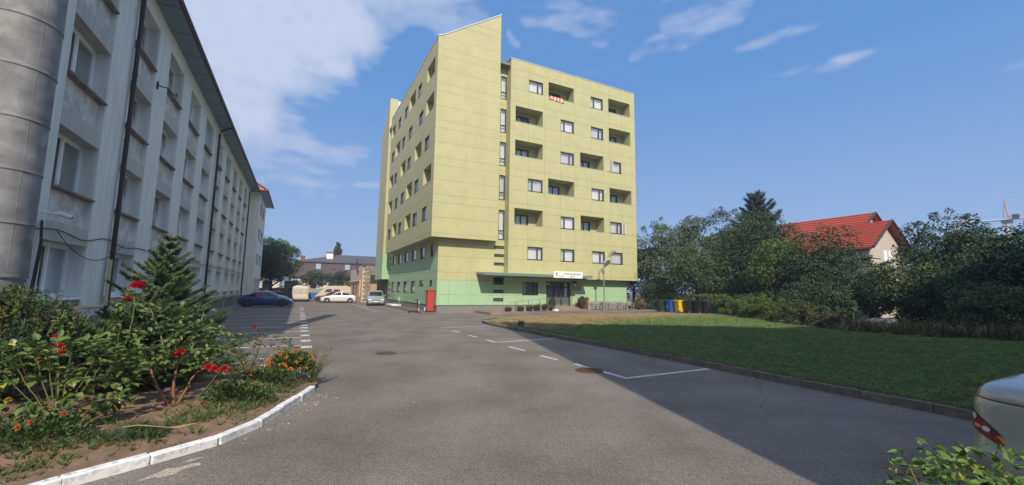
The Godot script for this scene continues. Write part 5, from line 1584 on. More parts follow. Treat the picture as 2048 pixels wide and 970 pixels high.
	mb = MB.new(); mb.tube([Vector3(0, 0.66, 0), Vector3(0, 0.88, 0), Vector3(0, 0.92, 0)], [0.045, 0.045, 0.02], 12)
	obj("cap", mb, M.lamp_white, bo)
	copy_of(bo, Vector3(8.95, 0.09, -42.5), 0.0, "thin post with a white top farther along, near the silver people carrier")
	var sc := tag(base("kick_scooter", Vector3(8.2, 0.0, -33.2), 0.5), "black electric kick scooter standing by the tower pavement", "scooter")
	mb = MB.new(); mb.tube([Vector3(0.38, 0.14, 0), Vector3(0.30, 1.02, 0)], [0.048], 10)
	obj("stem", mb, M.black, sc)
	mb = MB.new(); mb.tube([Vector3(0.3, 1.04, -0.26), Vector3(0.29, 1.02, 0), Vector3(0.3, 1.04, 0.26)], [0.03], 8)
	obj("handlebar", mb, M.black, sc)
	mb = MB.new(); mb.bevel(Vector3(-0.42, 0.13, -0.09), Vector3(0.34, 0.2, 0.09), 0.02)
	obj("deck", mb, M.black, sc)
	mb = MB.new(); mb.bevel(Vector3(0.34, 0.16, -0.05), Vector3(0.43, 0.4, 0.05), 0.02)
	obj("fork_cover", mb, M.lamp_white, sc)
	for x in [-0.48, 0.41]:
		mb = MB.new(); mb.xf = Transform3D(Basis(Vector3.RIGHT, PI / 2), Vector3(x, 0.11, 0))
		mb.lathe(Vector3.ZERO, [Vector2(0, -0.025), Vector2(0.09, -0.025), Vector2(0.11, 0), Vector2(0.09, 0.025), Vector2(0, 0.025)], 16)
		obj("wheel", mb, M.rubber, sc)
	mb = MB.new(); mb.bevel(Vector3(-0.5, 0, -1.5), Vector3(0.5, 0.14, 1.5), 0.02)
	tag(obj("white_slab", mb, M.white_kerb), "low white slab on the pavement at the foot of the green wall beside the people carrier", "slab").position = Vector3(9.15, 0.09, -46.2)
	mb = MB.new(); mb.bevel(Vector3(-0.15, 0, -0.12), Vector3(0.15, 0.32, 0.12), 0.06)
	tag(obj("rubbish_bag", mb, M.curtain2), "pale rubbish bag tucked behind the red cabinet", "bag").position = Vector3(9.35, 0.09, -34.0)
	# wheeled bins, blue and yellow lids among dark ones
	var cols := [[Color(0.02, 0.05, 0.025), "dark green wheeled bin at the left end of the bin row"], [Color(0.015, 0.09, 0.34), "blue wheeled bin with a recycling mark"], [Color(0.68, 0.46, 0.01), "yellow wheeled bin in the middle of the bin row"], [Color(0.012, 0.013, 0.016), "black wheeled bin right of the yellow one"], [Color(0.013, 0.014, 0.018), "black wheeled bin second from the right end of the row"], [Color(0.045, 0.05, 0.055), "dark grey wheeled bin at the right end of the row, nearest the hedge"]]
	var first: Node3D = null
	for i in 6:
		var f := i / 5.0
		var p := Vector3(lerpf(28.7, 29.75, f), 0.22, lerpf(-27.3, -23.3, f))
		var bin: Node3D
		if first == null:
			bin = base("wheeled_bin", p, -0.15)
			first = bin
			mb = MB.new()
			mb.prism(PackedVector2Array([Vector2(-0.30, 0.08), Vector2(0.28, 0.08), Vector2(0.34, 0.98), Vector2(-0.36, 0.98)]), Vector3(0, 0, -0.29), Vector3.RIGHT, Vector3.UP, Vector3(0, 0, 0.58))
			mb.bevel(Vector3(-0.40, 0.92, -0.33), Vector3(0.37, 1.0, 0.33), 0.02)
			obj("body", mb, M.black, bin)
			mb = MB.new(); mb.bevel(Vector3(-0.41, 1.0, -0.335), Vector3(0.36, 1.06, 0.335), 0.025); mb.tube([Vector3(0.38, 1.02, -0.3), Vector3(0.38, 1.02, 0.3)], [0.025], 8)
			obj("lid", mb, M.black, bin)
			for z in [-0.27, 0.27]:
				mb = MB.new(); mb.tube([Vector3(-0.24, 0.1, z - 0.03), Vector3(-0.24, 0.1, z + 0.03)], [0.1], 14)
				obj("wheel", mb, M.rubber, bin)
				mb = MB.new(); mb.tube([Vector3(-0.24, 0.1, z - 0.035), Vector3(-0.24, 0.1, z + 0.035)], [0.05], 10)
				obj("wheel_hub", mb, M.steel, bin)
		else:
			bin = copy_of(first, p, rf(-0.22, -0.08))
		tag(bin, cols[i][1], "bin", "wheeled bins at the edge of the road")
		var m := mat(cols[i][0], 0.5, T.soft, 2.0)
		for q in bin.get_children():
			if String(q.name) in ["body", "lid"]: q.material_override = m
		if i == 1:
			mb = MB.new()
			for k in 3:
				var a := TAU * k / 3 + 0.5
				mb.tube([Vector3(0, sin(a) * 0.07, cos(a) * 0.07), Vector3(0, sin(a + 1.5) * 0.07, cos(a + 1.5) * 0.07)], [0.014, 0.002], 4)
			var em := obj("recycling_mark", mb, M.lamp_white, bin)
			em.position = Vector3(-0.345, 0.42, 0)
	# posts and rubble at the far edge of the lawn
	var posts := [[21.1, -9.5, 1.0, "pale thin fence post standing on the far edge of the lawn"], [21.6, -6.9, 0.7, "weathered wooden stake among the tall dry weeds"], [22.2, -5.9, 0.75, "short weathered stake at the right among the weeds"], [22.6, -5.5, 1.05, "tall grey stake before the dark shrubs at the right"]]
	for q in posts:
		mb = MB.new(); mb.col = Color(0.42, 0.42, 0.40)
		mb.tube([Vector3.ZERO, Vector3(rf(-0.02, 0.02), q[2], rf(-0.02, 0.02))], [0.024, 0.02], 8)
		mb.tube([Vector3(0, q[2] * 0.6, 0), Vector3(0, q[2] * 0.6 + 0.03, 0)], [0.042], 8)
		tag(obj("fence_post", mb, M.bark if q[2] != 1.0 else M.col), q[3], "post", "posts along the lawn").position = Vector3(q[0], 0.2, q[1])
	var rb := tag(base("rubble_wall", Vector3(25.2, 0.2, -10.1), 0.35), "broken low wall of pale pinkish blocks seen through a gap in the shrubs", "wall")
	for k in 36:
		mb = MB.new()
		var h := rf(0.12, 0.22)
		var r2 := int(k / 12.0)
		var cc := rf(0.8, 1.1)
		mb.col = Color(0.56 * cc, 0.44 * cc, 0.37 * cc)
		mb.bevel(Vector3(-0.15, 0, -0.2), Vector3(0.15, h, 0.2), 0.03)
		var o := obj("block", mb, M.col, rb)
		o.position = Vector3(rf(-0.12, 0.12), r2 * 0.19, (k % 12) * 0.075 - 0.5 + rf(-0.15, 0.15))
		o.rotation = Vector3(rf(-0.4, 0.4), rf(-1.4, 1.4), rf(-0.4, 0.4))

# ---------------------------------------------------------------- plants
func leaf_ball(mb: MB, c: Vector3, r: Vector3, count: int, size: float, tone: Color, spread := 0.25, narrow := 0.6) -> void:
	for i in count:
		var d := rdir()
		if d.y < -0.5 and rng.randf() < 0.6: d.y = -d.y
		var p := c + d * r * (0.55 + 0.5 * sqrt(rng.randf()))
		var nrm := (d * 0.55 + Vector3.UP * 0.45 + rdir() * 0.75).normalized()
		var t := nrm.cross(rdir()).normalized()
		var s := nrm.cross(t)
		var L := size * rf(0.6, 1.35)
		var k := rf(1.0 - spread, 1.0 + spread)
		mb.col = Color(tone.r * k * rf(0.88, 1.14), tone.g * k, tone.b * k * rf(0.8, 1.2))
		var m := p + t * L * 0.5
		mb.tri(p, m + s * L * narrow * 0.5 + nrm * L * 0.1, p + t * L, nrm)
		mb.tri(p, p + t * L, m - s * L * narrow * 0.5 + nrm * L * 0.1, nrm)

func tree(called: String, label: String, at: Vector3, h: float, rad: float, bare: float, tone: Color, leaf: float, clumps: int, per: int, group := "", lean := 0.0, pointy := 0.0) -> Node3D:
	var t := tag(base(called, at), label, "tree" if h > 3.2 else "shrub", group)
	var mb := MB.new()
	mb.col = Color(1, 1, 1)
	var top := Vector3(lean, h * 0.8, 0)
	mb.tube([Vector3(0, -0.1, 0), Vector3(lean * 0.2, bare * 0.7, rf(-0.05, 0.05)), Vector3(lean * 0.5, lerpf(bare, h, 0.4), 0), top], [h * 0.028, h * 0.021, h * 0.014, 0.015], 8)
	obj("trunk", mb, M.bark, t)
	var cy := (h + bare) / 2
	var ry := (h - bare) / 2
	for i in 7:
		mb = MB.new()
		var a := TAU * i / 7 + rf(-0.3, 0.3)
		var y0 := lerpf(bare * 0.8, h * 0.6, i / 7.0)
		var e := Vector3(cos(a) * rad * 0.75, y0 + rf(0.15, 0.4) * h * 0.5, sin(a) * rad * 0.75)
		mb.tube([Vector3(lean * 0.4, y0, 0), Vector3(lean * 0.4, y0, 0).lerp(e, 0.5) + Vector3(0, 0.1 * h * 0.2, 0), e], [h * 0.012, h * 0.008, 0.01], 6)
		obj("limb", mb, M.bark, t)
	mb = MB.new()
	for i in clumps:
		var d := rdir()
		var k := pow(rng.randf(), 0.4)
		var wide := 1.0 - pointy * (d.y * k * 0.5 + 0.5)
		var c := Vector3(lean * 0.6 + d.x * rad * 0.86 * k * wide, cy + d.y * ry * 0.86 * k, d.z * rad * 0.86 * k * wide)
		var rc := minf(rad, ry) * rf(0.20, 0.36) * lerpf(1.0, 0.7, pointy)
		var q := rf(0.80, 1.18)
		leaf_ball(mb, c, Vector3(rc * 1.15, rc * 0.8, rc * 1.15), per, leaf, Color(tone.r * q * rf(0.9, 1.12), tone.g * q, tone.b * q), 0.3)
	for i in clumps:                               # loose sprays that break the outline
		var d := rdir()
		if d.y < -0.2: continue
		var c := Vector3(lean * 0.6 + d.x * rad * rf(0.82, 0.98), cy + d.y * ry * rf(0.84, 1.0), d.z * rad * rf(0.82, 0.98)) * Vector3(1.0 - pointy * 0.5, 1, 1.0 - pointy * 0.5)
		leaf_ball(mb, c, Vector3.ONE * rad * rf(0.05, 0.11), int(per * 0.16), leaf * 0.9, tone, 0.3)
	obj("crown", mb, M.leaf, t)
	return t

func conifer_mesh(h: float, rad: float, from: float, whorls: int, needle: float, tone: Color, gap: float, droop: float, taper: float) -> Array:   # [wood, needles]
	var wood := MB.new()
	var mb := MB.new()
	wood.col = Color(0.8, 0.7, 0.6)
	wood.tube([Vector3.ZERO, Vector3(0, h * 0.5, 0), Vector3(0, h, 0)], [h * 0.016, h * 0.009, 0.006], 8)
	for w in whorls:
		var f := float(w) / whorls
		var y := lerpf(from, h * 0.985, pow(f, 0.92))
		var len0 := rad * pow(1.0 - f, taper) + needle
		var nb := int(lerpf(8, 4, f))
		for b in nb:
			var a := TAU * b / nb + w * 2.4 + rf(-0.25, 0.25)
			var L := len0 * rf(0.58, 1.18)
			var out := Vector3(cos(a), 0, sin(a))
			var rise: float = lerpf(-droop, 0.75, f) + rf(-0.08, 0.08)
			var pts := []
			for i in 5:
				var g := i / 4.0
				pts.append(Vector3(0, y, 0) + out * L * g + Vector3.UP * L * (rise * g + 0.22 * g * g))
			wood.tube(pts, [0.004 + L * 0.010, 0.004 + L * 0.008, 0.005, 0.004, 0.003], 5, false)
			var k := rf(0.75, 1.2)
			var steps := int(L / gap) + 2
			for i in range(1, steps + 1):
				var g := float(i) / steps
				var p: Vector3 = Vector3(0, y, 0) + out * L * g + Vector3.UP * L * (rise * g + 0.22 * g * g)
				var along_ := (out + Vector3.UP * (rise + 0.44 * g)).normalized()
				var side := along_.cross(Vector3.UP).normalized()
				for s in [-1.0, 1.0, 0.0]:
					var tl := L * 0.36 * (1.05 - g) + needle * 1.6
					var td: Vector3 = (along_ * (0.75 if s != 0.0 else 1.0) + side * s * rf(0.7, 1.0) + Vector3.UP * rf(-0.15, 0.2)).normalized()
					if s == 0.0: tl = needle * 1.8
					var nn := int(tl / (needle * 0.34)) + 2
					var ts: Vector3 = td.cross(Vector3.UP).normalized()
					var tu: Vector3 = ts.cross(td)
					var fresh := rf(0.85, 1.25)
					for q in nn:
						var o: Vector3 = p + td * tl * (float(q) / nn)
						for e in 3:
							var ang := TAU * (e / 3.0) + q * 1.1
							var nd: Vector3 = (td * 0.85 + ts * cos(ang) + tu * sin(ang)).normalized()
							var ns: Vector3 = nd.cross(td).normalized() * needle * 0.16
							var kk := k * fresh * rf(0.8, 1.2)
							mb.col = Color(tone.r * kk * rf(0.9, 1.15), tone.g * kk, tone.b * kk)
							mb.tri(o - ns, o + ns, o + nd * needle, Vector3.UP)
	return [wood, mb]

func conifer(called: String, label: String, at: Vector3, h: float, rad: float, from: float, whorls: int, needle: float, tone: Color, gap: float, droop: float, taper := 0.8) -> Node3D:
	var t := tag(base(called, at), label, "tree")
	var m := conifer_mesh(h, rad, from, whorls, needle, tone, gap, droop, taper)
	obj("trunk", m[0], M.bark, t)
	obj("crown", m[1], M.needle, t)
	return t

func bloom(parent: Node, called: String, p: Vector3, r: float, tone: Color, petals := 26, flat := 0.0) -> void:
	var mb := MB.new()
	for i in petals:
		var f := float(i) / petals
		var a := i * 2.4
		var tilt := lerpf(1.35, -0.15, f)
		var d := Vector3(cos(a) * cos(tilt), sin(tilt), sin(a) * cos(tilt)).normalized()
		var s := d.cross(Vector3.UP).normalized()
		if s.length() < 0.5: s = Vector3.RIGHT
		var k := rf(0.7, 1.2)
		mb.col = Color(tone.r * k, tone.g * k * rf(0.7, 1.3), tone.b * k)
		mb.leaf(p + d * r * 0.08 + Vector3.UP * r * 0.45 * (1.0 - f) * (1.0 - flat), d, s, r * lerpf(0.6, 1.0, f), r * 0.75, 0.25)
	obj(called, mb, M.petal, parent)

func compound(mb: MB, p: Vector3, d: Vector3, L: float, tone: Color, n := 5) -> void:   # a rose leaf: leaflets along a stalk
	var s := d.cross(Vector3.UP).normalized()
	var sag := Vector3.DOWN * 0.25
	for i in n:
		var j := int((i + 1) / 2.0)
		var o := p + d * L * (0.45 + 0.4 * (1.0 - float(j) / 2.0)) if i > 0 else p + d * L
		var ld := (d + sag * rf(0.2, 1.6) + (s * (1.0 if i % 2 else -1.0) * 1.3 if i > 0 else Vector3.ZERO)).normalized()
		var k := rf(0.7, 1.3)
		mb.col = Color(tone.r * k * rf(0.85, 1.2), tone.g * k, tone.b * k)
		if rng.randf() < 0.03: mb.col = Color(0.42, 0.36, 0.06)
		var ls := ld.cross((Vector3.UP + rdir() * 0.5).normalized()).normalized()
		mb.leaf(o, ld, ls, L * rf(0.75, 1.0), L * rf(0.5, 0.66), 0.14)

func cane(parent: Node, called: String, pts: Array, r0: float, r1: float, tone: Color) -> void:
	var mb := MB.new()
	mb.col = tone
	var smooth := []
	var n := pts.size()
	for i in n - 1:
		for k in 4:
			var t := k / 4.0
			smooth.append((pts[i] as Vector3).cubic_interpolate(pts[i + 1], pts[maxi(i - 1, 0)], pts[mini(i + 2, n - 1)], t) + Vector3(rf(-0.006, 0.006), 0, rf(-0.006, 0.006)))
	smooth.append(pts[-1])
	var rr := []
	for i in smooth.size(): rr.append(lerpf(r0, r1, float(i) / (smooth.size() - 1)))
	mb.tube(smooth, rr, 7)
	obj(called, mb, M.col, parent)

func tufts(mb: MB, p: Vector3, n: int, h: float, tone: Color, lean := 0.5) -> void:
	for i in n:
		var d := (Vector3.UP + rdir() * lean).normalized()
		var s := d.cross(rdir()).normalized() * h * 0.05
		var k := rf(0.7, 1.25)
		mb.col = Color(tone.r * k * rf(0.85, 1.2), tone.g * k, tone.b * k)
		var H := h * rf(0.5, 1.2)
		var bend := Vector3(rf(-1, 1), 0, rf(-1, 1)) * H * 0.3
		var m := p + d * H * 0.55
		mb.tri(p - s, p + s, m + s * 0.8, Vector3.UP); mb.tri(p - s, m + s * 0.8, m - s * 0.8, Vector3.UP)
		mb.tri(m - s * 0.8, m + s * 0.8, p + d * H + bend, Vector3.UP)

func mass(parent: Node, called: String, c: Vector3, r: Vector3, count: int, size: float, tone: Color) -> void:   # leafy mass of pointed leaves
	var mb := MB.new()
	for i in count:
		var d := rdir()
		if d.y < -0.3: d.y = -d.y
		var p := c + d * r * pow(rng.randf(), 0.35)
		var dir := (d + Vector3.UP * 0.5 + rdir() * 0.8).normalized()
		var k := rf(0.65, 1.35)
		mb.col = Color(tone.r * k * rf(0.85, 1.2), tone.g * k, tone.b * k)
		mb.leaf(p, dir, dir.cross((Vector3.UP + rdir() * 0.8).normalized()).normalized(), size * rf(0.7, 1.3), size * rf(0.4, 0.6), 0.15)
	obj(called, mb, M.gloss_leaf, parent)

func build_plants() -> void:
	rng.seed = 4242
	# tall trees on the right, from the tower outwards
	var gr := "trees behind the lawn"
	var G1 := Color(0.098, 0.140, 0.072)      # grey green
	var G2 := Color(0.074, 0.114, 0.044)
	var G3 := Color(0.044, 0.078, 0.034)      # dark
	var G4 := Color(0.085, 0.132, 0.030)      # yellow green
	var gy := 0.15
	tree("leafy_tree", "pale grey-green feathery tree directly right of the tower", Vector3(32.6, gy, -31.4), 9.4, 3.2, 0.4, G1, 0.187, 70, 255, gr, 0.2, 0.15)
	tree("leafy_tree", "rounded grey-green tree second from the tower, its top the highest of the leafy trees", Vector3(36.5, gy, -30.0), 9.8, 3.0, 1.5, G1, 0.180, 66, 238, gr)
	tree("leafy_tree", "mid-green tree between the rounded tree and the dark spruce", Vector3(38.0, gy, -27.2), 10.6, 3.1, 1.5, G2, 0.173, 60, 221, gr, 0.0, 0.2)
	conifer("spruce_tree", "tall dark spruce with level boughs standing above the leafy trees", Vector3(40.2, gy, -25.6), 11.7, 3.6, 1.0, 17, 0.26, Color(0.032, 0.052, 0.040), 0.26, 0.02, 0.85)
	tree("leafy_tree", "broad olive bush-like tree behind the wheeled bins", Vector3(32.6, gy, -26.2), 6.6, 3.0, 0.2, G2, 0.158, 80, 255, gr)
	tree("leafy_tree", "full dark green tree in front of the spruce, left of the red roof", Vector3(34.6, gy, -22.0), 9.0, 3.2, 0.3, G3, 0.158, 80, 255, gr)
	tree("leafy_tree", "leaning green tree whose flank is lit, just left of the red roof", Vector3(32.0, gy, -18.6), 6.1, 2.4, 0.2, G4, 0.144, 70, 238, gr)
	tree("leafy_tree", "wide dark tree covering the foot of the red-roofed house, open at the top", Vector3(32.6, gy, -16.2), 6.6, 2.8, 0.5, G3, 0.158, 66, 204, gr)
	tree("leafy_tree", "lower dark tree in front of the pale gable", Vector3(31.4, gy, -13.2), 3.3, 1.9, 0.2, G3, 0.137, 60, 221, gr)
	tree("leafy_tree", "large dark rounded tree between the red-roofed house and the crane", Vector3(37.4, gy, -11.4), 7.5, 2.6, 0.4, G3, 0.158, 80, 255, gr)
	tree("leafy_tree", "small lit tree right of the gap with the pale rubble", Vector3(29.0, gy, -10.4), 3.9, 1.9, 0.1, G2, 0.130, 60, 221, gr)
	tree("leafy_tree", "dark tree under the crane near the right edge", Vector3(33.5, gy, -7.4), 5.5, 2.5, 0.2, G3, 0.144, 66, 238, gr)
	tree("leafy_tree", "dark tree cut by the right edge", Vector3(31.0, gy, -4.3), 5.3, 2.5, 0.1, G3, 0.144, 66, 238, gr)
	tree("leafy_tree", "distant dark tree showing between the gable and the large rounded tree", Vector3(49.0, gy, -15.0), 6.8, 2.6, 0.5, G3, 0.173, 50, 187, gr)
	tree("leafy_tree", "distant low tree behind the crane's foot", Vector3(46.0, gy, -6.0), 5.4, 3.4, 0.3, G2, 0.173, 60, 204, gr)
	# hedge and shrubs along the far edge of the lawn
	var sg := "shrubs along the far edge of the lawn"
	tree("leafy_tree", "dark bushy tree hugging the far right corner of the tower", Vector3(32.6, gy, -35.0), 7.0, 2.6, 0.1, G3, 0.16, 60, 220, gr)
	tree("hedge_shrub", "dark undergrowth bush behind the green bin by the tower corner", Vector3(32.0, gy, -31.0), 3.2, 1.9, 0.0, G3, 0.14, 54, 200, sg)
	tree("hedge_shrub", "dark rounded bush filling the gap behind the hedge and the bins", Vector3(34.0, gy, -24.4), 3.4, 2.2, 0.0, G3, 0.13, 56, 220, sg)
	tree("hedge_shrub", "low lit hedge shrub next to the dark grey bin", Vector3(30.4, gy, -22.0), 1.7, 1.4, 0.0, G4, 0.094, 44, 187, sg)
	tree("hedge_shrub", "sunlit hedge shrub second from the bins", Vector3(28.0, gy, -18.8), 1.75, 1.5, 0.0, G4, 0.094, 48, 204, sg)
	tree("hedge_shrub", "widest sunlit hedge shrub, in the middle of the lawn's far edge", Vector3(25.9, gy, -16.3), 1.75, 1.6, 0.0, G4, 0.086, 52, 204, sg)
	tree("hedge_shrub", "dark hedge shrub with a brownish top at the lower end of the hedge", Vector3(23.6, gy, -13.2), 1.45, 1.25, 0.0, Color(0.07, 0.085, 0.03), 0.079, 46, 187, sg)
	tree("hedge_shrub", "small dry hedge shrub left of the pale fence post", Vector3(22.6, gy, -11.2), 0.95, 0.9, 0.0, Color(0.10, 0.09, 0.045), 0.065, 34, 153, sg)
	tree("hedge_shrub", "deep green shrub behind the widest hedge shrub", Vector3(29.2, gy, -15.6), 2.9, 1.7, 0.0, G3, 0.108, 50, 204, sg)
	tree("hedge_shrub", "deep green shrub behind the pale fence post", Vector3(25.9, gy, -12.9), 2.6, 1.4, 0.0, G3, 0.108, 50, 204, sg)
	tree("hedge_shrub", "dark shrub right of the rubble behind the wooden stake", Vector3(25.4, gy, -6.6), 2.4, 1.35, 0.0, G2, 0.101, 50, 204, sg)
	tree("hedge_shrub", "broad dark shrub behind the rubble, filling the gap under the trees", Vector3(28.0, gy, -8.0), 3.4, 2.0, 0.0, G3, 0.13, 60, 230, sg)
	tree("hedge_shrub", "dark low shrub left of the rubble", Vector3(24.6, gy, -11.9), 1.9, 1.0, 0.0, G3, 0.12, 44, 200, sg)
	tree("leafy_tree", "broad dark tree behind the weeds at the right, its crown reaching the lawn", Vector3(29.5, gy, -5.6), 5.2, 2.6, 0.0, G3, 0.15, 80, 240, gr)
	tree("hedge_shrub", "dark shrub behind the tall grey stake", Vector3(25.9, gy, -4.4), 2.2, 1.3, 0.0, G3, 0.101, 50, 187, sg)
	tree("hedge_shrub", "dark shrub at the right edge behind the weeds", Vector3(26.5, gy, -1.8), 2.3, 1.4, 0.0, G3, 0.101, 50, 187, sg)
	tree("hedge_shrub", "deep green bush beside the sunlit shrubs, near the bins", Vector3(31.4, gy, -18.8), 2.4, 1.6, 0.0, G2, 0.108, 50, 187, sg)
	tree("hedge_shrub", "small reddish-green shrub at the foot of the tower's right corner", Vector3(29.3, 0.2, -31.0), 0.95, 0.9, 0.0, Color(0.15, 0.11, 0.035), 0.072, 30, 153, sg)
	var hd := tag(base("clipped_hedge", Vector3(31.0, gy, -26.0), -0.25), "level clipped hedge behind the wheeled bins", "hedge")
	var mb := MB.new()
	for i in 5200:
		var p := Vector3(rf(-0.6, 0.6), rf(0.0, 1.55), rf(-3.6, 3.6))
		var ax := rng.randi() % 3
		if ax == 0: p.x = -0.6 + rf(-0.08, 0.08)
		elif ax == 1: p.y = 1.55 + rf(-0.07, 0.07)
		leaf_ball(mb, p, Vector3.ONE * 0.05, 1, 0.13, G4 if ax == 1 else G2, 0.3)
	obj("foliage", mb, M.leaf, hd)
	mb = MB.new()
	for i in 6: mb.tube([Vector3(0, 0, -3.2 + i * 1.25), Vector3(rf(-0.1, 0.1), 1.4, -3.2 + i * 1.25)], [0.04, 0.02], 6)
	obj("stems", mb, M.bark, hd)
	# far trees on the left
	tree("big_leafy_tree", "large dark green leafy tree beyond the end of the grey block", Vector3(-4.0, 0, -76.0), 9.6, 4.2, 1.6, Color(0.040, 0.072, 0.026), 0.245, 100, 221)
	var fg := "small trees before the mansard house"
	tree("small_tree", "small dark fruit tree left, just over the caravan roof", Vector3(2.4, 0, -84.0), 5.0, 2.3, 1.5, Color(0.045, 0.062, 0.030), 0.26, 44, 90, fg)
	tree("small_tree", "small dark fruit tree in the middle, over the camper van", Vector3(6.6, 0, -84.5), 5.4, 2.5, 1.4, Color(0.045, 0.062, 0.030), 0.26, 44, 90, fg)
	tree("small_tree", "small dark fruit tree right, touching the brick outbuilding", Vector3(10.3, 0, -84.0), 5.2, 2.0, 1.3, Color(0.045, 0.062, 0.030), 0.26, 40, 90, fg)
	tree("cypress_tree", "dark upright conifer behind the mansard roof by the white chimney", Vector3(8.6, 0, -120), 14.3, 1.5, 1.0, Color(0.035, 0.05, 0.03), 0.4, 260, 50, "", 0.0, 0.45)
	tree("small_tree", "green bush left of the caravan before the wooden gate", Vector3(-0.4, 0, -75.0), 3.0, 1.3, 0.2, Color(0.075, 0.11, 0.03), 0.2, 36, 90)

	# ---- the flower bed
	conifer("young_spruce", "young spruce with an upright leading shoot in the middle of the flower bed", Vector3(-2.58, 0.12, -11.5), 2.92, 1.55, 0.25, 15, 0.052, Color(0.072, 0.112, 0.040), 0.060, 0.02, 1.45)
	conifer("spreading_conifer", "low spreading dark conifer filling the bed between the roses and the young spruce", Vector3(-2.35, 0.12, -9.5), 1.28, 1.35, 0.10, 15, 0.050, Color(0.055, 0.092, 0.030), 0.066, -0.05, 0.7)
	# the dark shrub by the chimney
	var sh := tag(base("yew_shrub", Vector3(-3.78, 0.15, -8.85)), "dense dark evergreen shrub with upright shoots under the metal chimney", "shrub")
	mb = MB.new(); mb.col = Color(0.7, 0.6, 0.5)
	for i in 9: mb.tube([Vector3(rf(-0.15, 0.15), 0, rf(-0.15, 0.15)), Vector3(rf(-0.6, 0.6), 1.3, rf(-0.6, 0.6))], [0.02, 0.006], 6)
	obj("stems", mb, M.bark, sh)
	mb = MB.new()
	for i in 900:
		var d := rdir() * (0.6 + 0.4 * sqrt(rng.randf()))
		var c := Vector3(d.x * 0.70, 0.74 + d.y * 0.66, d.z * 0.72) * Vector3(1, 1, 1)
		if i > 885: c = Vector3(rf(-0.2, 0.4), rf(1.25, 1.5), rf(-0.4, 0.3))
		var up := (Vector3.UP * 1.1 + d * 0.8 + rdir() * 0.3).normalized()
		var L := rf(0.25, 0.42)
		var fresh := rng.randf() < 0.13
		var tone := Color(0.13, 0.17, 0.035) if fresh else Color(0.048, 0.082, 0.026)
		if rng.randf() < 0.06: tone = Color(0.16, 0.09, 0.04)
		for q in 24:
			var p := c + up * L * (q / 24.0)
			var nd := (up * 0.7 + rdir()).normalized()
			var k := rf(0.7, 1.3)
			mb.col = Color(tone.r * k, tone.g * k, tone.b * k)
			mb.leaf(p, nd, nd.cross(rdir()).normalized(), rf(0.05, 0.075), 0.018, 0.1)
	obj("foliage", mb, M.needle, sh)
	# roses
	var leafc := Color(0.085, 0.15, 0.035)
	var light := Color(0.14, 0.19, 0.045)
	var wood := Color(0.22, 0.11, 0.055)
	var red := Color(0.62, 0.018, 0.04)
	var r1 := tag(base("rose_bush", Vector3(-1.52, 0.15, -7.72)), "rose bush on three bare brown stems with red blooms near the kerb", "rose bush", "rose bushes in the flower bed")
	cane(r1, "stem", [Vector3.ZERO, Vector3(-0.12, 0.2, 0.02), Vector3(-0.24, 0.42, -0.05), Vector3(-0.36, 0.72, -0.1)], 0.024, 0.012, wood)
	cane(r1, "stem", [Vector3(0.03, 0, 0), Vector3(0.01, 0.3, 0.02), Vector3(0.02, 0.55, 0.02), Vector3(0.1, 0.95, 0.1)], 0.026, 0.011, wood)
	cane(r1, "stem", [Vector3(0.05, 0, 0.03), Vector3(0.14, 0.22, 0.03), Vector3(0.24, 0.45, 0.03), Vector3(0.42, 0.62, 0.1)], 0.022, 0.010, wood)
	cane(r1, "stem", [Vector3(0.1, 0.02, 0.05), Vector3(0.3, 0.14, 0.25), Vector3(0.5, 0.4, 0.45), Vector3(0.6, 0.55, 0.58)], 0.013, 0.007, Color(0.16, 0.15, 0.05))
	cane(r1, "stem", [Vector3(-0.3, 0.6, -0.1), Vector3(-0.2, 0.9, -0.1), Vector3(-0.34, 1.3, -0.12), Vector3(-0.4, 1.42, -0.12)], 0.012, 0.006, Color(0.2, 0.2, 0.07))
	cane(r1, "stem", [Vector3(0.1, 0.6, 0.0), Vector3(0.2, 1.0, -0.1), Vector3(0.24, 1.35, -0.2)], 0.011, 0.005, Color(0.2, 0.2, 0.07))
	mb = MB.new()
	for i in 210:
		var p := Vector3(rf(-0.62, 0.72), rf(0.50, 1.12), rf(-0.3, 0.4))
		if i > 175: p = Vector3(rf(-0.5, 0.4), rf(1.0, 1.45), rf(-0.25, 0.1))
		var d := (Vector3(p.x, 0.2, p.z).normalized() + rdir() * 0.8).normalized()
		compound(mb, p, d, rf(0.07, 0.11), light if rng.randf() < 0.5 else leafc)
	obj("leaf_mass", mb, M.gloss_leaf, r1)
	for q in [[0.02, 0.76, 0.21], [0.09, 0.80, 0.26], [0.46, 0.60, 0.50], [0.54, 0.58, 0.57], [0.67, 0.59, 0.65]]:
		bloom(r1, "bloom", Vector3(q[0], q[1], q[2]), 0.072, red)
	var r2 := tag(base("rose_bush", Vector3(-2.5, 0.15, -7.15)), "broad-leaved rose bush at the left with red and a few yellow blooms", "rose bush", "rose bushes in the flower bed")
	for i in 9:
		var a := rf(0, TAU)
		var e := Vector3(cos(a) * 0.5 - 0.1, rf(0.7, 1.0), sin(a) * 0.45)
		cane(r2, "stem", [Vector3(0.05, 0, 0.05), e * Vector3(0.4, 0.4, 0.4), e * Vector3(0.8, 0.75, 0.8), e], 0.009, 0.004, Color(0.10, 0.10, 0.035))
	mb = MB.new()
	for i in 250:
		var d0 := rdir()
		var p := Vector3(-0.1 + d0.x * 0.74, 0.60 + d0.y * 0.40, d0.z * 0.6)
		var d := (d0 + rdir() * 0.6).normalized()
		compound(mb, p, d, rf(0.085, 0.125), leafc if rng.randf() < 0.6 else light)
	obj("leaf_mass", mb, M.gloss_leaf, r2)
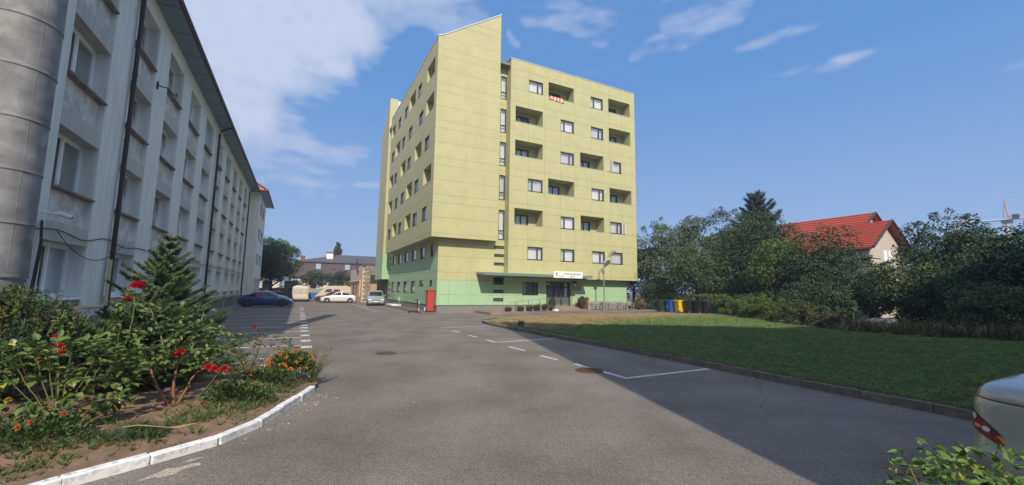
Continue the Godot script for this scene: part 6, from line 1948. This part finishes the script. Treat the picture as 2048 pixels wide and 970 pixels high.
	for q in [[-0.45, 0.98, -0.95, 0.075, red], [-0.41, 0.86, -0.93, 0.075, red], [-0.43, 0.74, -0.6, 0.085, Color(0.5, 0.05, 0.05)], [-0.34, 0.78, -0.85, 0.07, red], [0.02, 0.03, -0.3, 0.09, Color(0.25, 0.005, 0.02)], [-0.60, 0.72, 0.05, 0.075, Color(0.62, 0.50, 0.04)], [-0.34, 0.42, 0.25, 0.045, Color(0.62, 0.40, 0.04)], [0.30, 0.22, 0.25, 0.05, Color(0.60, 0.50, 0.05)]]:
		bloom(r2, "bloom", Vector3(q[0], q[1], q[2]), q[3], q[4], 20)
	cane(r2, "stem", [Vector3(-0.1, 0.1, -0.2), Vector3(-0.25, 0.5, -0.6), Vector3(-0.43, 0.97, -0.94)], 0.012, 0.006, Color(0.16, 0.16, 0.05))
	var r3 := tag(base("rose_bush", Vector3(-2.42, 0.15, -8.62)), "tall thin rose before the spruce with two high red blooms", "rose bush", "rose bushes in the flower bed")
	cane(r3, "stem", [Vector3.ZERO, Vector3(0.04, 0.6, 0.02), Vector3(0.12, 1.2, 0), Vector3(0.11, 1.66, 0.01)], 0.014, 0.006, Color(0.13, 0.14, 0.05))
	cane(r3, "stem", [Vector3(0.02, 0.2, 0), Vector3(-0.04, 0.8, -0.05), Vector3(0.01, 1.44, -0.06)], 0.012, 0.006, Color(0.13, 0.14, 0.05))
	mb = MB.new()
	for i in 48:
		var y := rf(0.4, 1.6)
		compound(mb, Vector3(rf(-0.14, 0.22), y, rf(-0.15, 0.15)), (rdir() + Vector3.UP * 0.2).normalized(), rf(0.06, 0.10), leafc)
	obj("leaf_mass", mb, M.gloss_leaf, r3)
	bloom(r3, "bloom", Vector3(0.11, 1.70, 0.01), 0.10, red, 30); bloom(r3, "bloom", Vector3(0.17, 1.73, 0.03), 0.08, red, 24); bloom(r3, "bloom", Vector3(0.01, 1.49, -0.06), 0.085, red, 24)
	# low shrubs at the rear of the bed
	var r4 := tag(base("low_rose", Vector3(-0.75, 0.13, -10.1)), "low grey-green wild rose at the rear right of the bed with one red bloom", "rose bush", "rose bushes in the flower bed")
	for i in 12:
		var e := Vector3(rf(-0.75, 0.6), rf(0.5, 0.95), rf(-0.35, 0.35))
		cane(r4, "stem", [Vector3(rf(-0.1, 0.1), 0, 0), e * 0.5, e], 0.010, 0.004, Color(0.14, 0.12, 0.05))
	mb = MB.new()
	for i in 300:
		var d0 := rdir()
		compound(mb, Vector3(-0.1 + d0.x * 0.85, 0.42 + d0.y * 0.34, d0.z * 0.4), (d0 + rdir()).normalized(), rf(0.045, 0.075), Color(0.085, 0.11, 0.05))
	obj("leaf_mass", mb, M.gloss_leaf, r4)
	bloom(r4, "bloom", Vector3(0.0, 0.95, 0.2), 0.06, red, 18)
	# marigolds and cosmos
	var mg := tag(base("marigold_clump", Vector3(0.02, 0.14, -9.15)), "bushy clump of orange marigolds at the tip of the white kerb", "flowers", "orange marigolds in the flower bed")
	mass(mg, "foliage", Vector3(-0.05, 0.2, 0), Vector3(0.42, 0.34, 0.36), 2200, 0.055, Color(0.06, 0.105, 0.028))
	for i in 52:
		var d := rdir()
		d.y = absf(d.y) * 0.9 + 0.1
		bloom(mg, "bloom", Vector3(-0.05 + d.x * 0.44, 0.2 + d.y * 0.36, d.z * 0.39), rf(0.032, 0.048), Color(0.78, 0.30, 0.02) if rng.randf() < 0.8 else Color(0.65, 0.16, 0.015), 12)
	var cs := tag(base("cosmos_plant", Vector3(0.36, 0.1, -9.12)), "airy thin-stemmed plant with scattered orange blooms leaning over the kerb end", "flowers")
	mb = MB.new()
	for i in 46:
		var e := Vector3(rf(-0.25, 0.42), rf(0.3, 0.68), rf(-0.25, 0.3))
		mb.col = Color(0.12, 0.13, 0.05)
		mb.tube([Vector3(rf(-0.06, 0.06), 0, rf(-0.06, 0.06)), e * 0.55 + Vector3(0, 0.05, 0), e], [0.005, 0.0025], 4, false)
		for k in 9:
			var d := (rdir() + Vector3.UP * 0.4).normalized()
			mb.col = Color(rf(0.07, 0.13), rf(0.10, 0.15), 0.05)
			mb.leaf(e * rf(0.3, 1.0), d, d.cross(rdir()).normalized(), rf(0.04, 0.07), 0.012)
		if i % 5 == 0: bloom(cs, "bloom", e, rf(0.022, 0.034), Color(0.80, 0.30, 0.03), 10)
	obj("foliage", mb, M.gloss_leaf, cs)
	for q in [[-2.45, -6.5, 5, "low patch of marigolds at the left end of the kerb"], [-0.72, -7.75, 4, "few small marigolds among the grass before the bare rose stems"], [-0.42, -8.75, 5, "pale orange marigolds in the grass near the middle of the kerb"]]:
		var m2 := tag(base("marigold_clump", Vector3(q[0], 0.17, q[1])), q[3], "flowers", "orange marigolds in the flower bed")
		mass(m2, "foliage", Vector3(0, 0.08, 0), Vector3(0.5, 0.2, 0.36), 1300, 0.05, Color(0.06, 0.105, 0.03))
		for i in q[2]: bloom(m2, "bloom", Vector3(rf(-0.35, 0.35), rf(0.2, 0.28), rf(-0.1, 0.3)), rf(0.03, 0.042), Color(0.66, 0.13, 0.015) if q[2] == 5 and q[0] < -2 else Color(0.62, 0.27, 0.03), 12)
	# weeds and grass in the bed, a dry twig
	mb = MB.new()
	var pl := along(PackedVector2Array([Vector2(-3.2, -5.0), Vector2(-2.0, -5.85), Vector2(-1.0, -6.55), Vector2(-0.55, -7.15), Vector2(-0.2, -7.9), Vector2(0.12, -8.7)]), 0.03)
	for p in pl:
		for k in 7:
			var o: Vector2 = p + Vector2(rf(-0.65, 0.05), rf(-0.5, 0.15))
			if not Geometry2D.is_point_in_polygon(o, bed_poly): continue
			var dn := bumps.get_noise_2d(o.x * 9, o.y * 9)
			if dn < -0.12 - 0.5 * ss(-1.4, -0.2, o.x): continue
			tufts(mb, Vector3(o.x, bed_h(o), o.y), 7, rf(0.05, 0.13), Color(0.075, 0.115, 0.03) if rng.randf() < 0.8 else Color(0.2, 0.17, 0.07), 0.9)
	for i in 900:
		var o := Vector2(rf(-4.5, 0.2), rf(-10.5, -5.9))
		if not Geometry2D.is_point_in_polygon(o, bed_poly) or bumps.get_noise_2d(o.x * 7 + 50, o.y * 7) < 0.1: continue
		tufts(mb, Vector3(o.x, bed_h(o), o.y), 6, rf(0.05, 0.14), Color(0.07, 0.11, 0.03), 0.9)
	var lf := MB.new()
	for i in 420:                                  # withered leaves and crumbs on the soil
		var o := Vector2(rf(-4.6, 0.3), rf(-10.8, -4.9))
		if not Geometry2D.is_point_in_polygon(o, bed_poly): continue
		var d := (rdir() * Vector3(1, 0.3, 1)).normalized()
		lf.col = [Color(0.26, 0.15, 0.07), Color(0.36, 0.27, 0.10), Color(0.20, 0.13, 0.09), Color(0.33, 0.24, 0.17)][i % 4]
		lf.leaf(Vector3(o.x, bed_h(o) + 0.006, o.y), d, d.cross(Vector3.UP).normalized(), rf(0.02, 0.06), rf(0.012, 0.03), 0.3)
	tag(obj("fallen_leaves", lf, M.col), "withered leaves and crumbs scattered over the brown soil of the flower bed", "leaves", "", "stuff")
	tag(obj("bed_weeds", mb, M.grass), "tufts of grass and weeds along the inner side of the white kerb", "weeds", "", "stuff")
	mb = MB.new(); mb.col = Color(0.36, 0.27, 0.12)
	for k in 5: mb.tube([Vector3(0, 0.05, 0), Vector3(0.16, 0.05 + k * 0.01, 0.08 + k * 0.012), Vector3(0.42 + k * 0.04, 0.03, 0.14 + k * 0.02), Vector3(0.75 - k * 0.04, 0.04, 0.10 + k * 0.035)], [0.008, 0.006, 0.003], 5)
	tag(obj("dry_twig", mb, M.col), "bent dry straw-coloured stalks lying on the soil by the kerb", "twig").position = Vector3(-1.72, 0.2, -6.55)
	mb = MB.new()
	for i in 260:
		var o := Vector2(rf(-0.35, 0.35), rf(-0.2, 0.2))
		tufts(mb, Vector3(o.x, 0.0, o.y), 4, rf(0.06, 0.16) * (1.2 - o.length() * 2), Color(0.035, 0.07, 0.025), 0.9)
	tag(obj("grass_clump", mb, M.grass), "small dark clump of grass on the soil beside the dry twig", "grass").position = Vector3(-1.62, 0.17, -6.5)
	# the bush at the lower right
	var nb := tag(base("garden_shrub", Vector3(3.05, 0.0, -0.85)), "bright green leafy shrub in the lower right corner before the silver car", "shrub")
	for i in 14:
		var e := Vector3(rf(-0.35, 0.5), rf(0.75, 1.06), rf(-0.42, 0.5))
		cane(nb, "stem", [Vector3(rf(-0.1, 0.1), 0, rf(-0.1, 0.1)), e * Vector3(0.5, 0.5, 0.5), e], 0.012, 0.004, Color(0.20, 0.11, 0.06))
	mb = MB.new()
	for i in 2300:
		var d0 := rdir()
		if d0.y < -0.4: d0.y = -d0.y
		var k := pow(rng.randf(), 0.3)
		var p := Vector3(0.12 + d0.x * 0.58 * k, 0.54 + d0.y * 0.57 * k * (1.0 + 0.12 * sin(d0.x * 9 + d0.z * 7)), d0.z * 0.58 * k)
		var d := (d0 * 0.6 + Vector3(rf(-1, 1), rf(-0.7, 0.3), rf(-1, 1))).normalized()
		var kk := rf(0.6, 1.35)
		var c := Color(0.105, 0.18, 0.032)
		if rng.randf() < 0.12: c = Color(0.26, 0.24, 0.04)
		if rng.randf() < 0.008: c = Color(0.30, 0.10, 0.03)
		mb.col = Color(c.r * kk, c.g * kk, c.b * kk)
		mb.leaf(p, d, d.cross((Vector3.UP + rdir() * 0.6).normalized()).normalized(), rf(0.042, 0.078), rf(0.024, 0.036), 0.18)
	obj("leaf_mass", mb, M.gloss_leaf, nb)
	# grass of the lawn: instanced tufts, thick near us, thinner far off
	var gm := MB.new()
	tufts(gm, Vector3.ZERO, 7, 0.085, Color(1, 1, 1), 0.8)
	var xs := []
	var cs2 := []
	rng.seed = 99
	for i in 95000:
		var o := Vector2(rf(9.6, 26), rf(-25.6, 2.0))
		if not Geometry2D.is_point_in_polygon(o, lawn_poly): continue
		var near := ss(-26, -4, o.y)
		var dr := dryness(o)
		if dr > 0.5 and rng.randf() < 0.45: continue
		var s := rf(0.6, 1.3) * lerpf(1.0, 0.75, dr) * (1.0 + 0.5 * maxf(0, bumps.get_noise_2d(o.x * 4, o.y * 4)))
		xs.append(Transform3D(Basis(Vector3.UP, rf(0, TAU)).scaled(Vector3(s, s * rf(0.7, 1.2), s)), Vector3(o.x, lawn_h(o) - 0.005, o.y)))
		var k := rf(0.7, 1.3)
		var c := Color(0.135, 0.235, 0.065).lerp(Color(0.46, 0.32, 0.14), clampf(dr * rf(0.7, 1.4), 0, 1))
		var pt := bumps.get_noise_2d(o.x * 2.2 + 30, o.y * 2.2)
		c = c.lerp(Color(0.22, 0.22, 0.075), clampf(pt * 1.3, 0, 0.55))
		k *= 1.0 + 0.35 * bumps.get_noise_2d(o.x * 5, o.y * 5 + 80)
		if rng.randf() < 0.08: c = Color(0.19, 0.17, 0.06)
		cs2.append(Color(c.r * k, c.g * k, c.b * k))
	var mm := MultiMesh.new()
	mm.transform_format = MultiMesh.TRANSFORM_3D
	mm.use_colors = true
	mm.mesh = gm.mesh()
	mm.instance_count = xs.size()
	for i in xs.size():
		mm.set_instance_transform(i, xs[i]); mm.set_instance_color(i, cs2[i])
	var mi := MultiMeshInstance3D.new()
	mi.multimesh = mm
	mi.material_override = M.grass
	mi.name = "lawn_grass"
	add_child(mi, true)
	tag(mi, "short mown grass covering the lawn, dry and brown towards the road", "grass", "", "stuff")
	mb = MB.new()
	for i in 900:
		var f := rng.randf()
		var o := Vector2(lerpf(21.0, 24.6, f) + rf(-0.4, 0.6), lerpf(-9.8, -2.5, f) + rf(-0.5, 0.5))
		tufts(mb, Vector3(o.x, 0.25, o.y), 6, rf(0.2, 0.75), Color(0.16, 0.13, 0.06) if rng.randf() < 0.6 else Color(0.08, 0.11, 0.035), 0.45)
	tag(obj("tall_weeds", mb, M.grass), "tall dry weeds along the far right edge of the lawn", "weeds", "", "stuff")
	mb = MB.new()
	for i in 1500:
		var o := Vector2(9.52 + rf(-0.05, 0.12), rf(-22.0, -1.0))
		if bumps.get_noise_2d(o.x, o.y * 4) < -0.15: continue
		tufts(mb, Vector3(o.x, 0.14, o.y), 5, rf(0.05, 0.13), Color(0.11, 0.17, 0.055) if rng.randf() < 0.8 else Color(0.25, 0.2, 0.08), 0.9)
	tag(obj("kerb_grass", mb, M.grass), "ragged grass hanging over the grey lawn kerb", "grass", "", "stuff")
	mb = MB.new()
	for i in 40: tufts(mb, Vector3(rf(-0.12, 0.12), 0, rf(-0.12, 0.12)), 5, rf(0.12, 0.34), Color(0.07, 0.095, 0.045), 0.5)
	tag(obj("thistle_clump", mb, M.grass), "tall grey-green weed clump by the kerb at the near corner of the lawn", "weeds").position = Vector3(9.95, 0.15, -18.6)

# ---------------------------------------------------------------- sky, light, camera
func make_sky() -> Sky:
	var W := 1536
	var H := 768
	var f := FastNoiseLite.new()
	f.seed = 12; f.frequency = 1.0; f.fractal_octaves = 5
	var g := FastNoiseLite.new()
	g.seed = 31; g.frequency = 1.0; g.fractal_octaves = 3
	# banks of cloud: azimuth from -z towards +x, elevation, radii, strength, slope
	var blobs := [[-10, 28, 13, 7.5, 1.2, 0.0], [-1, 31.5, 10, 4.5, 1.1, 0.0], [1.6, 27.2, 3.2, 1.5, 1.0, 0.0], [8, 37, 11, 4.5, 0.75, 0.0], [13, 34.5, 7, 2.6, 0.5, 0.0], [-8, 20, 8, 6.5, 1.0, 0.0], [-2, 17.6, 6, 2.2, 0.62, -0.12], [4, 17.0, 3.4, 1.3, 0.42, 0.0],
		[-4, 13.5, 8, 2.4, 0.3, 0.0], [-4, 47, 26, 9, 1.0, 0.0], [-30, 30, 16, 16, 1.0, 0.0], [35.5, 33.3, 5, 0.9, 0.42, -0.3], [34, 35.5, 6, 1.6, 0.24, -0.2], [26.8, 32.6, 1.3, 1.4, 0.55, -0.6], [48, 30.2, 4.6, 0.9, 0.5, 0.12], [53, 32.6, 5, 2.4, 0.36, 0.25], [60.5, 28.4, 4.6, 0.55, 0.62, 0.04], [67.3, 24.6, 2.5, 0.45, 0.62, 0.06], [63.5, 24.0, 4, 0.5, 0.22, 0.0], [40, 28.0, 4, 0.8, 0.15, 0.0], [79, 20, 2, 0.4, 0.15, 0.0], [8, 13.2, 2.5, 0.5, 0.25, 0.0]]
	var im := Image.create(W, H, false, Image.FORMAT_RGBF)
	for j in H:
		var el := 90.0 - (j + 0.5) * 180.0 / H
		var t: float = clampf(el / 75.0, 0, 1)
		var low := Vector3(0.37, 0.525, 0.77)
		var mid := Vector3(0.108, 0.272, 0.59)
		var top := Vector3(0.085, 0.205, 0.48)
		var k: float = pow(t, 0.62)
		var sky := low.lerp(mid, clampf(k / 0.52, 0, 1)).lerp(top, clampf((k - 0.52) / 0.48, 0, 1))
		if el < 0: sky = Vector3(0.30, 0.33, 0.36)
		for i in W:
			var az := wrapf((i + 0.5) * 360.0 / W, -180, 180)
			var c := sky
			if el > 3.0:
				var d := Vector3(sin(deg_to_rad(az)) * cos(deg_to_rad(el)), sin(deg_to_rad(el)), -cos(deg_to_rad(az)) * cos(deg_to_rad(el)))
				var wx := g.get_noise_3d(d.x * 5, d.y * 5, d.z * 5) * 5.0 + f.get_noise_3d(d.x * 8 + 7, d.y * 8, d.z * 8) * 1.5
				var wy := g.get_noise_3d(d.x * 5 + 40, d.y * 5, d.z * 5) * 2.6 + f.get_noise_3d(d.x * 8, d.y * 8 + 9, d.z * 8) * 1.2
				var den := 0.0
				for b in blobs:
					var q: float = minf(1.0, b[3] * 0.45)
					var dx: float = wrapf(az - b[0], -180, 180) + wx * q
					if absf(dx) > b[2] * 1.6: continue
					var dy: float = el - b[1] + wy * q - dx * b[5]
					var e: float = dx * dx / (b[2] * b[2]) + dy * dy / (b[3] * b[3])
					den = maxf(den, b[4] * (1.0 - smoothstep(0.1, 1.5, e)))
				var far: float = maxf(smoothstep(20.0, 45.0, absf(az - 32.0) - 45.0), smoothstep(38.0, 52.0, el))
				if far > 0:
					var p := d / (d.y + 0.25)
					den = maxf(den, far * smoothstep(-0.05, 0.35, f.get_noise_2d(p.x * 1.3 + 3, p.z * 1.3) + 0.08) * 0.9)
				var fine := f.get_noise_3d(d.x * 22, d.y * 34, d.z * 22)
				if az > 24.0 and az < 76.0 and den > 0.0: den = clampf(den * (0.72 + 0.9 * f.get_noise_3d(d.x * 13 + 90, d.y * 30, d.z * 13)) , 0, 1)
				var wisp := f.get_noise_3d(d.x * 9, d.y * 46, d.z * 9)
				den = clampf(den * (0.95 + 0.16 * fine) + (0.55 * wisp * smoothstep(0.75, 0.2, den) if den > 0.02 else 0.0), 0, 1)
				var cl := Vector3(0.525, 0.58, 0.745) * (1.0 + 0.05 * fine)
				c = c.lerp(cl, den * 0.92) * 1.02
				# air whitens towards the sun; extra brightness added there to lift the shaded facades
				var fill_glow: float = pow(clampf(d.dot(Vector3(-0.2086, 0.6252, 0.7521)), 0, 1), 2.5)
				c += Vector3(0.55, 0.56, 0.56) * fill_glow
			im.set_pixel(i, j, Color(c.x, c.y, c.z))
	var pm := PanoramaSkyMaterial.new()
	pm.panorama = ImageTexture.create_from_image(im)
	var s := Sky.new()
	s.sky_material = pm
	return s

func _ready() -> void:
	rng.seed = 77
	var cam := Camera3D.new()
	cam.name = "camera"
	cam.fov = 60.27
	cam.near = 0.05
	cam.far = 3000.0
	add_child(cam)
	cam.transform = Transform3D(Basis.from_euler(Vector3(deg_to_rad(6.5215), deg_to_rad(-26.763), deg_to_rad(0.8703))), Vector3(0, 1.9, 0))
	cam.current = true
	var env := Environment.new()
	env.background_mode = Environment.BG_SKY
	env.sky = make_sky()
	env.tonemap_mode = Environment.TONE_MAPPER_LINEAR
	env.tonemap_exposure = 1.12
	env.fog_enabled = true
	env.fog_density = 0.0011
	env.fog_light_color = Color(0.86, 0.91, 1.0)
	env.sdfgi_enabled = true
	env.ssao_enabled = true
	env.ssil_enabled = true
	var we := WorldEnvironment.new()
	we.name = "world"
	we.environment = env
	add_child(we)
	var sun := DirectionalLight3D.new()
	sun.name = "sun"
	sun.light_energy = 1.36
	sun.light_color = Color(1.0, 0.95, 0.87)
	sun.light_angular_distance = 0.5
	sun.shadow_enabled = true
	add_child(sun)
	sun.rotation = Vector3(deg_to_rad(-38.7), deg_to_rad(-15.5), 0)
	make_materials()
	build_ground()
	build_tower()
	build_grey_block()
	build_far()
	build_entrance()
	build_objects()
	build_plants()
